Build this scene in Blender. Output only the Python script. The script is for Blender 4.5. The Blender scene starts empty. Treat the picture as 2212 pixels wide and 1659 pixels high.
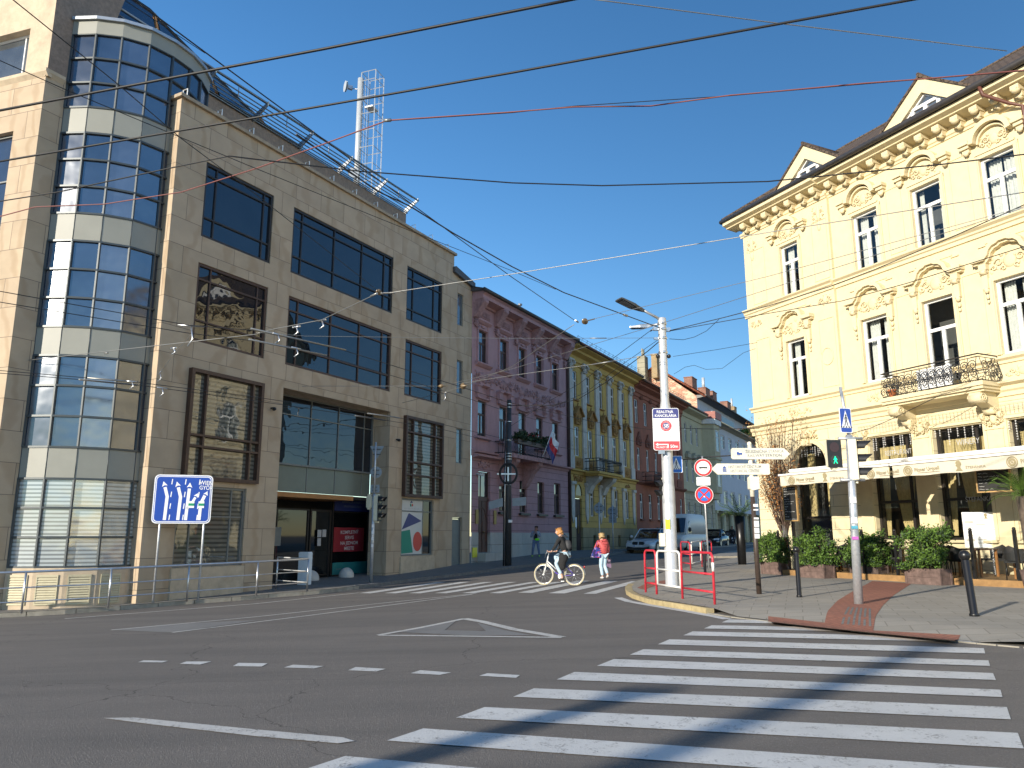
import bpy, bmesh, math, random
import numpy as np
from mathutils import Vector, Matrix
R = math.radians
scene = bpy.context.scene
COL = scene.collection
random.seed(7)

# ------------------------------------------------------------------ camera, sky, sun, exposure
CAM_H, PITCH, FOC = 1.6, R(11.15), 1661.28 / 2212.0
cam_d = bpy.data.cameras.new('camera')
cam_d.sensor_width = 36.0
cam_d.lens = 36.0 * FOC
cam_d.clip_start, cam_d.clip_end = 0.1, 4000
cam = bpy.data.objects.new('camera', cam_d)
COL.objects.link(cam)
cam.location = (0, 0, CAM_H)
cam.rotation_euler = (R(90) + PITCH, 0, 0)
scene.camera = cam

SUN_AZ, SUN_EL = 43.4 + 180.0, 17.0          # compass bearing the light comes from, height
world = bpy.data.worlds.new('World')
scene.world = world
world.use_nodes = True
wn = world.node_tree
sky = wn.nodes.new('ShaderNodeTexSky')
sky.sky_type = 'NISHITA'
sky.sun_disc = False
sky.sun_elevation = R(SUN_EL)
sky.sun_rotation = R(-SUN_AZ)
sky.air_density, sky.dust_density, sky.ozone_density = 1.0, 0.15, 3.0
wn.nodes['Background'].inputs[1].default_value = 0.125
hs = wn.nodes.new('ShaderNodeHueSaturation'); hs.inputs['Saturation'].default_value = 1.2
wn.links.new(sky.outputs[0], hs.inputs['Color']); wn.links.new(hs.outputs[0], wn.nodes['Background'].inputs[0])
sun_d = bpy.data.lights.new('sun', 'SUN')
sun_d.energy, sun_d.angle, sun_d.color = 4.3, R(0.53), (1.0, 0.91, 0.77)
sun = bpy.data.objects.new('sun', sun_d)
COL.objects.link(sun)
_sd = Vector((math.sin(R(SUN_AZ)) * math.cos(R(SUN_EL)), math.cos(R(SUN_AZ)) * math.cos(R(SUN_EL)), math.sin(R(SUN_EL))))
sun.rotation_euler = _sd.to_track_quat('Z', 'Y').to_euler()
sun.location = (-60, -60, 60)
scene.view_settings.view_transform = 'Standard'
scene.view_settings.look = 'None'
scene.view_settings.exposure = 0.72
scene.cycles.max_bounces = 6

# ------------------------------------------------------------------ terrain
_CP = np.array([(-10.4,22.1,-.37),(-12.6,18.6,-.42),(-4.6,32.8,-.07),(-2.05,37.5,.2),(3.5,47.8,.58),(9.2,58.4,.56),(1.55,26,0),(3.45,30,.04),
    (8.4,50,.54),(0,0,0),(0,8,0),(-6,10,-.15),(5.9,13.6,.14),(7.6,12.2,.19),(4.4,21,.14),(9.9,31.7,.22),(8.8,26.7,.18),(11.4,21.5,.19),(13,15,.25),
    (25,95,.7),(0,-25,.05),(-30,10,-.7),(-30,-15,-.5),(25,0,.35),(22,25,.4),(-5,22,-.2),(4,36,.2),(-15,110,.7),(60,110,.7),(80,0,.4),(-80,0,-.6),(0,-80,0)], float)
def _U(r): return np.where(r > 1e-9, r * r * np.log(np.maximum(r, 1e-9)), 0)
_n = len(_CP)
_K = _U(np.linalg.norm(_CP[:, None, :2] - _CP[None, :, :2], axis=2)) + np.eye(_n) * 6.0
_P = np.c_[np.ones(_n), _CP[:, :2]]
_W = np.linalg.solve(np.block([[_K, _P], [_P.T, np.zeros((3, 3))]]), np.r_[_CP[:, 2], 0, 0, 0])
def gz(x, y):
    x = max(-70, min(70, x)); y = max(-70, min(105, y))
    r = np.hypot(_CP[:, 0] - x, _CP[:, 1] - y)
    return float(_U(r) @ _W[:_n] + _W[_n] + _W[_n + 1] * x + _W[_n + 2] * y)

# measurements taken off the survey photograph (2212 px wide), turned into metres on the terrain
def _ray(u, v):
    a = (u - 1106) / 1661.28; b = (829.5 - v) / 1661.28
    return Vector((a, math.cos(PITCH) - b * math.sin(PITCH), math.sin(PITCH) + b * math.cos(PITCH)))
def gp(u, v, h=0.0):
    d = _ray(u, v); z = 0.0
    for _ in range(40):
        t = (z + h - CAM_H) / d.z
        z = .5 * z + .5 * gz(d.x * t, d.y * t)
    t = (z + h - CAM_H) / d.z
    return Vector((d.x * t, d.y * t, z + h))
def at_depth(u, v, y):
    d = _ray(u, v); t = y / d.y
    return Vector((d.x * t, y, CAM_H + d.z * t))
def at_height(u, v, z):
    d = _ray(u, v); t = (z - CAM_H) / d.z
    return Vector((d.x * t, d.y * t, z))

# ------------------------------------------------------------------ materials
M = {}
def nodes_of(m):
    nt = m.node_tree
    return nt, nt.nodes, nt.links, nt.nodes['Principled BSDF']
def N(nt, kind, **kw):
    n = nt.nodes.new(kind)
    for k, v in kw.items():
        if isinstance(k, str) and hasattr(n, k): setattr(n, k, v)
    return n
def mat(name, col, rough=.7, var=.12, scale=6.0, bump=0.0, bscale=60.0, metal=0.0, spec=.5, dirt=0.0, dirtcol=None, dscale=1.3, emit=0.0, tint=None):
    m = bpy.data.materials.new(name); m.use_nodes = True
    nt, nn, L, P = nodes_of(m)
    P.inputs['Roughness'].default_value = rough
    P.inputs['Metallic'].default_value = metal
    P.inputs['Specular IOR Level'].default_value = spec
    tc = N(nt, 'ShaderNodeTexCoord')
    c = (*col, 1)
    if var > 0 or dirt > 0:
        n1 = N(nt, 'ShaderNodeTexNoise'); n1.inputs['Scale'].default_value = scale; n1.inputs['Detail'].default_value = 6; n1.inputs['Roughness'].default_value = .65
        L.new(tc.outputs['Object'], n1.inputs['Vector'])
        r1 = N(nt, 'ShaderNodeValToRGB')
        r1.color_ramp.elements[0].position, r1.color_ramp.elements[1].position = .3, .7
        r1.color_ramp.elements[0].color = (*[x * (1 - var) for x in col], 1)
        r1.color_ramp.elements[1].color = (*[min(1, x * (1 + var)) for x in (tint or col)], 1)
        L.new(n1.outputs['Fac'], r1.inputs['Fac'])
        out = r1.outputs['Color']
        if dirt > 0:
            n2 = N(nt, 'ShaderNodeTexNoise'); n2.inputs['Scale'].default_value = dscale; n2.inputs['Detail'].default_value = 8; n2.inputs['Roughness'].default_value = .7
            L.new(tc.outputs['Object'], n2.inputs['Vector'])
            r2 = N(nt, 'ShaderNodeValToRGB'); r2.color_ramp.elements[0].position, r2.color_ramp.elements[1].position = .48, .72
            r2.color_ramp.elements[0].color = (0, 0, 0, 1); r2.color_ramp.elements[1].color = (dirt, dirt, dirt, 1)
            L.new(n2.outputs['Fac'], r2.inputs['Fac'])
            mx = N(nt, 'ShaderNodeMix', data_type='RGBA')
            L.new(r2.outputs['Color'], mx.inputs['Factor']); L.new(out, mx.inputs['A'])
            mx.inputs['B'].default_value = (*(dirtcol or [x * .45 for x in col]), 1)
            out = mx.outputs['Result']
        L.new(out, P.inputs['Base Color'])
    else:
        P.inputs['Base Color'].default_value = c
    if bump > 0:
        n3 = N(nt, 'ShaderNodeTexNoise'); n3.inputs['Scale'].default_value = bscale; n3.inputs['Detail'].default_value = 4
        L.new(tc.outputs['Object'], n3.inputs['Vector'])
        b = N(nt, 'ShaderNodeBump'); b.inputs['Strength'].default_value = bump; b.inputs['Distance'].default_value = .02
        L.new(n3.outputs['Fac'], b.inputs['Height']); L.new(b.outputs['Normal'], P.inputs['Normal'])
    if emit > 0:
        P.inputs['Emission Color'].default_value = c; P.inputs['Emission Strength'].default_value = emit
    M[name] = m
    return m
def math_node(nt, op, a, b=None, v=None):
    n = N(nt, 'ShaderNodeMath', operation=op)
    nt.links.new(a, n.inputs[0])
    if b is not None: nt.links.new(b, n.inputs[1])
    elif v is not None: n.inputs[1].default_value = v
    return n.outputs[0]
def mix_col(nt, fac, a, b):
    mx = N(nt, 'ShaderNodeMix', data_type='RGBA')
    for sock, val in (('Factor', fac), ('A', a), ('B', b)):
        if hasattr(val, 'links') or hasattr(val, 'is_linked'): nt.links.new(val, mx.inputs[sock])
        elif isinstance(val, (int, float)): mx.inputs[sock].default_value = val
        else: mx.inputs[sock].default_value = (*val, 1)
    return mx.outputs['Result']
def noise(nt, vec, scale, detail=5, rough=.6, lo=.35, hi=.65, vscale=None):
    if vscale:
        mp = N(nt, 'ShaderNodeMapping'); mp.inputs['Scale'].default_value = vscale
        nt.links.new(vec, mp.inputs['Vector']); vec = mp.outputs['Vector']
    n = N(nt, 'ShaderNodeTexNoise'); n.inputs['Scale'].default_value = scale; n.inputs['Detail'].default_value = detail; n.inputs['Roughness'].default_value = rough
    nt.links.new(vec, n.inputs['Vector'])
    r = N(nt, 'ShaderNodeMapRange'); r.inputs['From Min'].default_value = lo; r.inputs['From Max'].default_value = hi
    nt.links.new(n.outputs['Fac'], r.inputs['Value'])
    return r.outputs['Result']
def bump_to(nt, P, h, strength, dist=.02):
    b = N(nt, 'ShaderNodeBump'); b.inputs['Strength'].default_value = strength; b.inputs['Distance'].default_value = dist
    nt.links.new(h, b.inputs['Height']); nt.links.new(b.outputs['Normal'], P.inputs['Normal'])
def new_mat(name, rough=.8, spec=.5):
    m = bpy.data.materials.new(name); m.use_nodes = True; M[name] = m
    nt, nn, L, P = nodes_of(m); P.inputs['Roughness'].default_value = rough; P.inputs['Specular IOR Level'].default_value = spec
    tc = N(nt, 'ShaderNodeTexCoord')
    return m, nt, L, P, tc

def asphalt():
    m, nt, L, P, tc = new_mat('asphalt', .82, .35)
    ob = tc.outputs['Object']
    grain = noise(nt, ob, 95, 3, .7, .3, .7)
    chips = noise(nt, ob, 46, 2, .5, .58, .68)
    big = noise(nt, ob, .32, 6, .6, .3, .7)
    streak = noise(nt, ob, .9, 5, .6, .38, .72, (.22, 1.5, 1))
    c = mix_col(nt, grain, (.112, .100, .087), (.225, .203, .182))
    c = mix_col(nt, math_node(nt, 'MULTIPLY', chips, v=.42), c, (.32, .30, .28))
    c = mix_col(nt, math_node(nt, 'MULTIPLY', big, v=.45), c, (.155, .142, .130))
    c = mix_col(nt, math_node(nt, 'MULTIPLY', streak, v=.45), c, (.082, .077, .073))
    # crack seams
    v = N(nt, 'ShaderNodeTexVoronoi', feature='DISTANCE_TO_EDGE'); v.inputs['Scale'].default_value = .16
    dn = N(nt, 'ShaderNodeTexNoise'); dn.inputs['Scale'].default_value = 1.2; dn.inputs['Detail'].default_value = 6
    L.new(ob, dn.inputs['Vector'])
    va = N(nt, 'ShaderNodeVectorMath', operation='ADD'); L.new(ob, va.inputs[0]); L.new(dn.outputs['Color'], va.inputs[1]); L.new(va.outputs[0], v.inputs['Vector'])
    cr = math_node(nt, 'LESS_THAN', v.outputs['Distance'], v=.0011)
    c = mix_col(nt, math_node(nt, 'MULTIPLY', cr, v=.55), c, (.03, .028, .027))
    L.new(c, P.inputs['Base Color'])
    bump_to(nt, P, math_node(nt, 'ADD', grain, chips), .55, .012)
asphalt()
def road_paint(name, col, wear=.5):
    m, nt, L, P, tc = new_mat(name, .65, .4)
    ob = tc.outputs['Object']
    a = noise(nt, ob, 7, 8, .72, .52, .60); b = noise(nt, ob, 45, 3, .6, .45, .62); d = noise(nt, ob, 1.1, 4, .6, .3, .7)
    w = math_node(nt, 'MULTIPLY', a, b)
    w = math_node(nt, 'MULTIPLY', w, v=wear)
    c = mix_col(nt, d, col, tuple(x * .82 for x in col))
    c = mix_col(nt, math_node(nt, 'MULTIPLY', b, v=.12), c, tuple(x * .55 for x in col))
    c = mix_col(nt, w, c, (.14, .13, .12))
    L.new(c, P.inputs['Base Color']); bump_to(nt, P, b, .25, .008)
road_paint('zebra_paint', (.60, .60, .58), .75)
road_paint('old_paint', (.55, .54, .51), 1.0)
road_paint('faded_paint', (.22, .215, .205), .9)
def paving(name, c1, c2, cm, bw, bh, mortar=.012, rot=0.0, dirt=.35, bumpy=.4):
    m, nt, L, P, tc = new_mat(name, .85, .3)
    mp = N(nt, 'ShaderNodeMapping'); mp.inputs['Rotation'].default_value = (0, 0, rot); L.new(tc.outputs['Object'], mp.inputs['Vector'])
    bt = N(nt, 'ShaderNodeTexBrick'); bt.inputs['Scale'].default_value = 1; bt.inputs['Brick Width'].default_value = bw; bt.inputs['Row Height'].default_value = bh
    bt.inputs['Mortar Size'].default_value = mortar; bt.inputs['Mortar Smooth'].default_value = .2; bt.inputs['Bias'].default_value = 0
    bt.inputs['Color1'].default_value = (*c1, 1); bt.inputs['Color2'].default_value = (*c2, 1); bt.inputs['Mortar'].default_value = (*cm, 1)
    L.new(mp.outputs['Vector'], bt.inputs['Vector'])
    d = noise(nt, tc.outputs['Object'], .8, 7, .65, .4, .7); g = noise(nt, tc.outputs['Object'], 60, 3, .6, .3, .7)
    c = mix_col(nt, math_node(nt, 'MULTIPLY', d, v=dirt), bt.outputs['Color'], tuple(x * .62 for x in c1))
    c = mix_col(nt, math_node(nt, 'MULTIPLY', g, v=.35), c, tuple(x * .6 for x in c1))
    L.new(c, P.inputs['Base Color']); bump_to(nt, P, bt.outputs['Fac'], -bumpy, .01)
paving('paving_blocks', (.30, .278, .238), (.345, .322, .28), (.20, .18, .15), .62, .42, .010, R(20))
paving('paving_small', (.20, .19, .17), (.235, .22, .20), (.13, .12, .105), .22, .11, .008, R(28))
paving('tactile_red', (.30, .125, .085), (.36, .15, .10), (.16, .08, .06), .2, .1, .008, R(-28), .3)
mat('kerb_stone', (.30, .275, .225), .85, .2, 5, .3, 60, dirt=.5)
mat('kerb_ochre', (.40, .32, .17), .85, .25, 5, .3, 60, dirt=.5)
mat('kerb_granite', (.14, .14, .135), .8, .3, 7, .4, 40)

def sandstone(name, base, vein, joint, bw=1.05, rh=.686, oz=0.0):
    m, nt, L, P, tc = new_mat(name, .72, .35)
    uv = tc.outputs['UV']
    mp = N(nt, 'ShaderNodeMapping'); mp.inputs['Location'].default_value = (.1, oz, 0); L.new(uv, mp.inputs['Vector'])
    bt = N(nt, 'ShaderNodeTexBrick'); bt.inputs['Scale'].default_value = 1; bt.inputs['Brick Width'].default_value = bw; bt.inputs['Row Height'].default_value = rh
    bt.inputs['Mortar Size'].default_value = .0065; bt.inputs['Mortar Smooth'].default_value = .15; bt.inputs['Bias'].default_value = -.1
    bt.inputs['Color1'].default_value = (.0, 0, 0, 1); bt.inputs['Color2'].default_value = (1, 1, 1, 1); bt.inputs['Mortar'].default_value = (.5, .5, .5, 1)
    L.new(mp.outputs['Vector'], bt.inputs['Vector'])
    # every slab carries its own flow of veins
    off = N(nt, 'ShaderNodeVectorMath', operation='MULTIPLY_ADD'); L.new(bt.outputs['Color'], off.inputs[0]); off.inputs[1].default_value = (7, 11, 5); L.new(tc.outputs['Object'], off.inputs[2])
    va = noise(nt, off.outputs[0], .55, 7, .62, .36, .66, (1, 1, 1.6))
    wv = N(nt, 'ShaderNodeTexWave', wave_type='BANDS'); wv.inputs['Scale'].default_value = .55; wv.inputs['Distortion'].default_value = 7; wv.inputs['Detail'].default_value = 3; wv.inputs['Detail Scale'].default_value = 1.1
    L.new(off.outputs[0], wv.inputs['Vector'])
    ws = N(nt, 'ShaderNodeMapRange'); ws.inputs['From Min'].default_value = .72; ws.inputs['From Max'].default_value = 1.0; L.new(wv.outputs['Fac'], ws.inputs['Value'])
    c = mix_col(nt, va, base, tuple(x * .80 for x in base))
    c = mix_col(nt, math_node(nt, 'MULTIPLY', ws.outputs['Result'], v=.5), c, vein)
    sep = N(nt, 'ShaderNodeSeparateColor'); L.new(bt.outputs['Color'], sep.inputs[0])
    c = mix_col(nt, math_node(nt, 'MULTIPLY', sep.outputs[0], v=.22), c, tuple(min(1, x * y) for x, y in zip(base, (1.12, 1.10, 1.2))))
    g = noise(nt, tc.outputs['Object'], 70, 3, .6, .3, .7)
    c = mix_col(nt, math_node(nt, 'MULTIPLY', g, v=.10), c, tuple(x * .6 for x in base))
    c = mix_col(nt, bt.outputs['Fac'], c, joint)
    L.new(c, P.inputs['Base Color']); bump_to(nt, P, bt.outputs['Fac'], -.35, .01)
sandstone('sandstone', (.47, .365, .25), (.31, .215, .125), (.13, .10, .075), oz=.28)
mat('granite_brown', (.235, .175, .135), .75, .25, 9, .2, 50, dirt=.35, dscale=2.0)
mat('stone_plain', (.50, .40, .28), .75, .16, 3, .15, 60, dirt=.3)
mat('coping', (.34, .27, .19), .8, .2, 5, .2, 60)

def plaster(name, col, dirtc=None, dirt=.3, joints=None, rough=.85, dscale=.9, bump=.12):
    m, nt, L, P, tc = new_mat(name, rough, .25)
    ob = tc.outputs['Object']
    a = noise(nt, ob, 3.5, 6, .6, .3, .7); b = noise(nt, ob, dscale, 8, .7, .46, .74); v = noise(nt, ob, 1.4, 6, .65, .5, .75, (2.2, 2.2, .25)); g = noise(nt, ob, 70, 3, .6, .3, .7)
    c = mix_col(nt, a, col, tuple(x * .90 for x in col))
    dc = dirtc or tuple(x * .55 for x in col)
    c = mix_col(nt, math_node(nt, 'MULTIPLY', b, v=dirt), c, dc)
    c = mix_col(nt, math_node(nt, 'MULTIPLY', v, v=dirt * .7), c, dc)
    h = g
    if joints:
        bt = N(nt, 'ShaderNodeTexBrick'); bt.inputs['Scale'].default_value = 1; bt.inputs['Brick Width'].default_value = joints[0]; bt.inputs['Row Height'].default_value = joints[1]
        bt.inputs['Mortar Size'].default_value = joints[2]; bt.inputs['Mortar Smooth'].default_value = .3
        L.new(tc.outputs['UV'], bt.inputs['Vector'])
        c = mix_col(nt, bt.outputs['Fac'], c, tuple(x * .45 for x in col))
        h = math_node(nt, 'SUBTRACT', math_node(nt, 'MULTIPLY', g, v=.15), bt.outputs['Fac'])
    L.new(c, P.inputs['Base Color']); bump_to(nt, P, h, bump if not joints else .5, .012)
plaster('cream_plaster', (.70, .60, .385), (.66, .55, .34), .14)
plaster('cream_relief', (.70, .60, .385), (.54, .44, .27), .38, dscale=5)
plaster('cream_rustic', (.70, .61, .40), (.64, .55, .36), .2, (9.0, .46, .012))
plaster('pink_plaster', (.45, .27, .275), (.18, .10, .10), .30)
plaster('pink_rustic', (.42, .25, .262), (.18, .10, .105), .28, (7.0, .30, .012))
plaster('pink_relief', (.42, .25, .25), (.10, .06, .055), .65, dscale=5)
plaster('yellow_plaster', (.50, .335, .10), (.27, .17, .05), .42)
plaster('yellow_rustic', (.50, .34, .11), (.27, .17, .05), .4, (7.0, .33, .014))
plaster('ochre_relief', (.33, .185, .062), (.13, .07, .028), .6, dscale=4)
plaster('pilaster_white', (.50, .475, .425), (.22, .19, .15), .5, dscale=2.5)
plaster('brown_plaster', (.285, .105, .065), (.11, .05, .035), .55)
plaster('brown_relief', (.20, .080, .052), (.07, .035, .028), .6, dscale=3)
plaster('pale_plaster', (.42, .385, .255), (.24, .22, .15), .4)
plaster('pale_rustic', (.36, .33, .24), (.2, .18, .13), .4, (1.3, .42, .02))
plaster('greywhite_plaster', (.46, .48, .52), (.3, .31, .33), .25)
plaster('plinth_white', (.46, .44, .40), (.3, .27, .23), .4, (1.75, .62, .012))
plaster('plinth_yellow', (.34, .27, .15), (.18, .14, .08), .5, (1.9, .5, .02))
def peeling():
    m, nt, L, P, tc = new_mat('peeling_brick', .9, .2)
    ob = tc.outputs['Object']
    bt = N(nt, 'ShaderNodeTexBrick'); bt.inputs['Scale'].default_value = 1; bt.inputs['Brick Width'].default_value = .3; bt.inputs['Row Height'].default_value = .1; bt.inputs['Mortar Size'].default_value = .012
    bt.inputs['Color1'].default_value = (.38, .14, .08, 1); bt.inputs['Color2'].default_value = (.46, .2, .11, 1); bt.inputs['Mortar'].default_value = (.45, .4, .32, 1)
    L.new(tc.outputs['UV'], bt.inputs['Vector'])
    f = noise(nt, ob, .9, 8, .72, .44, .50, (1, 1, 2.2)); a = noise(nt, ob, 3, 6, .6, .3, .7)
    c = mix_col(nt, a, (.60, .50, .36), (.5, .40, .27))
    L.new(mix_col(nt, f, c, bt.outputs['Color']), P.inputs['Base Color']); bump_to(nt, P, f, -.5, .03)
peeling()
def brick(name, c1, c2, mc):
    m, nt, L, P, tc = new_mat(name, .9, .2)
    bt = N(nt, 'ShaderNodeTexBrick'); bt.inputs['Scale'].default_value = 1; bt.inputs['Brick Width'].default_value = .32; bt.inputs['Row Height'].default_value = .11; bt.inputs['Mortar Size'].default_value = .014
    bt.inputs['Color1'].default_value = (*c1, 1); bt.inputs['Color2'].default_value = (*c2, 1); bt.inputs['Mortar'].default_value = (*mc, 1)
    L.new(tc.outputs['UV'], bt.inputs['Vector'])
    f = noise(nt, tc.outputs['Object'], 1.5, 6, .6, .4, .7)
    L.new(mix_col(nt, math_node(nt, 'MULTIPLY', f, v=.5), bt.outputs['Color'], tuple(x * .5 for x in c1)), P.inputs['Base Color'])
brick('chimney_brick', (.30, .13, .085), (.24, .10, .07), (.3, .25, .2))
brick('chimney_ochre', (.36, .25, .12), (.30, .2, .10), (.35, .3, .22))
def tiles(name, c1, c2):
    m, nt, L, P, tc = new_mat(name, .85, .25)
    bt = N(nt, 'ShaderNodeTexBrick'); bt.inputs['Scale'].default_value = 1; bt.inputs['Brick Width'].default_value = .24; bt.inputs['Row Height'].default_value = .20; bt.inputs['Mortar Size'].default_value = .022
    bt.inputs['Color1'].default_value = (*c1, 1); bt.inputs['Color2'].default_value = (*c2, 1); bt.inputs['Mortar'].default_value = (*[x * .35 for x in c1], 1)
    L.new(tc.outputs['UV'], bt.inputs['Vector'])
    f = noise(nt, tc.outputs['Object'], 2.5, 7, .7, .4, .75)
    L.new(mix_col(nt, math_node(nt, 'MULTIPLY', f, v=.55), bt.outputs['Color'], tuple(x * 1.7 for x in c1)), P.inputs['Base Color']); bump_to(nt, P, bt.outputs['Fac'], -.9, .03)
tiles('roof_tiles', (.085, .062, .047), (.115, .085, .062))
tiles('roof_tiles_red', (.26, .085, .05), (.32, .12, .07))

def glass(name, tint, rough, refl, blinds=None, wavy=.0):
    """coated window pane: a mirror film over what little of the dark room shows"""
    m = bpy.data.materials.new(name); m.use_nodes = True; M[name] = m
    nt, nn, L, P = nodes_of(m); tc = N(nt, 'ShaderNodeTexCoord')
    P.inputs['Roughness'].default_value = .6; P.inputs['Specular IOR Level'].default_value = 0
    c = noise(nt, tc.outputs['Object'], .8, 4, .6, .3, .7)
    col = mix_col(nt, c, tint, tuple(x * .45 for x in tint))
    if blinds:
        sx = N(nt, 'ShaderNodeSeparateXYZ'); L.new(tc.outputs['UV'], sx.inputs[0])
        fr = math_node(nt, 'FRACT', math_node(nt, 'MULTIPLY', sx.outputs[1], v=blinds[1]))
        col = mix_col(nt, math_node(nt, 'GREATER_THAN', fr, v=.55), blinds[0], tuple(x * .45 for x in blinds[0]))
    L.new(col, P.inputs['Base Color'])
    g = N(nt, 'ShaderNodeBsdfGlossy'); g.inputs['Roughness'].default_value = rough; g.inputs['Color'].default_value = (.86, .9, .95, 1)
    fr = N(nt, 'ShaderNodeLayerWeight'); fr.inputs['Blend'].default_value = .5
    f = math_node(nt, 'ADD', math_node(nt, 'MULTIPLY', math_node(nt, 'POWER', fr.outputs['Facing'], v=4.0), v=.9 - refl), v=refl + .03)
    mx = N(nt, 'ShaderNodeMixShader'); L.new(f, mx.inputs[0]); L.new(P.outputs[0], mx.inputs[1]); L.new(g.outputs[0], mx.inputs[2])
    if wavy:
        h = noise(nt, tc.outputs['Object'], 1.1, 2, .5, .2, .8)
        b = N(nt, 'ShaderNodeBump'); b.inputs['Strength'].default_value = wavy; b.inputs['Distance'].default_value = .05
        L.new(h, b.inputs['Height']); L.new(b.outputs['Normal'], g.inputs['Normal']); L.new(b.outputs['Normal'], fr.inputs['Normal'])
    L.new(mx.outputs[0], nn['Material Output'].inputs['Surface'])
    return m
glass('office_glass', (.010, .013, .020), .015, .06, wavy=.12)
glass('office_glass_blinds', (.02, .02, .02), .015, .07, ((.16, .15, .12), 9.0), .1)
glass('tower_glass', (.028, .042, .075), .14, .17, wavy=.25)
glass('tower_glass_blinds', (.05, .06, .07), .10, .16, ((.42, .46, .46), 11.5), .2)
glass('old_glass', (.02, .022, .026), .02, .22, wavy=.25)
glass('far_glass', (.10, .115, .13), .05, .14)
glass('dark_glass', (.008, .009, .010), .03, .05)
glass('car_glass', (.012, .014, .018), .02, .10)
def clear_glass(name, refl=.05):
    m = bpy.data.materials.new(name); m.use_nodes = True; M[name] = m
    nt, nn, L, P = nodes_of(m)
    t = N(nt, 'ShaderNodeBsdfTransparent'); t.inputs[0].default_value = (.85, .88, .88, 1)
    g = N(nt, 'ShaderNodeBsdfGlossy'); g.inputs['Roughness'].default_value = .02
    fr = N(nt, 'ShaderNodeLayerWeight'); fr.inputs['Blend'].default_value = .5
    f = math_node(nt, 'ADD', math_node(nt, 'MULTIPLY', math_node(nt, 'POWER', fr.outputs['Facing'], v=4.0), v=.85), v=refl + .035)
    mx = N(nt, 'ShaderNodeMixShader'); L.new(f, mx.inputs[0]); L.new(t.outputs[0], mx.inputs[1]); L.new(g.outputs[0], mx.inputs[2])
    L.new(mx.outputs[0], nn['Material Output'].inputs['Surface'])
clear_glass('clear_glass')
clear_glass('screen_glass', .02)

mat('frame_dark', (.022, .018, .016), .45, .1, 4)
mat('frame_brown', (.065, .032, .02), .5, .15, 4)
mat('frame_grey', (.16, .17, .165), .45, .1, 4, metal=.2)
mat('frame_white', (.80, .80, .79), .45, .04, 4)
mat('frame_dullwhite', (.55, .53, .49), .6, .2, 5)
mat('tower_frame', (.055, .065, .07), .4, .1, 4, metal=.3)
mat('tower_panel', (.25, .25, .215), .5, .06, 1.2)
mat('spandrel_grey', (.13, .145, .12), .25, .1, 1)
mat('louvre_metal', (.16, .20, .24), .4, .15, 3, metal=.6)
mat('steel', (.55, .56, .57), .35, .12, 6, metal=.9)
mat('galvanised', (.50, .52, .54), .42, .18, 14, .1, 40, metal=.55, dirt=.25)
mat('galv_paint', (.56, .57, .585), .38, .10, 10, .06, 60, metal=.35, dirt=.15, dscale=5)
mat('mast_white', (.48, .50, .51), .4, .06, 5, metal=.2)
mat('white_paint', (.80, .80, .78), .4, .05, 5)
mat('cream_enamel', (.76, .72, .58), .4, .06, 5)
mat('sign_white', (.80, .80, .80), .35, .03, 3)
mat('sign_red', (.58, .025, .03), .35, .05, 3)
mat('sign_blue', (.015, .065, .36), .35, .05, 3)
mat('sign_skyblue', (.025, .17, .60), .35, .05, 3)
mat('sign_navy', (.055, .06, .20), .4, .05, 3)
mat('sign_rose', (.62, .07, .08), .4, .05, 3)
mat('sign_green', (.01, .27, .12), .4, .05, 3)
mat('sign_back', (.20, .225, .25), .45, .12, 5, metal=.4)
mat('black_print', (.02, .02, .02), .5, 0)
mat('grey_print', (.22, .22, .22), .5, 0)
mat('pale_print', (.42, .42, .42), .5, 0)
mat('blue_print', (.03, .08, .32), .5, 0)
mat('rail_red', (.52, .025, .045), .38, .15, 9, .05, 40, dirt=.25, dscale=6, dirtcol=(.40, .18, .15))
mat('rail_white', (.74, .73, .70), .4, .1, 9, dirt=.15, dscale=5)
mat('black_metal', (.010, .010, .011), .35, .2, 8)
mat('brown_pole', (.055, .038, .03), .45, .2, 6)
mat('dark_pole', (.035, .037, .040), .55, .3, 8, .15, 30)
mat('signal_black', (.015, .015, .016), .45, .1, 6)
mat('signal_cream', (.66, .62, .46), .45, .08, 5, dirt=.2, dscale=6)
mat('lens_red', (.03, .005, .006), .15, 0)
mat('lens_dark', (.012, .014, .012), .15, 0)
mat('lens_green', (.0, .75, .32), .4, 0, emit=1.1)
mat('lamp_grey', (.055, .058, .06), .5, .1, 6)
mat('lamp_silver', (.40, .42, .44), .35, .1, 6, metal=.6)
mat('cable_black', (.012, .012, .013), .55, 0)
mat('cable_red', (.20, .065, .055), .6, .1, 5)
mat('cable_grey', (.26, .26, .25), .4, 0, metal=.6)
mat('ceramic_brown', (.16, .11, .055), .35, .2, 20)
mat('orange_soffit', (.36, .16, .045), .6, .15, 3)
mat('planter_wood', (.105, .068, .058), .8, .35, 5, .35, 30, dirt=.4, dscale=3, tint=(.15, .10, .085))
mat('deck_wood', (.30, .17, .065), .75, .25, 5, .2, 40, dirt=.35)
mat('table_wood', (.11, .055, .035), .5, .3, 5)
mat('chair_wood', (.36, .16, .05), .55, .2, 6)
mat('rattan', (.030, .028, .027), .6, .35, 60, .5, 90)
mat('chalk', (.62, .62, .6), .9, .2, 60)
mat('slate', (.018, .018, .017), .7, .3, 8)
mat('board_oak', (.42, .26, .10), .55, .2, 8)
mat('awning_cloth', (.60, .545, .43), .85, .10, 3, .1, 200, dirt=.3, dscale=1.5)
mat('awning_white', (.80, .79, .76), .6, .04, 3)
mat('awning_print', (.30, .25, .14), .8, .1, 20)
mat('curtain', (.55, .43, .20), .9, .18, 12)
mat('curtain_pale', (.62, .62, .58), .9, .12, 10)
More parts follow.
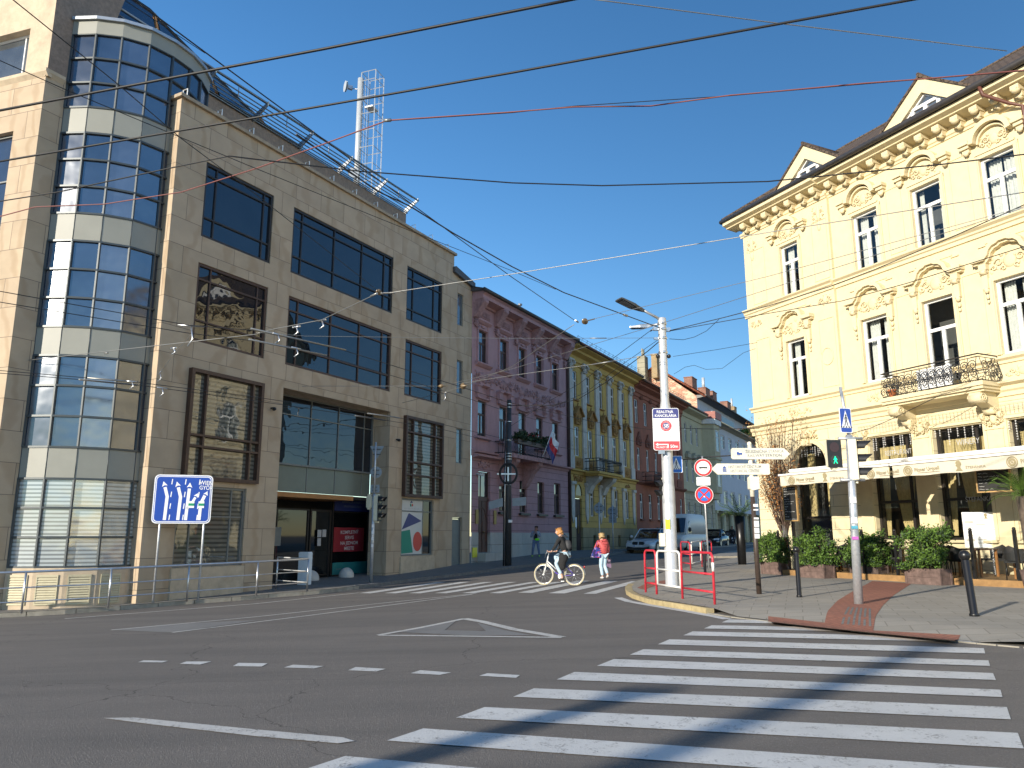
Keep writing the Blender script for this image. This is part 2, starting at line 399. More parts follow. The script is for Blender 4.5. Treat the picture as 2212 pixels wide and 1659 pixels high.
mat('room_dark', (.02, .017, .014), .9, .3, 2)
mat('room_grey', (.10, .10, .095), .9, .3, 1)
mat('iron', (.022, .020, .020), .5, .2, 20)
mat('terracotta', (.50, .17, .07), .7, .15, 8)
mat('bark', (.10, .075, .055), .9, .35, 14, .6, 40)
mat('trunk_grey', (.10, .095, .09), .9, .3, 12, .5, 40)
mat('door_wood', (.075, .026, .017), .5, .3, 4)
mat('door_dark', (.05, .025, .018), .6, .3, 4)
mat('grille_beige', (.50, .45, .30), .55, .1, 5)
mat('downpipe_brown', (.055, .032, .027), .5, .2, 5)
mat('copper_brown', (.12, .045, .03), .5, .2, 5)
mat('gutter_dark', (.045, .040, .038), .5, .2, 6)
mat('roof_metal', (.075, .075, .078), .55, .2, 3)
mat('roof_red_metal', (.30, .11, .085), .6, .15, 3)
mat('brass', (.26, .18, .06), .4, .15, 6, metal=.6)
mat('concrete_light', (.50, .49, .45), .8, .12, 6, .2, 60)
mat('cabinet_white', (.66, .70, .72), .4, .05, 4)
mat('poster_white', (.58, .57, .53), .5, .04, 3)
mat('poster_blue', (.055, .06, .17), .5, .04, 3)
mat('poster_green', (.02, .23, .15), .5, .04, 3)
mat('poster_red', (.55, .07, .045), .5, .04, 3)
mat('banner_red', (.26, .02, .03), .5, .05, 3)
mat('banner_navy', (.012, .025, .13), .5, .05, 3)
mat('banner_teal', (.02, .17, .17), .5, .05, 3)
mat('lettering_pale', (.55, .50, .48), .6, 0)
mat('sticker_yellow', (.75, .70, .05), .5, 0)
mat('sticker_white', (.75, .75, .74), .6, .05, 9)
mat('sticker_blue', (.10, .40, .52), .6, 0)
mat('sticker_pink', (.5, .12, .45), .6, 0)

# ------------------------------------------------------------------ mesh builder
class MB:
    def __init__(s, fm=None):
        s.v, s.f, s.mi, s.uv, s.sm, s.fm = [], [], [], [], [], fm
    def add(s, vs, fs, m=0, smooth=False, uvs=None):
        b = len(s.v)
        s.v += [tuple(p) for p in vs]
        for i, f in enumerate(fs):
            s.f.append([b + k for k in f]); s.mi.append(m); s.sm.append(smooth)
            s.uv.append(uvs[i] if uvs else None)
        return s
    def quad(s, a, b, c, d, m=0): return s.add([a, b, c, d], [(0, 1, 2, 3)], m)
    def poly(s, pts, m=0): return s.add(pts, [tuple(range(len(pts)))], m)
    def box(s, x0, x1, y0, y1, z0, z1, m=0):
        v = [(x, y, z) for z in (z0, z1) for y in (y0, y1) for x in (x0, x1)]
        return s.add(v, [(0, 2, 3, 1), (4, 5, 7, 6), (0, 1, 5, 4), (2, 6, 7, 3), (0, 4, 6, 2), (1, 3, 7, 5)], m)
    def prism(s, pts, y0, y1, m=0):          # outline in x-z, pushed along y
        n = len(pts)
        v = [(p[0], y0, p[1]) for p in pts] + [(p[0], y1, p[1]) for p in pts]
        return s.add(v, [tuple(range(n))[::-1], tuple(range(n, 2 * n))] + [(i, (i + 1) % n, n + (i + 1) % n, n + i) for i in range(n)], m)
    def prism_z(s, pts, z0, z1, m=0):
        n = len(pts)
        v = [(p[0], p[1], z0) for p in pts] + [(p[0], p[1], z1) for p in pts]
        return s.add(v, [tuple(range(n))[::-1], tuple(range(n, 2 * n))] + [(i, (i + 1) % n, n + (i + 1) % n, n + i) for i in range(n)], m)
    def prism_x(s, pts, x0, x1, m=0):
        n = len(pts)
        v = [(x0, p[0], p[1]) for p in pts] + [(x1, p[0], p[1]) for p in pts]
        return s.add(v, [tuple(range(n))[::-1], tuple(range(n, 2 * n))] + [(i, (i + 1) % n, n + (i + 1) % n, n + i) for i in range(n)], m)
    def tube(s, path, r, n=8, m=0, closed=False, smooth=True, cap=True):
        P = [Vector(p) for p in path]; k = len(P)
        rs = r if isinstance(r, (list, tuple)) else [r] * k
        v = []; ref = None
        for i in range(k):
            t = (P[(i + 1) % k] - P[i - 1]) if closed else (P[min(i + 1, k - 1)] - P[max(i - 1, 0)])
            if t.length < 1e-9: t = Vector((0, 0, 1))
            t.normalize()
            if ref is None or abs(ref.dot(t)) > .98: ref = Vector((0, 0, 1)) if abs(t.z) < .9 else Vector((1, 0, 0))
            a = (ref - t * ref.dot(t)).normalized(); b = t.cross(a); ref = a
            v += [P[i] + a * (rs[i] * math.cos(2 * math.pi * j / n)) + b * (rs[i] * math.sin(2 * math.pi * j / n)) for j in range(n)]
        f = []
        for i in range(k if closed else k - 1):
            q = (i + 1) % k
            f += [(i * n + j, i * n + (j + 1) % n, q * n + (j + 1) % n, q * n + j) for j in range(n)]
        s.add(v, f, m, smooth)
        if cap and not closed:
            b0 = len(s.v) - k * n
            s.f += [[b0 + j for j in range(n)][::-1], [b0 + (k - 1) * n + j for j in range(n)]]; s.mi += [m, m]; s.sm += [False, False]; s.uv += [None, None]
        return s
    def cyl(s, a, b, r0, r1=None, n=16, m=0): return s.tube([a, b], [r0, r0 if r1 is None else r1], n, m)
    def lathe(s, prof, c=(0, 0, 0), n=20, m=0, smooth=True):
        k = len(prof)
        v = [(c[0] + r * math.cos(2 * math.pi * j / n), c[1] + r * math.sin(2 * math.pi * j / n), c[2] + z) for r, z in prof for j in range(n)]
        f = [(i * n + j, i * n + (j + 1) % n, (i + 1) * n + (j + 1) % n, (i + 1) * n + j) for i in range(k - 1) for j in range(n)]
        return s.add(v, f, m, smooth)
    def ball(s, c, r, n=12, m=0, k=8):
        r = r if isinstance(r, (list, tuple)) else (r, r, r)
        v = []; f = []
        for i in range(k + 1):
            th = math.pi * i / k
            v += [(c[0] + r[0] * math.sin(th) * math.cos(2 * math.pi * j / n), c[1] + r[1] * math.sin(th) * math.sin(2 * math.pi * j / n), c[2] + r[2] * math.cos(th)) for j in range(n)]
        f = [(i * n + j, i * n + (j + 1) % n, (i + 1) * n + (j + 1) % n, (i + 1) * n + j) for i in range(k) for j in range(n)]
        return s.add(v, f, m, True)
    def strip(s, pts, w, y0, y1, m=0):
        """a moulding that follows a line in x-z: w wide, from y0 to y1"""
        P = [Vector((p[0], p[1])) for p in pts]; k = len(P); L_, R_ = [], []
        for i in range(k):
            t = (P[min(i + 1, k - 1)] - P[max(i - 1, 0)]).normalized(); nrm = Vector((-t.y, t.x))
            L_.append(P[i] + nrm * w / 2); R_.append(P[i] - nrm * w / 2)
        v = []
        for a, b in zip(L_, R_): v += [(a.x, y0, a.y), (a.x, y1, a.y), (b.x, y1, b.y), (b.x, y0, b.y)]
        f = [(4 * i + j, 4 * i + (j + 1) % 4, 4 * i + 4 + (j + 1) % 4, 4 * i + 4 + j) for i in range(k - 1) for j in range(4)]
        return s.add(v, f + [(0, 1, 2, 3), tuple(4 * (k - 1) + j for j in (3, 2, 1, 0))], m)
    def text(s, body, o, ux, uz, h, m=0, align='CENTER', spacing=1.0, bold=0.0, width=None):
        """raised letters: o the point of the baseline, ux and uz the reading and upward directions"""
        cu = bpy.data.curves.new('lettering', 'FONT'); cu.body = body; cu.size = 1.0; cu.align_x = align; cu.space_character = spacing; cu.offset = bold; cu.resolution_u = 3
        ob = bpy.data.objects.new('lettering', cu)
        me = ob.to_mesh()
        vs = [p.co.copy() for p in me.vertices]; fs = [tuple(p.vertices) for p in me.polygons]
        ob.to_mesh_clear(); bpy.data.objects.remove(ob); bpy.data.curves.remove(cu)
        if not vs: return s
        hh = h / .73
        sx = hh
        if width:
            ext = max(p.x for p in vs) - min(p.x for p in vs); sx = width / ext
        o, ux, uz = Vector(o), Vector(ux), Vector(uz)
        return s.add([o + ux * p.x * sx + uz * p.y * hh for p in vs], fs, m)
    def disc(s, c, r, y, m=0, n=32, r0=0.0):
        if r0 <= 0: return s.add([(c[0] + r * math.cos(2 * math.pi * i / n), y, c[1] + r * math.sin(2 * math.pi * i / n)) for i in range(n)], [tuple(range(n))], m)
        v = [(c[0] + q * math.cos(2 * math.pi * i / n), y, c[1] + q * math.sin(2 * math.pi * i / n)) for q in (r0, r) for i in range(n)]
        return s.add(v, [(i, (i + 1) % n, n + (i + 1) % n, n + i) for i in range(n)], m)
    def build(s, name, mats, parent=None, recalc=True):
        me = bpy.data.meshes.new(name)
        V = [tuple(s.fm(*p)) for p in s.v] if s.fm else s.v
        off = Vector((0, 0, 0))
        if s.fm and parent:
            q = parent
            while q: off += q.location; q = q.parent
        me.from_pydata(V, [], s.f)
        for k in (mats if isinstance(mats, (list, tuple)) else [mats]): me.materials.append(M[k])
        me.polygons.foreach_set('material_index', s.mi)
        me.polygons.foreach_set('use_smooth', s.sm)
        ul = me.uv_layers.new(name='UVMap')
        co = []
        for fi, f in enumerate(s.f):
            if s.uv[fi]: co += [c for t in s.uv[fi] for c in t]; continue
            a, b, c = (Vector(s.v[f[0]]), Vector(s.v[f[1]]), Vector(s.v[f[-1]]))
            nr = (b - a).cross(c - a)
            if abs(nr.z) > .75 * nr.length:
                for k in f: co += [s.v[k][0], s.v[k][1]]
            else:
                for k in f: co += [s.v[k][0] + s.v[k][1], s.v[k][2]]
        ul.data.foreach_set('uv', co)
        if recalc:
            bm = bmesh.new(); bm.from_mesh(me); bmesh.ops.recalc_face_normals(bm, faces=bm.faces); bm.to_mesh(me); bm.free()
        me.update()
        ob = bpy.data.objects.new(name, me); COL.objects.link(ob)
        if parent: ob.parent = parent; ob.location = -off
        return ob
def tag(o, label=None, cat=None, group=None, kind=None):
    if label: o['label'] = label
    if cat: o['category'] = cat
    if group: o['group'] = group
    if kind: o['kind'] = kind
    return o
def thing(name, label, cat, loc=(0, 0, 0), rz=0.0, group=None):
    o = bpy.data.objects.new(name, None); COL.objects.link(o)
    o.location = loc; o.rotation_euler = (0, 0, rz); o.empty_display_size = .2
    return tag(o, label, cat, group)
def copy_tree(o, parent=None):
    c = o.copy(); COL.objects.link(c)
    if parent: c.parent = parent
    for ch in list(o.children): copy_tree(ch, c)
    return c
def ground_at(x, y, h=0.0): return (x, y, gz(x, y) + h)

# ------------------------------------------------------------------ the ground: road, pavements, kerbs, markings
def axis(lo, hi, step, far):
    a = [-f for f in far[::-1]] + [lo + i * step for i in range(int((hi - lo) / step) + 1)]
    return a
xs = [-1500, -600, -250, -120] + [-70 + 2.5 * i for i in range(20)] + [-20 + .5 * i for i in range(81)] + [22.5 + 2.5 * i for i in range(20)] + [120, 250, 600, 1500]
ys = [-1500, -600, -250, -120] + [-70 + 2.5 * i for i in range(28)] + [.5 * i for i in range(141)] + [72.5 + 2.5 * i for i in range(14)] + [150, 250, 600, 1500]
g = MB()
H_ = {}
vs = [(x, y, gz(x, y)) for y in ys for x in xs]
nx = len(xs)
g.add(vs, [(j * nx + i, j * nx + i + 1, (j + 1) * nx + i + 1, (j + 1) * nx + i) for j in range(len(ys) - 1) for i in range(nx - 1)], 0, True)
tag(g.build('road', 'asphalt', recalc=False), 'grey worn asphalt of the sloping road junction', kind='structure')

def sheet(name, poly, h, material, label=None, grid=.4, kind='structure', parent=None):
    """a flat outline laid on the terrain, cut into a grid so that it follows the slope"""
    bm = bmesh.new()
    f = bm.faces.new([bm.verts.new((p[0], p[1], 0)) for p in poly])
    x0, x1 = min(p[0] for p in poly), max(p[0] for p in poly); y0, y1 = min(p[1] for p in poly), max(p[1] for p in poly)
    for ax, a, b in ((0, x0, x1), (1, y0, y1)):
        k = math.ceil(a / grid)
        while k * grid < b:
            co = [0, 0, 0]; no = [0, 0, 0]; co[ax] = k * grid; no[ax] = 1
            bmesh.ops.bisect_plane(bm, geom=bm.verts[:] + bm.edges[:] + bm.faces[:], plane_co=co, plane_no=no)
            k += 1
    for v in bm.verts: v.co.z = gz(v.co.x, v.co.y) + (low(v.co.x, v.co.y, h) if h > .05 else h)
    bmesh.ops.recalc_face_normals(bm, faces=bm.faces)
    if sum(q.normal.z for q in bm.faces) < 0: bmesh.ops.reverse_faces(bm, faces=bm.faces)
    me = bpy.data.meshes.new(name); bm.to_mesh(me); bm.free(); me.materials.append(M[material])
    o = bpy.data.objects.new(name, me); COL.objects.link(o)
    if parent: o.parent = parent
    else: tag(o, label, kind=kind)
    return o
LOW = []
def low(x, y, h):
    """pavement height: it dips to the road along the lowered kerb"""
    if not LOW: return h
    p = Vector((x, y)); d = 99
    for a, b in zip(LOW[:-1], LOW[1:]):
        e = b - a; t = max(0, min(1, (p - a).dot(e) / max(e.length_squared, 1e-9))); d = min(d, (a + e * t - p).length)
    return min(h, h - .085 * (1 - min(1, d / .9)))
def resample(path, step):
    out = []
    for a, b in zip(path[:-1], path[1:]):
        a, b = Vector(a[:2]), Vector(b[:2]); n = max(1, int((b - a).length / step))
        out += [a.lerp(b, i / n) for i in range(n)]
    return out + [Vector(path[-1][:2])]
def kerb(path, h, material, side, w=.16, stone=1.0, name='kerb', label=None):
    P = resample(path, .25); mb = MB(); acc = 0
    for a, b in zip(P[:-1], P[1:]):
        t = (b - a).normalized(); n = Vector((-t.y, t.x)) * side
        acc += (b - a).length; gap = 0.0
        if acc > stone: gap = .018; acc = 0
        b2 = b - t * gap
        q = [a, b2, b2 + n * w, a + n * w]
        lo = [(p.x, p.y, gz(p.x, p.y) - .1) for p in q]
        hi = [(p.x, p.y, gz(p.x, p.y) + h + .006 - (.015 if i < 2 else 0)) for i, p in enumerate(q)]
        mb.add(lo + hi, [(4, 5, 6, 7), (0, 1, 5, 4), (2, 3, 7, 6), (1, 2, 6, 5), (3, 0, 4, 7)])
    return tag(mb.build(name, material), label, kind='structure')

lk = [gp(u, v) for u, v in ((0, 1335), (140, 1327), (260, 1318), (400, 1306), (520, 1297), (600, 1290), (690, 1283), (775, 1273), (870, 1259.5), (963, 1248), (1106, 1229.5), (1281, 1207), (1356, 1195))]
lk = [Vector((-40, 8.5, 0)), Vector((-20, 16.4, 0))] + lk + [Vector((11.5, 56, 0)), Vector((24, 79, 0)), Vector((38, 104, 0))]
sheet('pavement', [p[:2] for p in lk] + [(20, 106), (-60, 104), (-60, 20)], .12, 'paving_small', 'dark small block paving along the office and old houses')
kerb(lk[:10], .12, 'kerb_stone', 1, label='pale concrete kerb in front of the stone office')
kerb(lk[9:], .13, 'kerb_granite', 1, .2, .55, label='dark granite kerb stones along the pink and yellow houses')
rk_front = [gp(u, v) for u, v in ((1386, 1262), (1371, 1268), (1365, 1275), (1368, 1284), (1381, 1292), (1418, 1304), (1481, 1314), (1543, 1324.5), (1593, 1333), (1659, 1340.5), (1781, 1355), (1884, 1366), (2046, 1382), (2121, 1389), (2212, 1397))]
rk_back = [gp(u, v) for u, v in ((1625, 1205), (1599, 1209), (1539, 1220), (1444, 1241))]
rk = [Vector((15, 52, 0)), Vector((10.6, 42, 0))] + rk_back + rk_front + [Vector((9.6, 8.6, 0)), Vector((16, 4, 0)), Vector((40, -10, 0))]
LOW += [Vector(p[:2]) for p in rk[14:17]]; LOW += [Vector(p[:2]) for p in rk[17:20]]
sheet('pavement', [p[:2] for p in rk] + [(60, -10), (60, 80), (26, 80)], .10, 'paving_blocks', 'pale concrete slab paving around the restaurant corner')
kerb(rk[:8], .10, 'kerb_stone', -1, label='kerb on the street side of the pavement tip')
kerb(rk[7:14], .10, 'kerb_ochre', -1, .18, label='rounded ochre kerb around the pavement tip')
kerb(rk[13:], .012, 'kerb_stone', -1, label='lowered kerb beside the big zebra crossing')
Zc = lambda X, Y: gp(1659 + X / 4, 1244.25 + Y / 4, .10)
sheet('tactile_paving', [Zc(*q)[:2] for q in ((0, 318), (480, 370), (900, 425), (1660, 475), (1600, 535), (900, 470), (0, 378))], .104, 'tactile_red', 'red brick tactile strip along the lowered kerb', .25)
sheet('tactile_paving', [Zc(*q)[:2] for q in ((485, 376), (520, 300), (600, 215), (740, 130), (900, 45), (1240, 65), (1090, 165), (990, 260), (935, 340), (905, 426))], .106, 'tactile_red', 'curved red brick tactile path leading to the planters', .25)
sheet('tactile_paving', [gp(u, v, .1)[:2] for u, v in ((1376, 1270), (1402, 1258), (1450, 1252), (1460, 1258), (1420, 1264), (1392, 1274))], .104, 'tactile_red', 'red tactile paving on the tip behind the railing')
for j in range(6):
    a = Zc(640 + j * 48, 385 + j * 4); b = Zc(700 + j * 36, 270 + j * 3); d = (b - a).normalized(); n = Vector((-d.y, d.x, 0)) * .018
    sheet('tactile_paving', [(a + n)[:2], (b + n)[:2], (b - n)[:2], (a - n)[:2]], .1085, 'kerb_granite', 'dark groove of the ribbed tactile paving')

PX = lambda pts: [gp(u, v)[:2] for u, v in pts]
c4 = lambda X, Y: (1106 + X / 4, 1244.25 + Y / 4); c8 = lambda X, Y: (553 + X / 4, 1244.25 + Y / 4); cb = lambda X, Y: (1659 + X / 4, 1244.25 + Y / 4)
zebra = [
    [c4(1875, 378), cb(0, 387), cb(225, 416), c4(1812, 405)], [c4(1725, 430), cb(640, 447), cb(890, 486), c4(1660, 457)],
    [c4(1560, 483), cb(1450, 527), cb(1850, 579), c4(1480, 517)], [c4(1360, 552), cb(1865, 628), cb(1878, 675), c4(1260, 595)],
    [c4(1135, 638), cb(1905, 735), cb(1920, 783), c4(1018, 685)], [c4(880, 723), cb(1945, 845), cb(1970, 905), c4(733, 782)],
    [c4(540, 835), cb(2010, 990), cb(2027, 1053), c4(385, 900)], [c4(190, 977), cb(2065, 1140), cb(2100, 1247), c4(10, 1050)],
    [c8(1975, 1140), cb(2160, 1365), cb(2212, 1500), c8(1725, 1233)], [c8(1445, 1325), cb(2330, 1690), cb(2420, 1850), c8(1130, 1430)],
    [c8(770, 1565), (2290, 1775), (2320, 1835), c8(390, 1690)]]
for q in zebra: sheet('zebra_crossing', PX(q), .008, 'zebra_paint', 'white stripe of the big zebra crossing in front')
bl = [890, 1110, 1320, 1545, 1780, 2015]
far_z = [[c8(1560 + 203 * i, 54), c8(1645 + 203 * i, 53), c8(b + 100, 152), c8(b, 150)] for i, b in enumerate(bl)]
cp = lambda X, Y: (1107 + X / 8, 1107 + Y / 8)
far_z += [[cp(1120, 1182), cp(1340, 1185), cp(345, 1395), cp(95, 1390)], [cp(1600, 1186), cp(1825, 1190), cp(900, 1405), cp(620, 1400)], [cp(2060, 1190), cp(2260, 1192), cp(1440, 1410), cp(1225, 1410)]]
for q in far_z: sheet('zebra_crossing', PX(q), .008, 'zebra_paint', 'white stripe of the far crossing under the cyclist')
def line_mark(pts, w, material='old_paint', name='road_marking', label='thin white line painted on the road'):
    P = [gp(u, v) for u, v in pts]
    L_, R_ = [], []
    for i, p in enumerate(P):
        t = (P[min(i + 1, len(P) - 1)] - P[max(i - 1, 0)]); t.z = 0; t.normalize(); n = Vector((-t.y, t.x, 0)) * w / 2
        L_.append((p + n)[:2]); R_.append((p - n)[:2])
    sheet(name, L_ + R_[::-1], .007, material, label)
line_mark(((240, 1361.5), (553, 1333), (800, 1306), (1030, 1282.5)), .11)
line_mark(((372, 1367), (553, 1344.5), (800, 1313), (1020, 1284.5)), .11)
sheet('road_marking', PX(((240, 1361.5), (372, 1367), (560, 1340), (420, 1346))), .0055, 'faded_paint', 'faded white fill at the tip of the long painted wedge')
line_mark(((818, 1372.5), (905, 1357), (1003, 1337)), .13); line_mark(((1003, 1337), (1040, 1343), (1110, 1360), (1214, 1377.5)), .18); line_mark(((818, 1373), (1010, 1375), (1214, 1378)), .12)
sheet('road_marking', PX(((860, 1366), (985, 1342), (960, 1362), (1050, 1364), (1030, 1345), (1090, 1362), (1150, 1373), (1000, 1373))), .0055, 'faded_paint', 'faded white fill of the painted triangle')
for q in (((310, 1427.5), (363, 1428.5), (350, 1432), (298, 1431.5)), ((402, 1430), (457, 1430), (432, 1436.5), (388, 1435)), ((515, 1433), (578, 1434), (565, 1441), (503, 1440)), ((633, 1437), (699, 1440), (678, 1445), (613, 1443)),
          ((768, 1442), (833, 1446), (813, 1451.5), (752, 1449)), ((908, 1449), (975, 1454), (950, 1459), (887, 1455.5)), ((1053, 1455.5), (1123, 1459.5), (1115, 1465.5), (1035, 1461))):
    sheet('road_marking', PX(q), .007, 'zebra_paint', 'short white dash across the junction')
sheet('road_marking', PX(((222, 1553), (290, 1552), (553, 1578), (740, 1595), (766, 1603), (730, 1608), (553, 1592.5), (330, 1567))), .009, 'old_paint', 'long white rumble dash in the foreground')
line_mark(((140, 1337), (330, 1322), (553, 1304.5), (775, 1281)), .12)
line_mark(((1335, 1291.5), (1360, 1300), (1420, 1310.5), (1480, 1320.5), (1540, 1331.5), (1572, 1338)), .2, 'zebra_paint')
line_mark(((1395, 1229), (1440, 1224), (1475, 1221)), .1)
# ------------------------------------------------------------------ facade frames: s along the street, o outward, z up
AZL, AZR = R(28.46), R(-25.37)
def frame_map(p0, az, flip, k):
    d = Vector((math.sin(az), math.cos(az), 0)); n = Vector((d.y, -d.x, 0)) * flip
    c = Vector((0, 0, CAM_H)); p0 = Vector((p0[0], p0[1], 0))
    def f(s, o, z):
        p = p0 + d * s + n * o; p.z = z
        return c + (p - c) * k
    return f
ML = frame_map((-8.34, 17.66), AZL, 1, 1.25)
MR = frame_map((11.27, 36.0), AZR, -1, .88)
MW = frame_map((-10.98, 16.37), R(-72), -1, 1.25)
def wall(mb, a0, a1, c0, c1, holes=(), depth=.2, o=0.0, m=0, mr=None):
    """a wall in the plane o with rectangular openings and their reveals"""
    A = sorted({a0, a1, *[h[0] for h in holes], *[h[1] for h in holes]}); Cc = sorted({c0, c1, *[h[2] for h in holes], *[h[3] for h in holes]})
    A = [a for a in A if a0 <= a <= a1]; Cc = [c for c in Cc if c0 <= c <= c1]
    for i in range(len(A) - 1):
        for j in range(len(Cc) - 1):
            x, z = (A[i] + A[i + 1]) / 2, (Cc[j] + Cc[j + 1]) / 2
            if any(h[0] < x < h[1] and h[2] < z < h[3] for h in holes): continue
            mb.quad((A[i], o, Cc[j]), (A[i + 1], o, Cc[j]), (A[i + 1], o, Cc[j + 1]), (A[i], o, Cc[j + 1]), m)
    mr = m if mr is None else mr
    for h in holes:
        b0, b1, d0, d1 = h[:4]; dp = h[4] if len(h) > 4 else depth
        for p, q in (((b0, d0), (b1, d0)), ((b1, d0), (b1, d1)), ((b1, d1), (b0, d1)), ((b0, d1), (b0, d0))):
            mb.quad((p[0], o, p[1]), (q[0], o, q[1]), (q[0], o - dp, q[1]), (p[0], o - dp, p[1]), mr)
def win(root, fm, a0, a1, c0, c1, o, fw, vs, hs, mf, mg, thick=.07, name='window', label=None, bar=None, pane_o=None):
    """a window: its frame with mullions (vs) and transoms (hs) given as fractions, and its pane as a sub-part"""
    mb = MB(fm); b = bar or fw * .6
    y0, y1 = o - thick, o
    mb.box(a0, a1, y0, y1, c0, c0 + fw); mb.box(a0, a1, y0, y1, c1 - fw, c1); mb.box(a0, a0 + fw, y0, y1, c0 + fw, c1 - fw); mb.box(a1 - fw, a1, y0, y1, c0 + fw, c1 - fw)
    zc = [c0 + fw] + [c0 + (c1 - c0) * h for h in hs] + [c1 - fw]
    for h in hs: mb.box(a0 + fw, a1 - fw, y0, y1 - .012, c0 + (c1 - c0) * h - b / 2, c0 + (c1 - c0) * h + b / 2)
    for v in vs:
        lo, hi = c0 + fw, c1 - fw
        if isinstance(v, tuple): v, lo, hi = v[0], c0 + (c1 - c0) * v[1], c0 + (c1 - c0) * v[2]
        mb.box(a0 + (a1 - a0) * v - b / 2, a0 + (a1 - a0) * v + b / 2, y0, y1 - .02, lo, hi)
    f = mb.build(name, mf, root)
    if label: f['label'] = label
    if mg:
        p = MB(fm); q = o - thick * .55 if pane_o is None else pane_o
        p.quad((a0 + fw * .5, q, c0 + fw * .5), (a1 - fw * .5, q, c0 + fw * .5), (a1 - fw * .5, q, c1 - fw * .5), (a0 + fw * .5, q, c1 - fw * .5)); p.build('pane', mg, f)
    return f
def part(name, m, root, fm, fn, label=None):
    mb = MB(fm); fn(mb); o = mb.build(name, m, root)
    if label: o['label'] = label
    return o

# ------------------------------------------------------------------ stone office building on the left
B = thing('office_building', 'sandstone office building with dark windows, glazed corner tower and louvred attic', 'building', tuple(ML(6, -4, 0.2)))
w = MB(ML)
HO = [(.9, 3.25, 9.08, 11.12), (.9, 3.25, 6.35, 8.38), (.9, 3.2, 2.95, 5.62), (.86, 2.95, .86, 2.8), (4.04, 8.85, 9.08, 11.10), (4.04, 8.87, 6.35, 8.38), (4.04, 8.94, -.7, 5.68, .75),
      (9.66, 11.93, 9.08, 11.08), (9.67, 11.96, 6.37, 8.38), (9.69, 11.99, 2.92, 5.64), (9.72, 11.6, .93, 2.84)]
wall(w, 0, 12.72, -.9, 12.46, HO, .16)
w.quad((0, 0, -.9), (0, -.9, -.9), (0, -.9, 12.46), (0, 0, 12.46)); w.quad((12.72, 0, 11.4), (12.72, -1.5, 11.4), (12.72, -1.5, 12.46), (12.72, 0, 12.46))
wall(w, 12.72, 14.12, -.9, 11.72, [(13.02, 13.44, 9.72, 11.02), (13.04, 13.47, 7.0, 8.32), (13.07, 13.51, 4.3, 5.63), (12.86, 13.56, .2, 2.27)], .14, o=-.012)
w.build('wall', 'sandstone', B)
part('coping', 'coping', B, ML, lambda m: (m.box(-.08, 12.80, -.55, .09, 12.46, 12.55), m.box(-.08, .02, -.95, -.55, 12.46, 12.55)))
part('plinth', 'stone_plain', B, ML, lambda m: (m.box(.82, 3.0, .0, .05, -.8, .84), m.box(9.66, 11.66, .0, .06, -.8, .90)))
part('side_roof', 'roof_metal', B, ML, lambda m: (m.prism([(12.62, 11.95), (12.7, 12.0), (14.15, 11.72), (14.15, 11.5), (12.62, 11.74)], -2.5, .12)))
def oval_lamp(m):
    for s_, z_ in ((3.62, 5.0), (9.3, 4.75)): m.ball((s_, .12, z_), (.05, .07, .05)); m.cyl((s_, 0, z_ + .03), (s_, .1, z_ + .03), .025)
part('spotlight', 'black_metal', B, ML, oval_lamp)
DW = dict(mf='frame_dark', mg='office_glass')
win(B, ML, .9, 3.25, 9.08, 11.12, -.03, .07, (.17, .87), (.27, .84), **DW, thick=.1)
win(B, ML, 4.04, 8.85, 9.08, 11.10, -.03, .07, (.09, .385, .665, .91), (.27, .84), **DW, thick=.1)
win(B, ML, 9.66, 11.93, 9.08, 11.08, -.03, .07, (.2, .78), (.22, .80), **DW, thick=.1)
win(B, ML, .9, 3.25, 6.35, 8.38, -.03, .07, (.19, .86), (.27, .80), 'frame_brown', 'office_glass', thick=.1)
win(B, ML, 4.04, 8.87, 6.35, 8.38, -.03, .07, (.09, .385, .665, .91), (.27, .80), 'frame_brown', 'office_glass', thick=.1)
win(B, ML, 9.67, 11.96, 6.37, 8.38, -.03, .07, (.2, .78), (.22, .80), 'frame_brown', 'office_glass', thick=.1)
win(B, ML, .88, 3.22, 2.93, 5.64, .14, .09, (.21, .85), (.30, .40), 'frame_brown', 'office_glass_blinds', thick=.24, label='bay window with brown frame and half drawn blinds')
win(B, ML, 9.68, 12.0, 2.90, 5.66, .14, .09, (.2, .78), (.27, .43, .80), 'frame_brown', 'office_glass_blinds', thick=.24)
win(B, ML, .86, 2.95, .86, 2.8, -.05, .06, (.22, .80, (.45, 0, .0)), (.62,), 'frame_grey', 'office_glass_blinds', thick=.09)
win(B, ML, 9.72, 11.6, .93, 2.84, -.05, .05, (.05, .71), (.78,), 'frame_grey', 'dark_glass', thick=.09)
for q in ((13.02, 13.44, 9.72, 11.02), (13.04, 13.47, 7.0, 8.32), (13.07, 13.51, 4.3, 5.63)): win(B, ML, *q, -.06, .045, (), (), 'frame_grey', 'far_glass', thick=.06)
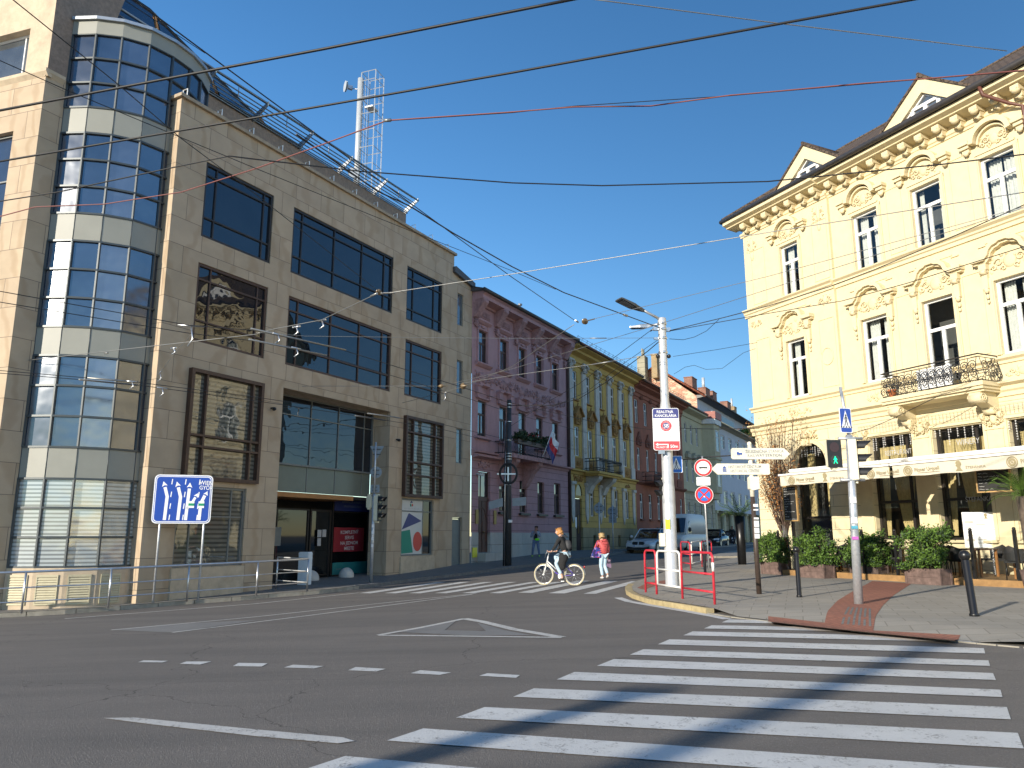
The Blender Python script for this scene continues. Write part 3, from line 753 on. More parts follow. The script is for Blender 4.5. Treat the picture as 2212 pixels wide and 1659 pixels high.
# the poster in the shop window with plain geometric shapes
def poster(m):
    o = -.085
    m.box(9.80, 11.04, o - .01, o, .97, 2.40, 0); m.box(9.80, 11.04, o - .01, o, 2.44, 2.80, 0)
    m.prism([(9.86, 1.80), (11.0, 2.10), (10.24, 2.36)], o, o + .006, 1)
    m.prism([(9.86, 1.00), (10.52, 1.03), (10.32, 1.80), (9.84, 1.74)], o, o + .006, 2)
    n = 28; m.prism([(10.78 + .26 * math.cos(2 * math.pi * i / n) if 10.78 + .26 * math.cos(2 * math.pi * i / n) < 11.03 else 11.03, 1.40 + .33 * math.sin(2 * math.pi * i / n)) for i in range(n)], o, o + .006, 3)
    m.prism([(10.30, 2.70), (10.46, 2.72), (10.36, 2.78)], o, o + .006, 1); m.prism([(10.30, 2.58), (10.38, 2.58), (10.36, 2.68), (10.30, 2.68)], o, o + .006, 2)
    m.disc((10.43, 2.63), .045, o + .006, 3); m.text('MATERSKÁ ŠKOLA', (10.40, o + .004, 2.49), (1, 0, 0), (0, 0, 1), .045, 4, width=.85)
P_ = MB(ML); poster(P_); P_.build('poster', ['poster_white', 'poster_blue', 'poster_green', 'poster_red', 'pale_print'], B)
win(B, ML, 12.87, 13.55, -.3, 2.26, -.09, .04, (), (.78,), 'frame_grey', None, name='service_door')
part('service_door', 'frame_grey', B, ML, lambda m: (m.box(12.9, 13.52, -.14, -.1, -.3, 2.2), [m.box(12.92, 13.5, -.11, -.085, z, z + .015) for z in [.1 + .18 * i for i in range(9)]]))
# recessed shop front: glazed band, grey spandrel, orange soffit and the doors set deeper
sf = MB(ML)
sf.box(4.04, 8.94, -.80, -.78, 2.86, 3.62, 0)
for v in (5.95, 7.2, 8.5): sf.box(v - .012, v + .012, -.78, -.765, 2.86, 3.62, 1)
sf.build('spandrel', ['spandrel_grey', 'frame_grey'], B)
win(B, ML, 4.04, 8.94, 3.62, 5.68, -.70, .05, (.395, .65, .91), (.72,), 'frame_grey', 'office_glass', thick=.09)
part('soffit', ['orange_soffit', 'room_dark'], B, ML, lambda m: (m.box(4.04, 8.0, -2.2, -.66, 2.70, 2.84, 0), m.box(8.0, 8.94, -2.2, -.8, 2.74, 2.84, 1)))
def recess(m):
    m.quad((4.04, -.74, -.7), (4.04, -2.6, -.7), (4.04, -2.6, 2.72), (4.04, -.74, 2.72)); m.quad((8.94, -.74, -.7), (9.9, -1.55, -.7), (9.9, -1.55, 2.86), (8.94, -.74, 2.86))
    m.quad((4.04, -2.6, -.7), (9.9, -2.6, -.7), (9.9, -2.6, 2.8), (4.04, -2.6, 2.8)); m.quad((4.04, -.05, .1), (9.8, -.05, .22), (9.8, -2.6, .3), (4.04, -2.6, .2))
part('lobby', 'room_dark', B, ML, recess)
win(B, ML, 7.0, 7.95, .25, 2.42, -1.5, .06, (), (.06,), 'frame_dark', 'dark_glass', name='shop_door', thick=.06)
win(B, ML, 4.3, 6.95, .2, 2.42, -1.52, .05, (.5,), (), 'frame_dark', 'dark_glass', name='shop_window', thick=.06)
win(B, ML, 8.02, 9.88, .3, 2.82, -1.5, .05, (), (.82,), 'frame_dark', 'dark_glass', name='shop_window', thick=.06)
bn = MB(ML)
bn.box(8.06, 9.86, -1.49, -1.475, 2.40, 2.86, 1); bn.box(8.08, 9.84, -1.49, -1.475, .36, .74, 2); bn.box(8.08, 9.60, -1.49, -1.475, 1.08, 1.86, 0)
for i, t in enumerate(('KOMPLETNÝ', 'SERVIS', 'NA JEDNOM', 'MIESTE')): bn.text(t, (8.84, -1.468, 1.66 - .175 * i), (1, 0, .02), (0, 0, 1), .115, 3, bold=.012)
bn.text('INFORMÁCIE A FINANČNÉ', (8.98, -1.468, 2.66), (1, 0, 0), (0, 0, 1), .07, 4); bn.text('SPROSTREDKOVANIE', (8.95, -1.468, 2.52), (1, 0, 0), (0, 0, 1), .07, 4); bn.text('www.', (8.4, -1.468, .5), (1, 0, 0), (0, 0, 1), .09, 4)
bn.build('shop_banner', ['banner_red', 'banner_navy', 'banner_teal', 'lettering_pale', 'sign_back'], B)
part('notice', 'pale_print', B, ML, lambda m: (m.box(7.30, 7.48, -1.47, -1.465, 1.55, 1.78), m.box(7.52, 7.70, -1.47, -1.465, 1.56, 1.79), m.box(7.31, 7.47, -1.47, -1.465, 1.28, 1.52)))
part('wall_poster', 'frame_grey', B, ML, lambda m: m.box(5.2, 5.75, -1.5, -1.48, 1.3, 1.85))

# glazed corner tower
TP = [(-10.74, 16.81), (-10.15, 16.78), (-9.57, 16.90), (-9.03, 17.20), (-8.66, 17.69), (-8.44, 18.22), (-8.37, 18.75), (-8.42, 19.35)]
def k125(x, y, z): c = Vector((0, 0, CAM_H)); return c + (Vector((x, y, z)) - c) * 1.25
TC = (-10.6, 19.1)
def toff(p, o):
    v = Vector((p[0] - TC[0], p[1] - TC[1])); v.normalize(); return (p[0] + v.x * o, p[1] + v.y * o)
lv_win = [(.94, 2.82), (3.51, 5.57), (6.24, 8.29), (8.97, 11.00), (11.67, 13.62)]
def facets(m, z0, z1, o, mi=0):
    q = [toff(p, o) for p in TP]
    for i in range(len(q) - 1): m.add([(*q[i], z0), (*q[i + 1], z0), (*q[i + 1], z1), (*q[i], z1)], [(0, 1, 2, 3)], mi, False, [[(i, z0), (i + 1, z0), (i + 1, z1), (i, z1)]])
sp = MB(k125)
for a, b in ((2.82, 3.51), (5.57, 6.24), (8.29, 8.97), (11.0, 11.67)): facets(sp, a, b, .0)
facets(sp, 13.62, 13.98, .03)
sp.build('tower_panel', 'tower_panel', B)
for j, (a, b) in enumerate(lv_win):
    m = MB(k125); facets(m, a, b, -.03)
    fr = MB(k125)
    for z in (a, a + (b - a) / 3, a + 2 * (b - a) / 3, b):
        q0, q1 = [toff(p, .025) for p in TP], [toff(p, -.05) for p in TP]
        for i in range(len(TP) - 1): fr.add([(*q0[i], z - .022), (*q0[i + 1], z - .022), (*q1[i + 1], z - .022), (*q1[i], z - .022), (*q0[i], z + .022), (*q0[i + 1], z + .022), (*q1[i + 1], z + .022), (*q1[i], z + .022)], [(0, 1, 2, 3), (4, 5, 6, 7), (0, 1, 5, 4), (2, 3, 7, 6)])
    for p in TP: c = toff(p, -.01); fr.tube([(*c, a), (*c, b)], .035, 6, smooth=False)
    f = fr.build('tower_window', 'tower_frame', B); m.build('pane', 'tower_glass_blinds' if j == 0 else 'tower_glass', f)
jt = MB(k125)
for p in TP:
    c = toff(p, .002)
    for a, b in ((2.82, 3.51), (5.57, 6.24), (8.29, 8.97), (11.0, 11.67), (13.62, 13.98)): jt.tube([(*c, a), (*c, b)], .009, 5)
jt.build('tower_joint', 'tower_frame', B)
cap = MB(k125); q0 = [toff(p, .10) for p in TP]; cap.prism_z([*q0, (-9.2, 20.2), (-11.2, 18.0)], 13.98, 14.06); cap.build('tower_cap', 'lamp_silver', B)
cu = MB(k125)                                                        # curtains behind the fourth floor panes show as pale folds
pl = MB(k125); facets(pl, -.9, .92, .03); pl.build('tower_plinth', 'stone_plain', B)
for i in range(0, 4):
    gr = MB(k125); a, b = toff(TP[i], .035), toff(TP[i + 1], .035)
    A_, B_ = Vector((*a, 0)), Vector((*b, 0)); t = B_ - A_; n = Vector((t.y, -t.x, 0)).normalized()
    if n.dot(Vector((TP[i][0] - TC[0], TP[i][1] - TC[1], 0))) < 0: n = -n
    p0, p1 = A_ + t * .14, A_ + t * .84
    z0, z1 = .16, .78
    for u0, u1, v0, v1 in ((0, 1, 0, .06), (0, 1, .94, 1), (0, .05, .06, .94), (.95, 1, .06, .94)):
        c0, c1 = p0.lerp(p1, u0), p0.lerp(p1, u1); y0, y1 = z0 + (z1 - z0) * v0, z0 + (z1 - z0) * v1
        gr.add([(*c0[:2], y0), (*c1[:2], y0), (*c1[:2], y1), (*c0[:2], y1)] + [(*(c0 + n * .02)[:2], y0), (*(c1 + n * .02)[:2], y0), (*(c1 + n * .02)[:2], y1), (*(c0 + n * .02)[:2], y1)], [(4, 5, 6, 7), (0, 1, 5, 4), (1, 2, 6, 5), (2, 3, 7, 6), (3, 0, 4, 7)])
    for j in range(11):
        zz = z0 + .05 + j * .052; c0, c1 = p0.lerp(p1, .05), p0.lerp(p1, .95)
        gr.add([(*(c0 + n * .004)[:2], zz + .04), (*(c1 + n * .004)[:2], zz + .04), (*(c1 + n * .022)[:2], zz), (*(c0 + n * .022)[:2], zz)], [(0, 1, 2, 3)])
    gr.build('vent_grille', 'grille_beige', B)
# left wing
ww = MB(MW)
HW = [(.72, 3.0, 12.46, 13.66, .25), (.80, 3.0, 8.3, 10.95, .2)]
wall(ww, 0, 9, -1, 12.38, [HW[1]], .2); wall(ww, 0, 9, 12.38, 17.5, [HW[0]], .25, o=-.02, m=1)
ww.build('wing_wall', ['sandstone', 'stone_plain'], B)
MWs = lambda a, b, c: k125(-10.98 + .4765 * a, 16.37 + .879 * a, c) + Vector((0, 0, 0))
ws = MB(MWs)
ws.quad((0, 0, -1), (6, 0, -1), (6, 0, 12.38), (0, 0, 12.38), 0); ws.quad((.02, 0, 12.38), (1.0, 0, 12.38), (2.2, 0, 17.5), (.02, 0, 17.5), 1)
ws.build('wing_side_wall', ['sandstone', 'granite_brown'], B)
lg = MB(MW); lg.prism_x([(.07, 12.40), (.07, 12.32), (.0, 12.22), (-.1, 12.22), (-.1, 12.40)], -.07, 9); lg.build('wing_ledge', 'stone_plain', B)
lg = MB(lambda a, b, c: k125(-10.98 + .4765 * a + .879 * b, 16.37 + .879 * a - .4765 * b, c)); lg.prism_x([(.07, 12.40), (.07, 12.32), (.0, 12.22), (-.05, 12.22), (-.05, 12.40)], -.02, .42); lg.build('wing_ledge', 'stone_plain', B)
win(B, MW, .72, 3.0, 12.46, 13.66, -.20, .05, (.07, .16), (), 'frame_white', 'far_glass', thick=.08)
win(B, MW, .80, 3.0, 8.3, 10.95, -.12, .06, (), (.12, .55), 'frame_grey', 'tower_glass', thick=.08)

# attic behind the parapet: brown wall, louvred sunshade, sloping glass roof on orange beams
part('attic_wall', 'granite_brown', B, ML, lambda m: (m.quad((-2, -2.4, 12), (12.7, -2.4, 12), (12.7, -2.4, 14.72), (-2, -2.4, 14.72)), m.quad((12.7, -2.4, 11), (12.7, -9, 11), (12.7, -9, 14.72), (12.7, -2.4, 14.72)), m.quad((-2, -2.4, 14.72), (12.7, -2.4, 14.72), (12.7, -9, 14.72), (-2, -9, 14.72))))
lv = MB(ML)
for i in range(5):
    t = i / 5; lv.tube([(-2, -2.34 + .50 * t, 14.80 + .32 * t), (12.7, -2.34 + .50 * t, 14.80 + .32 * t)], .022, 5)
lv.tube([(-2, -1.80, 15.16), (12.72, -1.80, 15.16)], .035); lv.tube([(-2, -2.34, 14.72), (12.7, -2.34, 14.72)], .025)
for z in (15.35,): lv.tube([(-2, -2.1, z), (12.7, -2.1, z)], .016)
lv.build('sunshade', 'louvre_metal', B)
fins = MB(ML)
for i in range(8):
    s_ = 12.62 - 2.05 * i
    fins.prism_x([(-2.44, 14.62), (-2.44, 14.88), (-1.74, 15.22), (-1.78, 15.08)], s_ - .02, s_ + .02)
    fins.cyl((s_ - 1.0, -2.0, 14.9), (s_ - 1.0, -2.0, 15.35), .014, n=6)
fins.build('bracket', 'lamp_silver', B)
rf = MB(ML)
zt = lambda s_: 16.75 - .30 * max(0, s_ - 1.0) if s_ < 6.8 else 15.0
for a in (-2.0, -.7, 1.2, 3.1, 5.0):
    b = a + 1.7
    rf.add([(a, -2.42, 14.9), (b, -2.42, 14.9), (b + .1, -3.2, zt(b)), (a + .1, -3.2, zt(a))], [(0, 1, 2, 3)], 0)
    rf.tube([(a - .12, -2.46, 14.9), (a - .02, -3.2, zt(a - .1) + .02)], .06, 6, 1)
rf.tube([(-2, -3.22, 16.78), (1, -3.22, 16.78), (6.9, -3.22, 15.0)], .07, 6, 2)
rf.quad((-2, -3.3, 14.8), (7, -3.3, 14.8), (6.9, -3.3, 15), (1, -3.3, 16.75), 2); rf.quad((-2, -3.3, 14.8), (1, -3.3, 14.8), (1, -3.3, 16.75), (-2, -3.3, 16.75), 2)
for z in (15.5, 15.8, 16.1): rf.tube([(-1.9, -2.6, z), (min(3.5, (16.75 - z) / .3 + .4), -2.6, z)], .012, 5, 2)
rf.build('glass_roof', ['tower_glass', 'orange_soffit', 'frame_dark'], B)
pb = MB(ML)
for i in range(12):
    s_ = .1 + 1.1 * i
    pb.tube([(s_, -.1, 12.55), (s_, -.1, 12.74), (s_, .06, 12.74), (s_, .06, 12.56)], .016, 4, smooth=False)
pb.build('roof_bracket', 'white_paint', B)

# lattice mast with a flue pipe and dishes on the roof
MX = Vector(ML(11.4, -4.0, 14.7))
mast = thing('lattice_mast', 'tall white steel lattice mast beside a flue pipe on the office roof', 'mast', tuple(MX), -AZL + R(8))
fl = MB(); fl.cyl((0, 0, 0), (0, 0, 7.45), .16, n=20); fl.build('flue_pipe', 'mast_white', mast)
la = MB()
X0, X1, Y0, Y1, HH = .30, 1.15, -.42, .42, 7.5
q = lambda a, b, r=.035: la.tube([a, b], r, 4, smooth=False)
for x in (X0, X1):
    for y in (Y0, Y1): q((x, y, -.2), (x, y, HH), .03)
for z in [.35 + .95 * i for i in range(8)] + [HH]:
    for y in (Y0, Y1): q((X0, y, z), (X1, y, z), .022)
    for x in (X0, X1): q((x, Y0, z), (x, Y1, z), .022)
for x, y in ((.72, Y0), (X0, 0), (X1, 0)): q((x, y, 0), (x, y, HH), .014)
for i in range(20): q((X0, -.2, .4 + .33 * i), (X0, .2, .4 + .33 * i), .012)
la.box(.5, .95, -.3, .3, 5.5, 5.58)
la.build('lattice', 'mast_white', mast)
def dish(label, pos, rz, r=.28, arm=((.0, .5, 0),)):
    d = thing('dish_antenna', label, 'antenna', pos, rz)
    m = MB(); n = 20; pr = [(r * t, .16 * r * 2 * t * t) for t in (0, .25, .5, .75, 1)]
    vs = [(rr * math.cos(2 * math.pi * j / n), -dd + .1, rr * math.sin(2 * math.pi * j / n)) for rr, dd in pr for j in range(n)]
    m.add(vs, [(i * n + j, i * n + (j + 1) % n, (i + 1) * n + (j + 1) % n, (i + 1) * n + j) for i in range(4) for j in range(n)], 0, True); m.disc((0, 0), r, -.24 * r, 0, 20)
    m.build('reflector', 'mast_white', d)
    a = MB(); a.box(-.08, .08, .1, .34, -.1, .1); a.tube([(0, .2, -.05), *arm[0:]], .025, 6); a.build('mount', 'lamp_silver', d)
rotm = Matrix.Rotation(-AZL + R(8), 3, 'Z')
dp = MX + rotm @ Vector((-.9, .0, 7.2))
dish('grey dish antenna on an arm at the mast top', tuple(dp), R(-62), .30, ((.2, .55, -.1), (.5, .8, -.15)))
dp = MX + rotm @ Vector((.0, -.35, 1.9))
dish('round cream dish antenna low on the flue pipe', tuple(dp), R(20), .27, ((0, .3, 0),))
# ------------------------------------------------------------------ cream corner house with the restaurant, right
def relief(mb, s, z, w, h, o, seed, m=0, dep=.07, nb=16):
    """stucco ornament: a cartouche between scrolls and leaves"""
    r = random.Random(seed)
    mb.ball((s, o, z), (w * .17, dep, h * .34), 10, m, 6)
    for sg in (-1, 1):
        for (cx, cz, rr, tr) in ((.27, .05, .13, 1.5), (.40, -.18, .09, 1.25), (.16, -.30, .08, 1.2)):
            pts = []
            for i in range(12):
                a = i / 11 * tr * 2 * math.pi; q = rr * (1 - .75 * i / 11) * min(w, h * 1.6)
                pts.append((s + sg * (cx * w + q * math.cos(a)), o + dep * .5, z + cz * h + q * math.sin(a)))
            mb.tube(pts, [.032 * min(1, w) * (1 - .5 * i / 11) for i in range(12)], 5, m)
    for i in range(nb):
        a, b = r.uniform(-.5, .5) * w, r.uniform(-.5, .45) * h
        q = r.uniform(.03, .07) * min(w, 1.2)
        mb.ball((s + a, o, z + b * (1 - .5 * abs(a) / w)), (q, dep * r.uniform(.5, 1), q * r.uniform(.6, 1.3)), 7, m, 5)
def volute(mb, s0, s1, o, z, r, m=0):
    mb.tube([(s0, o, z), (s1, o, z)], r, 16, m)
    for s_, sg in ((s0, -1), (s1, 1)):
        mb.tube([(s_ + sg * .012, o + r * (1 - i / 14) * math.cos(i * .9), z + r * (1 - i / 14) * math.sin(i * .9)) for i in range(13)], r * .12, 5, m)
RB = thing('restaurant_building', 'cream stucco corner house with dormers, iron balcony and restaurant on the ground floor', 'building', tuple(MR(-8, -3, .3)))
SEG1, END = -5.55, -26.0
wins = [-3.26, -7.24, -9.98, -12.70, -15.45, -18.2, -20.95, -23.7]
w1f = [(-3.80, -2.72)] + [(c - .61, c + .61) for c in wins[1:]]
gfw = [(c - .95, c + .95) for c in (-7.43, -10.15, -12.90, -15.65, -18.4, -21.15, -23.9)]
H2 = [(a, b, 12.2, 14.58) for a, b in w1f]
H1 = [(a, b, 7.55 if i != 2 else 6.78, 10.12) for i, (a, b) in enumerate(w1f)]
H0 = [(a, b, 1.45, 5.36) for a, b in gfw]
w = MB(MR)
wall(w, END, SEG1, -.5, 6.0, H0, .34, 0, 1)
wall(w, END, SEG1, 6.0, 16.9, H1[1:] + H2[1:], .24, 0, 0)
wall(w, SEG1, -.4, 6.0, 16.9, [H1[0], H2[0]], .28, .14, 0)
w.quad((SEG1, 0, -.5), (SEG1, .14, -.5), (SEG1, .14, 16.9), (SEG1, 0, 16.9))
w.quad((-.4, .14, -.5), (-.4, -15, -.5), (-.4, -15, 16.9), (-.4, .14, 16.9))
# arched opening in the corner bay
ac, ar, sp_ = -3.56, .92, 4.55
arc = [(ac + ar * math.cos(math.pi * i / 18), sp_ + ar * math.sin(math.pi * i / 18)) for i in range(19)]
w.quad((SEG1, .14, -.5), (ac - ar, .14, -.5), (ac - ar, .14, 6), (SEG1, .14, 6), 1); w.quad((ac + ar, .14, -.5), (-.4, .14, -.5), (-.4, .14, 6), (ac + ar, .14, 6), 1)
w.quad((ac - ar, .14, -.5), (ac + ar, .14, -.5), (ac + ar, .14, .9), (ac - ar, .14, .9), 1)
for i in range(18): w.quad((arc[i][0], .14, arc[i][1]), (arc[i + 1][0], .14, arc[i + 1][1]), (arc[i + 1][0], .14, 6), (arc[i][0], .14, 6), 1); w.quad((arc[i][0], .14, arc[i][1]), (arc[i + 1][0], .14, arc[i + 1][1]), (arc[i + 1][0], -.25, arc[i + 1][1]), (arc[i][0], -.25, arc[i][1]), 1)
for s_ in (ac - ar, ac + ar): w.quad((s_, .14, .9), (s_, -.25, .9), (s_, -.25, sp_), (s_, .14, sp_), 1)
w.build('wall', ['cream_plaster', 'cream_rustic'], RB)
def tri(z0, z1, steps): return steps
def run_moulding(name, prof, s0=END, s1=-.28, m='cream_plaster'):
    mb = MB(MR)
    for a, b, e in ((s0, SEG1, 0), (SEG1, s1, .14)): mb.prism_x([(p[0] + e, p[1]) for p in prof], a, b)
    return mb.build(name, m, RB)
run_moulding('string_course', [(0, 11.78), (.07, 11.80), (.07, 11.93), (.13, 11.97), (.13, 12.04), (.24, 12.12), (.24, 12.17), (0, 12.19)])
run_moulding('sill_course', [(0, 7.22), (.06, 7.24), (.06, 7.33), (.16, 7.40), (.16, 7.45), (0, 7.48)])
run_moulding('ground_floor_cornice', [(0, 6.12), (.07, 6.14), (.07, 6.28), (.14, 6.34), (.16, 6.46), (.34, 6.54), (.34, 6.60), (0, 6.62)])
run_moulding('frieze_moulding', [(0, 15.86), (.05, 15.88), (.05, 15.96), (.10, 16.0), (.10, 16.08), (0, 16.1)])
run_moulding('cornice', [(0, 16.34), (.62, 16.40), (.62, 16.44), (.84, 16.52), (.84, 16.66), (0, 16.70)], s1=.05)
side = MB(MR); side.prism([(-.4, 16.34), (-.05, 16.40), (.07, 16.52), (.07, 16.66), (-.4, 16.70)], -15, .0); side.build('cornice', 'cream_plaster', RB)
gt = MB(MR); gt.tube([(END, .97, 16.76), (.14, .97, 16.76), (.14, -15, 16.76)], .12, 10); gt.box(END, .1, .70, .97, 16.72, 16.80); gt.build('gutter', 'gutter_dark', RB)
i = 0; s_ = -.9
while s_ > -17:
    mb = MB(MR); e = .14 if s_ > SEG1 else 0
    mb.box(s_ - .14, s_ + .14, e, e + .52, 16.2, 16.37); mb.box(s_ - .11, s_ + .11, e, e + .30, 16.0, 16.2); mb.ball((s_, e + .44, 16.19), (.15, .13, .12), 9, 0, 6); mb.ball((s_, e + .2, 16.02), (.1, .12, .1), 8, 0, 5)
    for k in (-1, 0, 1): mb.ball((s_ + .07 * k, e + .54, 16.22), (.035, .03, .05), 6, 0, 4)
    mb.build('corbel', 'cream_plaster', RB); s_ -= .72
dpipe = MB(MR); dpipe.tube([(-13.0, .95, 16.66), (-13.05, .9, 16.35), (-13.5, .3, 15.95), (-13.85, .13, 15.7), (-13.85, .13, 6.7)], .065, 8); dpipe.build('downpipe', 'copper_brown', RB)
# roof with dormers
rf = MB(MR); RZ = lambda o: 16.84 + (.95 - o) * .70
def roofq(a, b, o0, o1): rf.add([(a, o0, RZ(o0)), (b, o0, RZ(o0)), (b, o1, RZ(o1)), (a, o1, RZ(o1))], [(0, 1, 2, 3)], 0, False, [[(a, o0), (b, o0), (b, o1), (a, o1)]])
roofq(END, -3.6, .95, -3.9); rf.add([(-3.6, .95, RZ(.95)), (.1, .95, RZ(.95)), (-3.6, -3.9, RZ(-3.9))], [(0, 1, 2)]); rf.add([(.1, .95, RZ(.95)), (.1, -12, RZ(.95)), (-3.6, -12, RZ(-3.9)), (-3.6, -3.9, RZ(-3.9))], [(0, 1, 2, 3)])
rf.tube([(END, -3.9, RZ(-3.9)), (-3.6, -3.9, RZ(-3.9)), (.1, .95, RZ(.95) + .02)], .09, 6)
rf.add([(END, -3.9, RZ(-3.9)), (-3.6, -3.9, RZ(-3.9)), (-3.6, -12, RZ(-3.9)), (END, -12, RZ(-3.9))], [(0, 1, 2, 3)])
rf.build('roof', 'roof_tiles', RB)
for c in (-4.45, -10.27, -16.1):
    hw, z0, zt = 2.45, 16.95, 18.86; sl = (zt - z0) / hw
    g_ = MB(MR); t = .34
    a, b = (c - hw, z0), (c + hw, z0); ap = (c, zt)
    ih = (zt - .62 - 17.06) ; iw = ih / sl
    for sg in (-1, 1):
        g_.add([(c + sg * hw, .02, z0), (c, .02, zt), (c, .02, zt - .62), (c + sg * iw, .02, 17.06), (c + sg * iw, .02, z0)], [(0, 1, 2, 3, 4)])
        g_.add([(c, .02, zt - .62), (c + sg * iw, .02, 17.06), (c + sg * iw, -.25, 17.06), (c, -.25, zt - .62)], [(0, 1, 2, 3)])
    g_.quad((c - iw, .02, z0), (c + iw, .02, z0), (c + iw, .02, 17.06), (c - iw, .02, 17.06))
    d = g_.build('dormer', 'cream_plaster', RB)
    r_ = MB(MR)
    for sg in (-1, 1):
        u = [(c + sg * (hw + .02), z0 - .02), (c, zt + .01), (c, zt + .12), (c + sg * (hw + .14), z0 + .0)]
        v = [(x, y_, z) for y_ in (.09, -3.6) for x, z in u]
        r_.add(v, [(0, 1, 2, 3), (7, 6, 5, 4), (0, 1, 5, 4), (2, 3, 7, 6), (0, 3, 7, 4), (1, 2, 6, 5)])
    r_.tube([(c, .12, zt + .12), (c, -3.6, zt + .12)], .07, 8); r_.build('dormer_roof', 'roof_tiles', d)
    f_ = MB(MR); bw = .075
    f_.strip([(c - iw + .1, 17.09), (c, zt - .68), (c + iw - .1, 17.09)], .06, -.20, -.12)
    f_.box(c - iw, c + iw, -.2, -.12, 17.06, 17.14); x1 = .55; zt2 = 17.78
    f_.box(c - x1 - bw, c + x1 + bw, -.21, -.10, zt2 - .05, zt2 + .07)
    for x in (-x1, 0, x1): f_.box(c + x - bw, c + x + bw, -.21, -.10, 17.12, zt2)
    fr = f_.build('window', 'frame_white', d)
    p_ = MB(MR); p_.add([(c - iw, -.17, 17.06), (c + iw, -.17, 17.06), (c, -.17, zt - .62)], [(0, 1, 2)]); p_.build('pane', 'far_glass', fr)
# upper windows: white frames, curtains, surrounds
back = MB(MR); back.quad((END, -1.4, 6.2), (-.6, -1.4, 6.2), (-.6, -1.4, 16.5), (END, -1.4, 16.5), 0); back.quad((END, -2.0, -.5), (-.6, -2.0, -.5), (-.6, -2.0, 6.1), (END, -2.0, 6.1), 0)
for z in (6.15, 11.4): back.quad((END, -1.4, z), (-.6, -1.4, z), (-.6, -.2, z), (END, -.2, z), 0)
back.build('room', 'room_grey', RB)
def drape(mb, a, b, z0, z1, o, folds=6, m=0, top=None):
    n = folds * 4; ta, tb = (top or (a, b))
    v = []
    for i in range(n + 1):
        t = i / n; y = o + .045 * math.sin(i * math.pi / 2)
        v += [(a + (b - a) * t, y, z0), (ta + (tb - ta) * t, y, z1)]
    mb.add(v, [(2 * i, 2 * i + 1, 2 * i + 3, 2 * i + 2) for i in range(n)], m, True)
curt = {0: (.0, .45), 1: (0, .9), 2: (0, 0), 3: (.1, .75)}
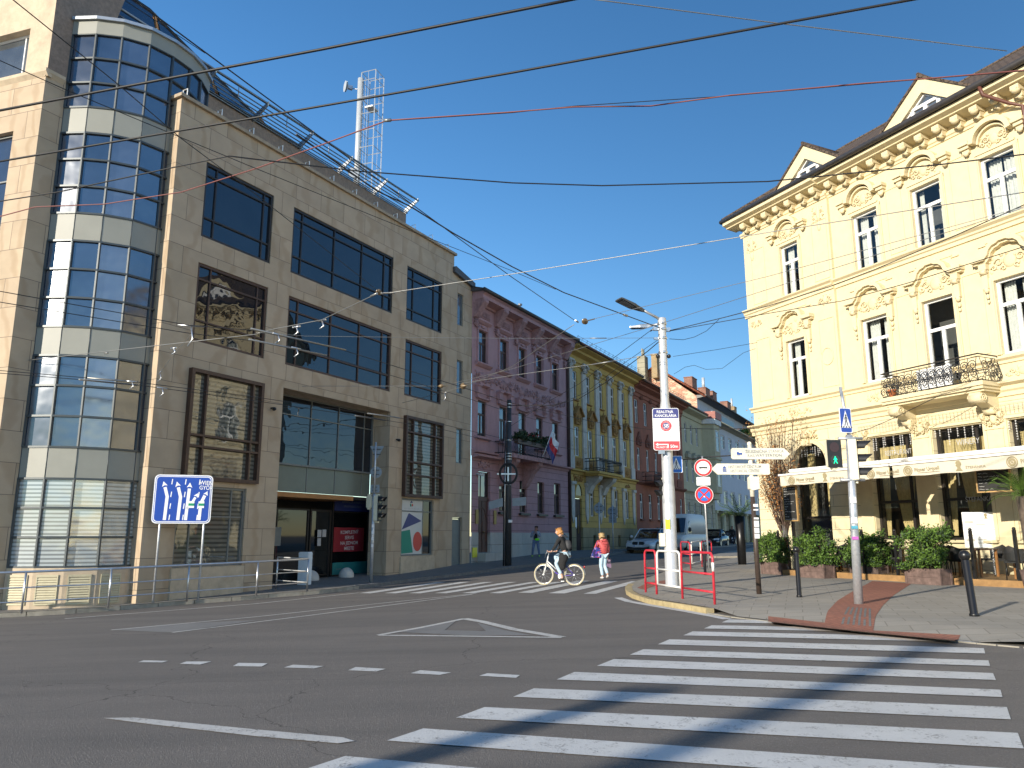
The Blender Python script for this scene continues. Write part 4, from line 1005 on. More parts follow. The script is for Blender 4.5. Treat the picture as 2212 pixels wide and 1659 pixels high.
for lvl, HH in ((2, H2), (1, H1)):
    for i, (a, b, c0, c1) in enumerate(HH):
        if i > 5: continue
        e = .14 if i == 0 else 0
        f = win(RB, MR, a, b, c0, c1, e - .12, .085, ((.5, 0, .66),), (.665,), 'frame_white', 'clear_glass', thick=.1, bar=.12)
        if not (lvl == 1 and i == 2):
            cb_ = MB(MR); r = random.Random(lvl * 10 + i)
            wd = (b - a)
            if r.random() < .75 or lvl == 2: drape(cb_, a + .05, a + .05 + wd * r.uniform(.22, .5), c0 + .05, c1 - .05, e - .45, 4); drape(cb_, b - .05 - wd * r.uniform(.15, .4), b - .05, c0 + .05, c1 - .05, e - .45, 4)
            else: drape(cb_, a + .04, b - .04, c0 + .05, c1 - .1, e - .45, 8)
            cb_.build('curtain', 'curtain_pale', RB)
        t = MB(MR); o0 = e
        for s0, s1 in ((a - .17, a - .0), (b + .0, b + .17)): t.box(s0, s1, o0, o0 + .05, c0, c1 + .12); t.box(s0 + .04, s1 - .04, o0 + .05, o0 + .075, c0, c1 + .08)
        t.box(a - .17, b + .17, o0, o0 + .06, c1 + .0, c1 + .14)
        c = (a + b) / 2
        if lvl == 2:
            for sg in (-1, 1):
                x = c + sg * .95; t.box(x - .2, x + .2, o0, o0 + .30, 15.22, 15.34); t.box(x - .16, x + .16, o0, o0 + .22, 15.10, 15.22); t.box(x - .12, x + .12, o0, o0 + .14, 14.96, 15.10)
                t.ball((x, o0 + .12, 14.94), (.1, .08, .09), 8, 0, 5)
            rr = .66
            t.strip([(c + rr * math.cos(math.pi * k / 14), 15.16 + rr * .92 * math.sin(math.pi * k / 14)) for k in range(15)], .17, o0, o0 + .30)
            t.strip([(c + .52 * math.cos(math.pi * k / 12), 15.10 + .5 * math.sin(math.pi * k / 12)) for k in range(13)], .06, o0, o0 + .14)
            t.box(c - .7, c + .7, o0, o0 + .10, 14.72, 14.80)
        else:
            P_ = [(-1.16, 10.92), (-.72, 10.92), (-.62, 11.02), (-.55, 11.20), (-.40, 11.34), (-.24, 11.38), (-.14, 11.44), (.14, 11.44), (.24, 11.38), (.40, 11.34), (.55, 11.20), (.62, 11.02), (.72, 10.92), (1.16, 10.92)]
            t.strip([(c + x, z) for x, z in P_], .15, o0, o0 + .32)
            t.strip([(c + x * .97, z - .11) for x, z in P_], .09, o0, o0 + .20)
            for sg in (-1, 1):
                x = c + sg * .84; t.box(x - .13, x + .13, o0, o0 + .20, 10.56, 10.84); t.box(x - .1, x + .1, o0, o0 + .13, 9.9, 10.56)
                volute(t, x - .1, x + .1, o0 + .15, 10.48, .09); t.ball((x, o0 + .08, 9.85), (.09, .09, .12), 8, 0, 5); t.ball((x, o0 + .06, 9.62), (.07, .06, .10), 8, 0, 5); t.ball((x, o0 + .05, 9.44), (.05, .05, .07), 8, 0, 5)
        t.build('window_surround', 'cream_plaster', RB)
        rl = MB(MR)
        if lvl == 2: relief(rl, c, 15.14, 1.0, .62, o0, i)
        else: relief(rl, c, 10.68, 1.35, .72, o0, i + 20)
        rl.build('relief', 'cream_relief', RB)
        # aprons and flat panels
        ap_ = MB(MR)
        if lvl == 2: ap_.box(c - .75, c + .75, o0, o0 + .03, 11.50, 11.56); ap_.box(c - 1.0, c - .7, o0, o0 + .05, 11.42, 11.47); ap_.box(c + .7, c + 1.0, o0, o0 + .05, 11.42, 11.47); ap_.ball((c, o0, 11.55), (.16, .05, .1), 8, 0, 5)
        else:
            relief(ap_, c, 6.92, 1.3, .42, o0, i + 50, dep=.05, nb=18)
        ap_.build('apron', 'cream_relief', RB)
pn = MB(MR)
for c, wd in ((-5.02, .4), (-1.3, .42), (-8.62, .33), (-11.34, .35), (-14.08, .35)):
    e = .14 if c > SEG1 else 0
    for z0, z1 in ((12.35, 15.0), (7.7, 10.6)): pn.strip([(c - wd, z0), (c - wd, z1), (c + wd, z1), (c + wd, z0), (c - wd, z0)], .035, e, e + .025)
pn.build('wall_panel_moulding', 'cream_plaster', RB)
for c in (-5.05, -.95):
    rl = MB(MR); relief(rl, c, 15.35, .62, 1.0, .14, int(c * 10), nb=20); rl.ball((c, .14, 14.75), (.1, .08, .22), 8, 0, 5); rl.build('relief', 'cream_relief', RB)
    rl = MB(MR); relief(rl, c, 11.45, .7, .5, .14, int(c * 7), nb=14); rl.build('relief', 'cream_relief', RB)
rg = MB(MR); n = 24; rg.tube([(-4.95 + .3 * math.cos(2 * math.pi * k / n), .15, 9.0 + .36 * math.sin(2 * math.pi * k / n)) for k in range(n)], .028, 5, closed=True); rg.build('medallion', 'cream_plaster', RB)
# ground floor: capitals, keystones, restaurant windows with curtains
for c in (-8.80, -11.53, -14.28, -6.15):
    t = MB(MR); relief(t, c, 5.45, .72, .55, .05, int(c * 9), dep=.12, nb=26)
    t.box(c - .33, c + .33, 0, .10, 5.10, 5.16); t.box(c - .27, c + .27, 0, .06, .0, 5.1)
    for sg in (-1, 1): volute(t, c + sg * .30 - .05, c + sg * .30 + .05, .12, 5.55, .13)
    t.build('pilaster', 'cream_relief', RB)
ks = MB(MR); relief(ks, -3.56, 5.85, 1.1, .55, .16, 99, dep=.14, nb=26); ks.box(-3.72, -3.40, .14, .34, 5.35, 5.85); volute(ks, -3.72, -3.40, .34, 5.78, .12)
ks.strip([(ac + 1.0 * math.cos(math.pi * k / 18), sp_ + 1.0 * math.sin(math.pi * k / 18)) for k in range(19)], .16, .14, .22); ks.build('keystone', 'cream_relief', RB)
for a, b in gfw[:5]:
    t = MB(MR); t.box(a - .1, b + .1, 0, .09, 5.40, 5.50); t.box(a - .14, a - .02, 0, .05, 1.45, 5.4); t.box(b + .02, b + .14, 0, .05, 1.45, 5.4); t.box(a - .1, b + .1, 0, .14, 1.36, 1.44); t.build('window_surround', 'cream_plaster', RB)
    f = win(RB, MR, a, b, 1.45, 5.36, -.22, .09, ((.22, 0, 1),), (.36,), 'frame_dark', 'clear_glass', thick=.08, bar=.1)
    c_ = MB(MR); m_ = (a + b) / 2
    drape(c_, m_ - .32, m_ + .18, 2.1, 5.0, -.55, 6, top=(m_ - .62, m_ + .55)); drape(c_, b - .22, b - .05, 1.6, 5.0, -.55, 2, top=(b - .45, b - .03)); drape(c_, m_ - .10, m_ + .02, 1.55, 2.1, -.55, 3, top=(m_ - .32, m_ + .18))
    c_.build('curtain', 'curtain', RB)
lt = MB(MR)
for t, s_, z in (('RESTAURANT', -7.6, 4.62), ('REŠTAURÁCIA', -7.75, 4.16), ('WINERY', -10.4, 4.72), ('VINÁREŇ', -10.55, 4.22)):
    lt.text(t, (s_, -.17, z), (-1, 0, 0), (0, 0, 1), .20, 0, width=1.15 if len(t) > 7 else .85)
lt.text('ŠTEFÁNKA', (-10.55, -.17, 2.75), (-1, 0, 0), (0, 0, 1), .17, 0, width=.95)
lt.build('window_lettering', 'pale_print', RB)
aw_ = MB(MR); n = 18
aw_.strip([(ac + (ar - .05) * math.cos(math.pi * k / n), sp_ + (ar - .05) * math.sin(math.pi * k / n)) for k in range(n + 1)], .1, -.2, -.12); aw_.box(ac - ar, ac + ar, -.2, -.12, 2.3, 2.4)
for x in (-ar + .05, ar - .05): aw_.box(ac + x - .05, ac + x + .05, -.2, -.12, .9, sp_)
f = aw_.build('arched_window', 'frame_dark', RB); p_ = MB(MR); p_.add([(x, -.16, z) for x, z in arc] + [(ac - ar, -.16, .9), (ac + ar, -.16, .9)], [tuple(range(21))]); p_.build('pane', 'clear_glass', f)
c_ = MB(MR); drape(c_, ac - .75, ac - .25, 2.2, 5.1, -.5, 4); drape(c_, ac + .3, ac + .75, 2.2, 5.1, -.5, 4); c_.build('curtain', 'curtain', RB)
# icicle lights over the windows
ic = MB(MR); r = random.Random(3)
for a, b in gfw[:4] + [(ac - .6, ac + .6)]:
    z = 5.34; n = 8
    for k in range(n):
        x = a + (b - a) * (k + r.random()) / n; L_ = r.uniform(.12, .65); ic.tube([(x, .02, z), (x + r.uniform(-.02, .02), .02, z - L_)], .006, 3)
        for q in range(int(L_ / .08)): ic.box(x - .022, x + .018, .0, .03, z - .06 - q * .085, z - .045 - q * .085)
ic.build('icicle_lights', 'sticker_white', RB)
ig = MB(MR)
for z in (5.72, 5.84): ig.tube([(-6.1, .08, z), (-8.5, .08, z + .02), (-14.5, .08, z + .05)], .006, 3)
for k in range(60): x = -6.1 - k * .14; ig.tube([(x, .08, 5.55), (x, .08, 5.86)], .005, 3)
ig.build('lights_wiring', 'cable_grey', RB)
# iron balcony on consoles
bs = MB(MR); bs.box(-12.0, -8.05, 0, 1.12, 6.46, 6.60); bs.box(-11.95, -8.10, 0, 1.06, 6.36, 6.46); bs.box(-11.9, -8.15, 0, .95, 6.28, 6.36); bs.build('balcony_slab', 'cream_plaster', RB)
for c in (-8.45, -11.55):
    t = MB(MR); t.prism_x([(0, 6.28), (.92, 6.28), (.92, 6.12), (.7, 5.98), (.3, 5.80), (.0, 5.70)], c - .2, c + .2); volute(t, c - .22, c + .22, .80, 6.08, .17); volute(t, c - .18, c + .18, .18, 5.72, .14); t.build('console', 'cream_plaster', RB)
ir = MB(MR)
def spiral(c, r, o, sg, turns=1.6, side=None):
    pts = []
    for k in range(16):
        a = k / 15 * turns * 2 * math.pi; q = r * (1 - .8 * k / 15)
        x, z = c[0] + sg * q * math.cos(a), c[1] + q * math.sin(a)
        pts.append((x, o, z) if side is None else (side, x, z))
    ir.tube(pts, .016, 4)
z0, z1 = 6.62, 7.52
for z, rr in ((z1, .026), (z1 - .10, .014), (z0 + .03, .018)): ir.tube([(-8.15, .06, z), (-8.15, 1.05, z), (-11.9, 1.05, z), (-11.9, .06, z)], rr, 5, smooth=False)
r = random.Random(5)
for k in range(12):
    x = -8.40 - k * .30; sg = 1 if k % 2 else -1
    spiral((x, 7.17), .17, 1.08, sg); spiral((x - .05, 6.86), .15, 1.12, -sg); spiral((x + .12, 7.02), .08, 1.1, sg)
    ir.ball((x, 1.1, 7.02), (.045, .03, .045), 6, 0, 4)
    ir.tube([(x - .14, 1.05, z0), (x - .16, 1.14, 6.8), (x - .10, 1.10, 7.1), (x - .14, 1.05, 7.42)], .012, 4)
for sd in (-8.15, -11.9):
    bul = .12 if sd > -10 else -.12
    for y in (.25, .55, .85): spiral((y, 7.15), .16, 0, 1, side=sd + bul * .5); spiral((y, 6.85), .15, 0, -1, side=sd + bul)
    for y in (.1, .4, .7, 1.0): ir.tube([(sd, y, z0), (sd + bul, y, 6.82), (sd + bul * .6, y, 7.1), (sd, y, 7.42)], .012, 4)
ir.build('balcony_railing', 'iron', RB)
bp = thing('flower_pot', 'terracotta flower pot hanging at the left end of the iron balcony', 'flower pot', tuple(MR(-8.5, .98, 6.60)))
m = MB(); m.lathe([(.0, 0), (.09, 0), (.125, .2), (.14, .2), (.14, .24), (.11, .24), (.11, .2), (0, .2)], n=16); m.build('pot', 'terracotta', bp)
m = MB(); r = random.Random(2)
for k in range(40):
    a, b, c = r.uniform(-.14, .14), r.uniform(-.14, .14), r.uniform(.24, .52); m.add([(a, b, c), (a + .05, b, c + .03), (a + .02, b + .05, c + .02)], [(0, 1, 2)])
m.tube([(0, 0, .2), (0, 0, .4)], .012, 5); m.build('plant', 'iron', bp)
cl = MB(MR); cl.add([(x, .98, z) for x, z in ((-9.6, 6.66), (-10.9, 6.66), (-10.9, 7.36), (-9.55, 7.40))], [(0, 1, 2, 3)]); cl.box(-10.9, -9.55, .97, .975, 6.66, 7.38)
tag(cl.build('balcony_screen', 'frame_white'), 'white cloth screen fixed inside the iron balcony railing', 'screen')

# ------------------------------------------------------------------ terrace of the restaurant
def RG(s, o, h=0.0):
    p = MR(s, o, 0); return Vector((p.x, p.y, gz(p.x, p.y) + h))
RZR = AZR            # heading of the row, applied as rotation about z
ROT = -AZR           # local +y looks along the facade
deck = MB(); P0, P1, P2, P3 = RG(-4.1, 3.0), RG(-16.5, 3.0), RG(-16.5, -.1), RG(-4.1, -.1)
N_ = 24
for k in range(N_):
    a, b, c, d = P0.lerp(P1, k / N_), P0.lerp(P1, (k + 1) / N_), P3.lerp(P2, (k + 1) / N_), P3.lerp(P2, k / N_)
    q = [Vector((p.x, p.y, gz(p.x, p.y) + .1)) for p in (a, b, c, d)]
    deck.add([p for p in q] + [p + Vector((0, 0, .17)) for p in q], [(4, 5, 6, 7), (0, 1, 5, 4), (2, 3, 7, 6), (0, 3, 7, 4), (1, 2, 6, 5)])
tag(deck.build('terrace_deck', 'deck_wood'), 'orange brown timber deck raised along the restaurant front', 'deck')
# awnings
def awning(a, b, label, items):
    t = thing('awning', label, 'awning', tuple(MR((a + b) / 2, 3.5, 3.5)))
    m = MB(MR); n = 24
    for k in range(n):
        x0, x1 = a + (b - a) * k / n, a + (b - a) * (k + 1) / n
        zz = lambda x: 3.47 + .012 * math.sin(x * 5.1)
        m.quad((x0, 3.5 + .01 * math.sin(x0 * 4), zz(x0)), (x1, 3.5 + .01 * math.sin(x1 * 4), zz(x1)), (x1, 3.5, 3.86), (x0, 3.5, 3.86))
    m.build('valance', 'awning_cloth', t)
    m = MB(MR); m.quad((a, 3.46, 3.90), (b, 3.46, 3.90), (b, 2.75, 4.02), (a, 2.75, 4.02)); m.quad((a, 2.6, 4.05), (b, 2.6, 4.05), (b, .2, 4.16), (a, .2, 4.16)); m.build('cloth', 'awning_cloth', t)
    m = MB(MR); m.box(a - .03, b + .03, 3.42, 3.56, 3.85, 3.915); m.build('front_bar', 'awning_white', t)
    m = MB(MR); m.prism_x([(2.55, 4.03), (2.95, 4.0), (3.0, 4.06), (2.95, 4.13), (2.5, 4.17)], a - .35, b + .05); m.build('hood', 'awning_white', t)
    m = MB(MR)
    for x in (a + .3, (a + b) / 2, b - .3): m.tube([(x, .1, 4.3), (x, 1.8, 3.95), (x, 3.4, 3.86)], .03, 6)
    m.build('arm', 'lamp_silver', t)
    p = MB(MR)
    for s_, kind in items:
        o = 3.522
        if kind == 'beer':
            n = 20
            for r0, r1 in ((.135, .165), (.05, .115), (.0, .03)):
                v = [(s_ - .05 + q * math.cos(2 * math.pi * k / n), o, 3.64 + q * math.sin(2 * math.pi * k / n)) for q in (r0, r1) for k in range(n)]; p.add(v, [(k, (k + 1) % n, n + (k + 1) % n, n + k) for k in range(n)])
            p.text('Pilsner Urquell', (s_ - .72, o, 3.60), (-1, 0, .02), (.12, 0, 1), .12, 0, width=.85, bold=.01); p.box(s_ - 1.15, s_ - .4, o - .002, o, 3.545, 3.555)
        else:
            pts = [(-.11, -.15), (.12, -.15), (.05, -.06), (.05, .0), (.09, .03), (.08, .10), (.02, .16), (-.06, .15), (-.10, .09), (-.07, .04), (-.10, .02), (-.07, -.02), (-.04, -.06)]
            p.add([(s_ - x, o, 3.66 + z) for x, z in pts], [tuple(range(len(pts)))]); p.text('ŠTEFÁNKA', (s_ - .52, o, 3.56), (-1, 0, 0), (0, 0, 1), .075, 0, width=.62)
    p.build('print', 'awning_print', t)
awning(-10.06, -5.2, 'beige restaurant awning nearer the corner, behind the traffic light pole', [(-5.75, 'beer'), (-7.4, 'bust'), (-9.3, 'beer')])
awning(-15.4, -10.2, 'longer beige awning at the right edge, above the white menu board', [(-10.72, 'beer'), (-12.5, 'bust'), (-14.05, 'beer')])
# ------------------------------------------------------------------ the row of old houses along the street
def old_window(root, a0, a1, c0, c1, o, mf, mg='old_glass', tr=.62, name='window', fw=.05):
    return win(root, ML, a0, a1, c0, c1, o, fw, ((.5, 0, tr),), (tr,), mf, mg, thick=.07, name=name, bar=.085)
def gutter_roof(root, s0, s1, o, z, back, rise, rm='roof_metal', gm='gutter_dark'):
    m = MB(ML); m.tube([(s0, o, z), (s1, o, z)], .085, 8); m.build('gutter', gm, root)
    m = MB(ML); m.quad((s0, o, z + .05), (s1, o, z + .05), (s1, back, z + rise), (s0, back, z + rise)); m.quad((s0, -8, z + .0), (s1, -8, z), (s1, back, z + rise), (s0, back, z + rise))
    for s_ in (s0, s1): m.add([(s_, o, z), (s_, back, z + rise), (s_, -8, z)], [(0, 1, 2)])
    m.build('roof', rm, root)
def chimney(root, s, o, z0, z1, w=.5, d=.5, m='chimney_brick', pots=()):
    c = MB(ML); c.box(s - w / 2, s + w / 2, o - d / 2, o + d / 2, z0, z1); c.box(s - w / 2 - .05, s + w / 2 + .05, o - d / 2 - .05, o + d / 2 + .05, z1, z1 + .07)
    for x in pots: c.cyl((s + x, o, z1 + .07), (s + x, o, z1 + .55), .06, n=8)
    return c.build('chimney', m, root)
def snow_guard(root, s0, s1, o, z):
    m = MB(ML)
    for k in range(int((s1 - s0) / .62) + 1): x = s0 + k * .62; m.tube([(x, o - .25, z), (x, o, z + .42), (x, o - .02, z)], .014, 4)
    for zz in (.15, .27, .39): m.tube([(s0, o - .01, z + zz), (s1, o - .01, z + zz)], .008, 4)
    m.build('snow_guard', 'frame_dark', root)

# pink house
K = thing('pink_house', 'dusty pink stucco house with brown windows, flower balcony and wooden door', 'house', tuple(ML(18.7, -4, .7)))
ws_ = [14.96, 16.73, 18.45, 20.18, 21.9]
h2 = [(c - .36, c + .36, 8.55, 9.90) for c in ws_]; h1 = [(c - .34, c + .34, 5.53, 6.97) for c in ws_]; h1[2] = (18.11, 18.79, 4.95, 6.97)
h0 = [(14.66, 15.60, .2, 4.12), (16.33, 17.0, 2.58, 4.0), (18.14, 18.82, 2.58, 3.95), (19.88, 20.56, 2.58, 4.0), (21.62, 22.34, 2.58, 4.05)]
w = MB(ML)
wall(w, 14.13, 23.3, 4.80, 11.2, h2 + h1, .16, 0, 0); wall(w, 14.13, 23.3, 1.72, 4.80, [(a, b, max(c, 1.72), d) for a, b, c, d in h0], .16, .03, 1)
wall(w, 14.13, 23.3, -.5, 1.72, [(14.66, 15.60, .2, 1.72)], .16, .05, 2)
w.quad((14.13, 0, 9), (14.13, -3, 9), (14.13, -3, 11.2), (14.13, 0, 11.2))
w.build('wall', ['pink_plaster', 'pink_rustic', 'plinth_white'], K)
for a, b, c, d in h2 + h1 + h0[1:]: old_window(K, a, b, c, d, -.07, 'frame_brown')
dr = MB(ML); dr.box(14.68, 15.58, -.13, -.08, .95, 2.95, 0); dr.box(14.66, 15.60, -.13, -.05, 2.95, 3.08, 0)
dr.strip([(14.80, 1.2), (14.80, 2.3), (14.92, 2.6), (15.1, 2.7), (15.13, 2.7)], .03, -.08, -.06); dr.strip([(15.46, 1.2), (15.46, 2.3), (15.34, 2.6), (15.16, 2.7)], .03, -.08, -.06); dr.box(15.115, 15.145, -.08, -.065, .95, 2.95, 0)
for x0, x1 in ((14.78, 15.08), (15.18, 15.48)): dr.box(x0, x1, -.08, -.07, 1.05, 1.45, 0); dr.box(x0, x1, -.08, -.07, 1.6, 2.2, 0)
d_ = dr.build('door', 'door_wood', K); hd = MB(ML); hd.ball((15.2, -.03, 1.75), .03, 8); hd.build('handle', 'brass', d_)
win(K, ML, 14.68, 15.58, 3.08, 4.10, -.07, .05, (.4,), (), 'frame_brown', 'old_glass', name='fanlight')
part('door_step', 'plinth_white', K, ML, lambda m: m.box(14.6, 16.0, .05, .42, .1, .93))
part('door_plaque', 'brass', K, ML, lambda m: m.box(14.42, 14.62, .05, .075, 2.05, 2.60)); part('door_plaque', 'brass', K, ML, lambda m: m.box(15.85, 16.05, .05, .075, 2.05, 2.60))
co = MB(ML); co.prism_x([(0, 10.9), (.10, 10.92), (.10, 11.0), (.50, 11.06), (.50, 11.2), (.58, 11.26), (.58, 11.34), (0, 11.36)], 14.13, 23.3); co.build('cornice', 'pink_plaster', K)
for k in range(6):
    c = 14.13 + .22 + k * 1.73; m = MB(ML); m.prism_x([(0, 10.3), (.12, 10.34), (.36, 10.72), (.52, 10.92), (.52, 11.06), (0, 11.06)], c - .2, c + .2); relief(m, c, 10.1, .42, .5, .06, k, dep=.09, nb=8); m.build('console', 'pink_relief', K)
for c in ws_:
    m = MB(ML); m.prism_x([(0, 10.44), (.03, 10.46), (.03, 10.72), (0, 10.74)], c - .55, c + .55); [m.box(c - .52 + .075 * k, c - .48 + .075 * k, .03, .07, 10.5, 10.7) for k in range(14)]; m.build('frieze_panel', 'pink_relief', K)
    m = MB(ML); m.prism_x([(0, 10.16), (.06, 10.18), (.16, 10.27), (.16, 10.32), (0, 10.34)], c - .55, c + .55); m.box(c - .47, c - .38, 0, .05, 8.5, 10.16); m.box(c + .38, c + .47, 0, .05, 8.5, 10.16); m.box(c - .4, c + .4, 0, .05, 9.92, 9.98); m.prism_x([(0, 8.36), (.05, 8.36), (.17, 8.46), (.17, 8.51), (0, 8.53)], c - .6, c + .6)
    m.ball((c, .05, 10.05), (.16, .05, .07), 8, 0, 5); m.build('window_surround', 'pink_plaster', K)
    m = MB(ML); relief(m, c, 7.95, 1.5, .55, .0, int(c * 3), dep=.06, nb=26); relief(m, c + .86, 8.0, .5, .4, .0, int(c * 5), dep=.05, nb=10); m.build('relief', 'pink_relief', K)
    m = MB(ML); m.prism_x([(0, 7.0), (.1, 7.03), (.1, 7.08), (0, 7.1)], c - .48, c + .48); m.prism_x([(0, 7.52), (.16, 7.58), (.16, 7.63), (0, 7.65)], c - .38, c + .38)
    for sg in (-1, 1): x = c + sg * .48; m.box(x - .13, x + .13, 0, .18, 7.22, 7.50); m.box(x - .09, x + .09, 0, .13, 7.05, 7.22); m.box(x - .15, x + .15, 0, .22, 7.50, 7.56)
    if abs(c - 18.45) > .1: m.prism_x([(0, 5.36), (.14, 5.42), (.14, 5.48), (0, 5.5)], c - .56, c + .56)
    m.build('window_surround', 'pink_plaster', K)
gc = MB(ML); gc.prism_x([(0, 4.68), (.08, 4.70), (.12, 4.78), (.28, 4.82), (.30, 4.88), (0, 4.94)], 14.13, 23.3); gc.build('ground_floor_cornice', 'pink_plaster', K)
m = MB(ML); [m.prism_x([(.03, 4.60), (.34, 4.66), (.36, 4.74), (.03, 4.80)], 14.15, 16.1)]; relief(m, 15.1, 4.4, 1.0, .3, .04, 4, dep=.05); m.build('door_canopy', 'pink_plaster', K)
for a, b, c, d in h0[1:]: part('sill', 'frame_dark', K, ML, lambda m: m.box(a - .1, b + .15, .03, .16, c - .12, c - .03))
bl_ = MB(lambda a, b, c: ML(a - 1.2, b, c)); bl_.box(17.1, 20.8, 0, .95, 4.72, 4.88); bl_.prism_x([(0, 3.6), (.18, 3.7), (.5, 4.25), (.85, 4.6), (.85, 4.72), (0, 4.72)], 17.5, 17.85); bl_.prism_x([(0, 3.6), (.18, 3.7), (.5, 4.25), (.85, 4.6), (.85, 4.72), (0, 4.72)], 19.6, 19.95); bl_.build('balcony_slab', 'pink_relief', K)
m = MB(lambda a, b, c: ML(a - 1.2, b, c))
for z in (5.42, 4.95): m.tube([(17.15, .03, z), (17.15, .9, z), (20.75, .9, z), (20.75, .03, z)], .022, 4)
for k in range(30):
    x = 17.2 + k * .122; m.tube([(x, .9, 4.9), (x, .98, 5.02), (x, .90, 5.2), (x, .9, 5.42)], .011, 4)
for y in (.2, .4, .6, .8):
    for x in (17.15, 20.75): m.tube([(x, y, 4.9), (x, y, 5.42)], .012, 4)
m.build('balcony_railing', 'iron', K)
def leafy(mb, n, box, seed, size=(.05, .10), keep=None, m=0):
    r = random.Random(seed)
    while n > 0:
        p = Vector([r.uniform(a, b) for a, b in box])
        if keep and not keep(p): continue
        n -= 1; a = Vector((r.gauss(0, 1), r.gauss(0, 1), r.gauss(0, 1))).normalized(); b = a.cross(Vector((r.gauss(0, 1), r.gauss(0, 1), r.gauss(0, 1)))).normalized(); q = r.uniform(*size)
        mb.add([p - a * q, p + b * q * .5, p + a * q, p - b * q * .5], [(0, 1, 2, 3)], m)
mat('foliage_dark', (.022, .045, .016), .7, .5, 3)
mat('foliage_green', (.055, .120, .020), .6, .45, 4, tint=(.10, .17, .03))
mat('flower_red', (.5, .02, .04), .6, .2, 9)
for n_ in ('foliage_green',): M[n_].node_tree.nodes['Principled BSDF'].inputs['Specular IOR Level'].default_value = .25
fb = thing('flower_box', 'dark green trailing flower box with red blooms on the pink house balcony', 'flower box', tuple(ML(19, .95, 5.4)))
m = MB(lambda a, b, c: ML(a - 1.2, b, c)); r = random.Random(8)
leafy(m, 2600, ((17.1, 20.9), (.75, 1.15), (5.32, 5.95)), 9, (.04, .09), lambda p: p.z < 5.62 + .22 * math.sin(p.x * 4.1) * math.sin(p.x * 9.7 + 1) + .1 and p.z > 5.45 + .08 * math.sin(p.x * 7))
m.build('plants', 'foliage_dark', fb)
m = MB(lambda a, b, c: ML(a - 1.2, b, c)); leafy(m, 70, ((18.2, 20.5), (.8, 1.2), (5.7, 5.86)), 4, (.03, .05)); m.build('blooms', 'flower_red', fb)
m = MB(lambda a, b, c: ML(a - 1.2, b, c)); m.box(17.2, 20.7, .92, 1.1, 5.3, 5.48); m.build('trough', 'frame_brown', fb)
fp = Vector(ML(18.45, 1.0, 4.95)); ft = Vector(ML(18.75, 1.35, 6.15))
fl_ = thing('flag', 'white blue and red flag on a slanted white pole at the pink house balcony', 'flag', tuple(fp))
m = MB(); m.tube([(0, 0, 0), tuple(ft - fp)], .022, 6); m.build('flagpole', 'white_paint', fl_)
m = MB(); A_ = (ft - fp); n = 10
for k in range(3):
    for i in range(n):
        def P(u, v):
            b = A_ * (.97 - .60 * v); return (b.x + .34 * u + .05 * math.sin(u * 7 + v * 3), b.y + .20 * u + .07 * math.cos(u * 9), b.z - (.55 + .25 * v) * u * 1.2)
        u0, u1 = i / n, (i + 1) / n; v0, v1 = k / 3, (k + 1) / 3
        m.add([P(u0, v0), P(u1, v0), P(u1, v1), P(u0, v1)], [(0, 1, 2, 3)], (1, 0, 2)[k] if False else k, True)
m.build('flag_cloth', ['sign_white', 'sign_red', 'sign_navy'], fl_)
gutter_roof(K, 14.0, 23.5, .62, 11.36, -2.8, 1.0)
for s_, z in ((17.0, 12.45), (19.4, 12.45), (21.9, 12.45)): chimney(K, s_, -1.8, 11.5, z, 1.0, .5)
m = MB(ML); m.cyl((21.3, -1.6, 11.8), (21.3, -1.6, 12.95), .05, n=8); m.cyl((21.3, -1.6, 12.95), (21.3, -1.6, 13.02), .11, .11, n=10); m.build('vent_pipe', 'lamp_silver', K)
m = MB(ML); m.tube([(23.35, .6, 11.3), (23.35, .2, 10.9), (23.3, .08, 10.6), (23.3, .08, .9)], .085, 8); m.build('downpipe', 'downpipe_brown', K)
m = MB(ML); m.box(14.2, 14.5, .06, .10, .78, 1.15); m.build('utility_box', 'sticker_yellow', K)
m = MB(ML); m.box(14.52, 14.85, .1, .2, 3.92, 4.02); m.cyl((14.45, .0, 3.98), (14.6, .15, 3.98), .02); m.build('camera_housing', 'frame_dullwhite', K)

# yellow house
Y = thing('yellow_house', 'ochre yellow house with white ornamented pilasters and arched doorway', 'house', tuple(ML(28, -4, .8)))
cs = [24.28, 26.04, 27.84, 29.6, 31.36]
h2 = [(c - .32, c + .30, 8.50, 9.99) for c in cs]; h1 = [(c - .10, c + .50, 5.58, 7.1) for c in cs]; h1[2] = (27.74, 28.34, 4.95, 7.08)
h0 = [(24.06, 24.92, .2, 3.45), (26.04, 26.58, 2.58, 4.12), (27.88, 28.38, 2.56, 4.14), (29.66, 30.16, 2.58, 4.12), (31.39, 31.92, 2.56, 4.14)]
cel = [(c - .15, c + .25, 1.0, 1.62) for c in (26.4, 28.3, 30.0, 31.8)]
w = MB(ML)
wall(w, 23.3, 33.15, 4.83, 10.7, h2 + h1, .14, 0, 0); wall(w, 23.3, 33.15, 2.0, 4.83, [(a, b, max(c, 2.0), d) for a, b, c, d in h0], .14, .02, 1); wall(w, 23.3, 33.15, -.5, 2.0, [(24.06, 24.92, .2, 2.0)] + cel, .14, .07, 2)
w.build('wall', ['yellow_plaster', 'yellow_rustic', 'plinth_yellow'], Y)
for a, b, c, d in h2 + h1 + h0[1:]: old_window(Y, a, b, c, d, -.05, 'frame_dullwhite', tr=.66)
part('cellar_opening', 'room_dark', Y, ML, lambda m: [m.quad((a, -.06, c), (b, -.06, c), (b, -.06, d), (a, -.06, d)) for a, b, c, d in cel])
d_ = part('door', 'door_dark', Y, ML, lambda m: (m.box(24.08, 24.9, -.12, -.06, .5, 3.42), m.box(24.48, 24.50, -.06, -.05, .5, 3.42)))
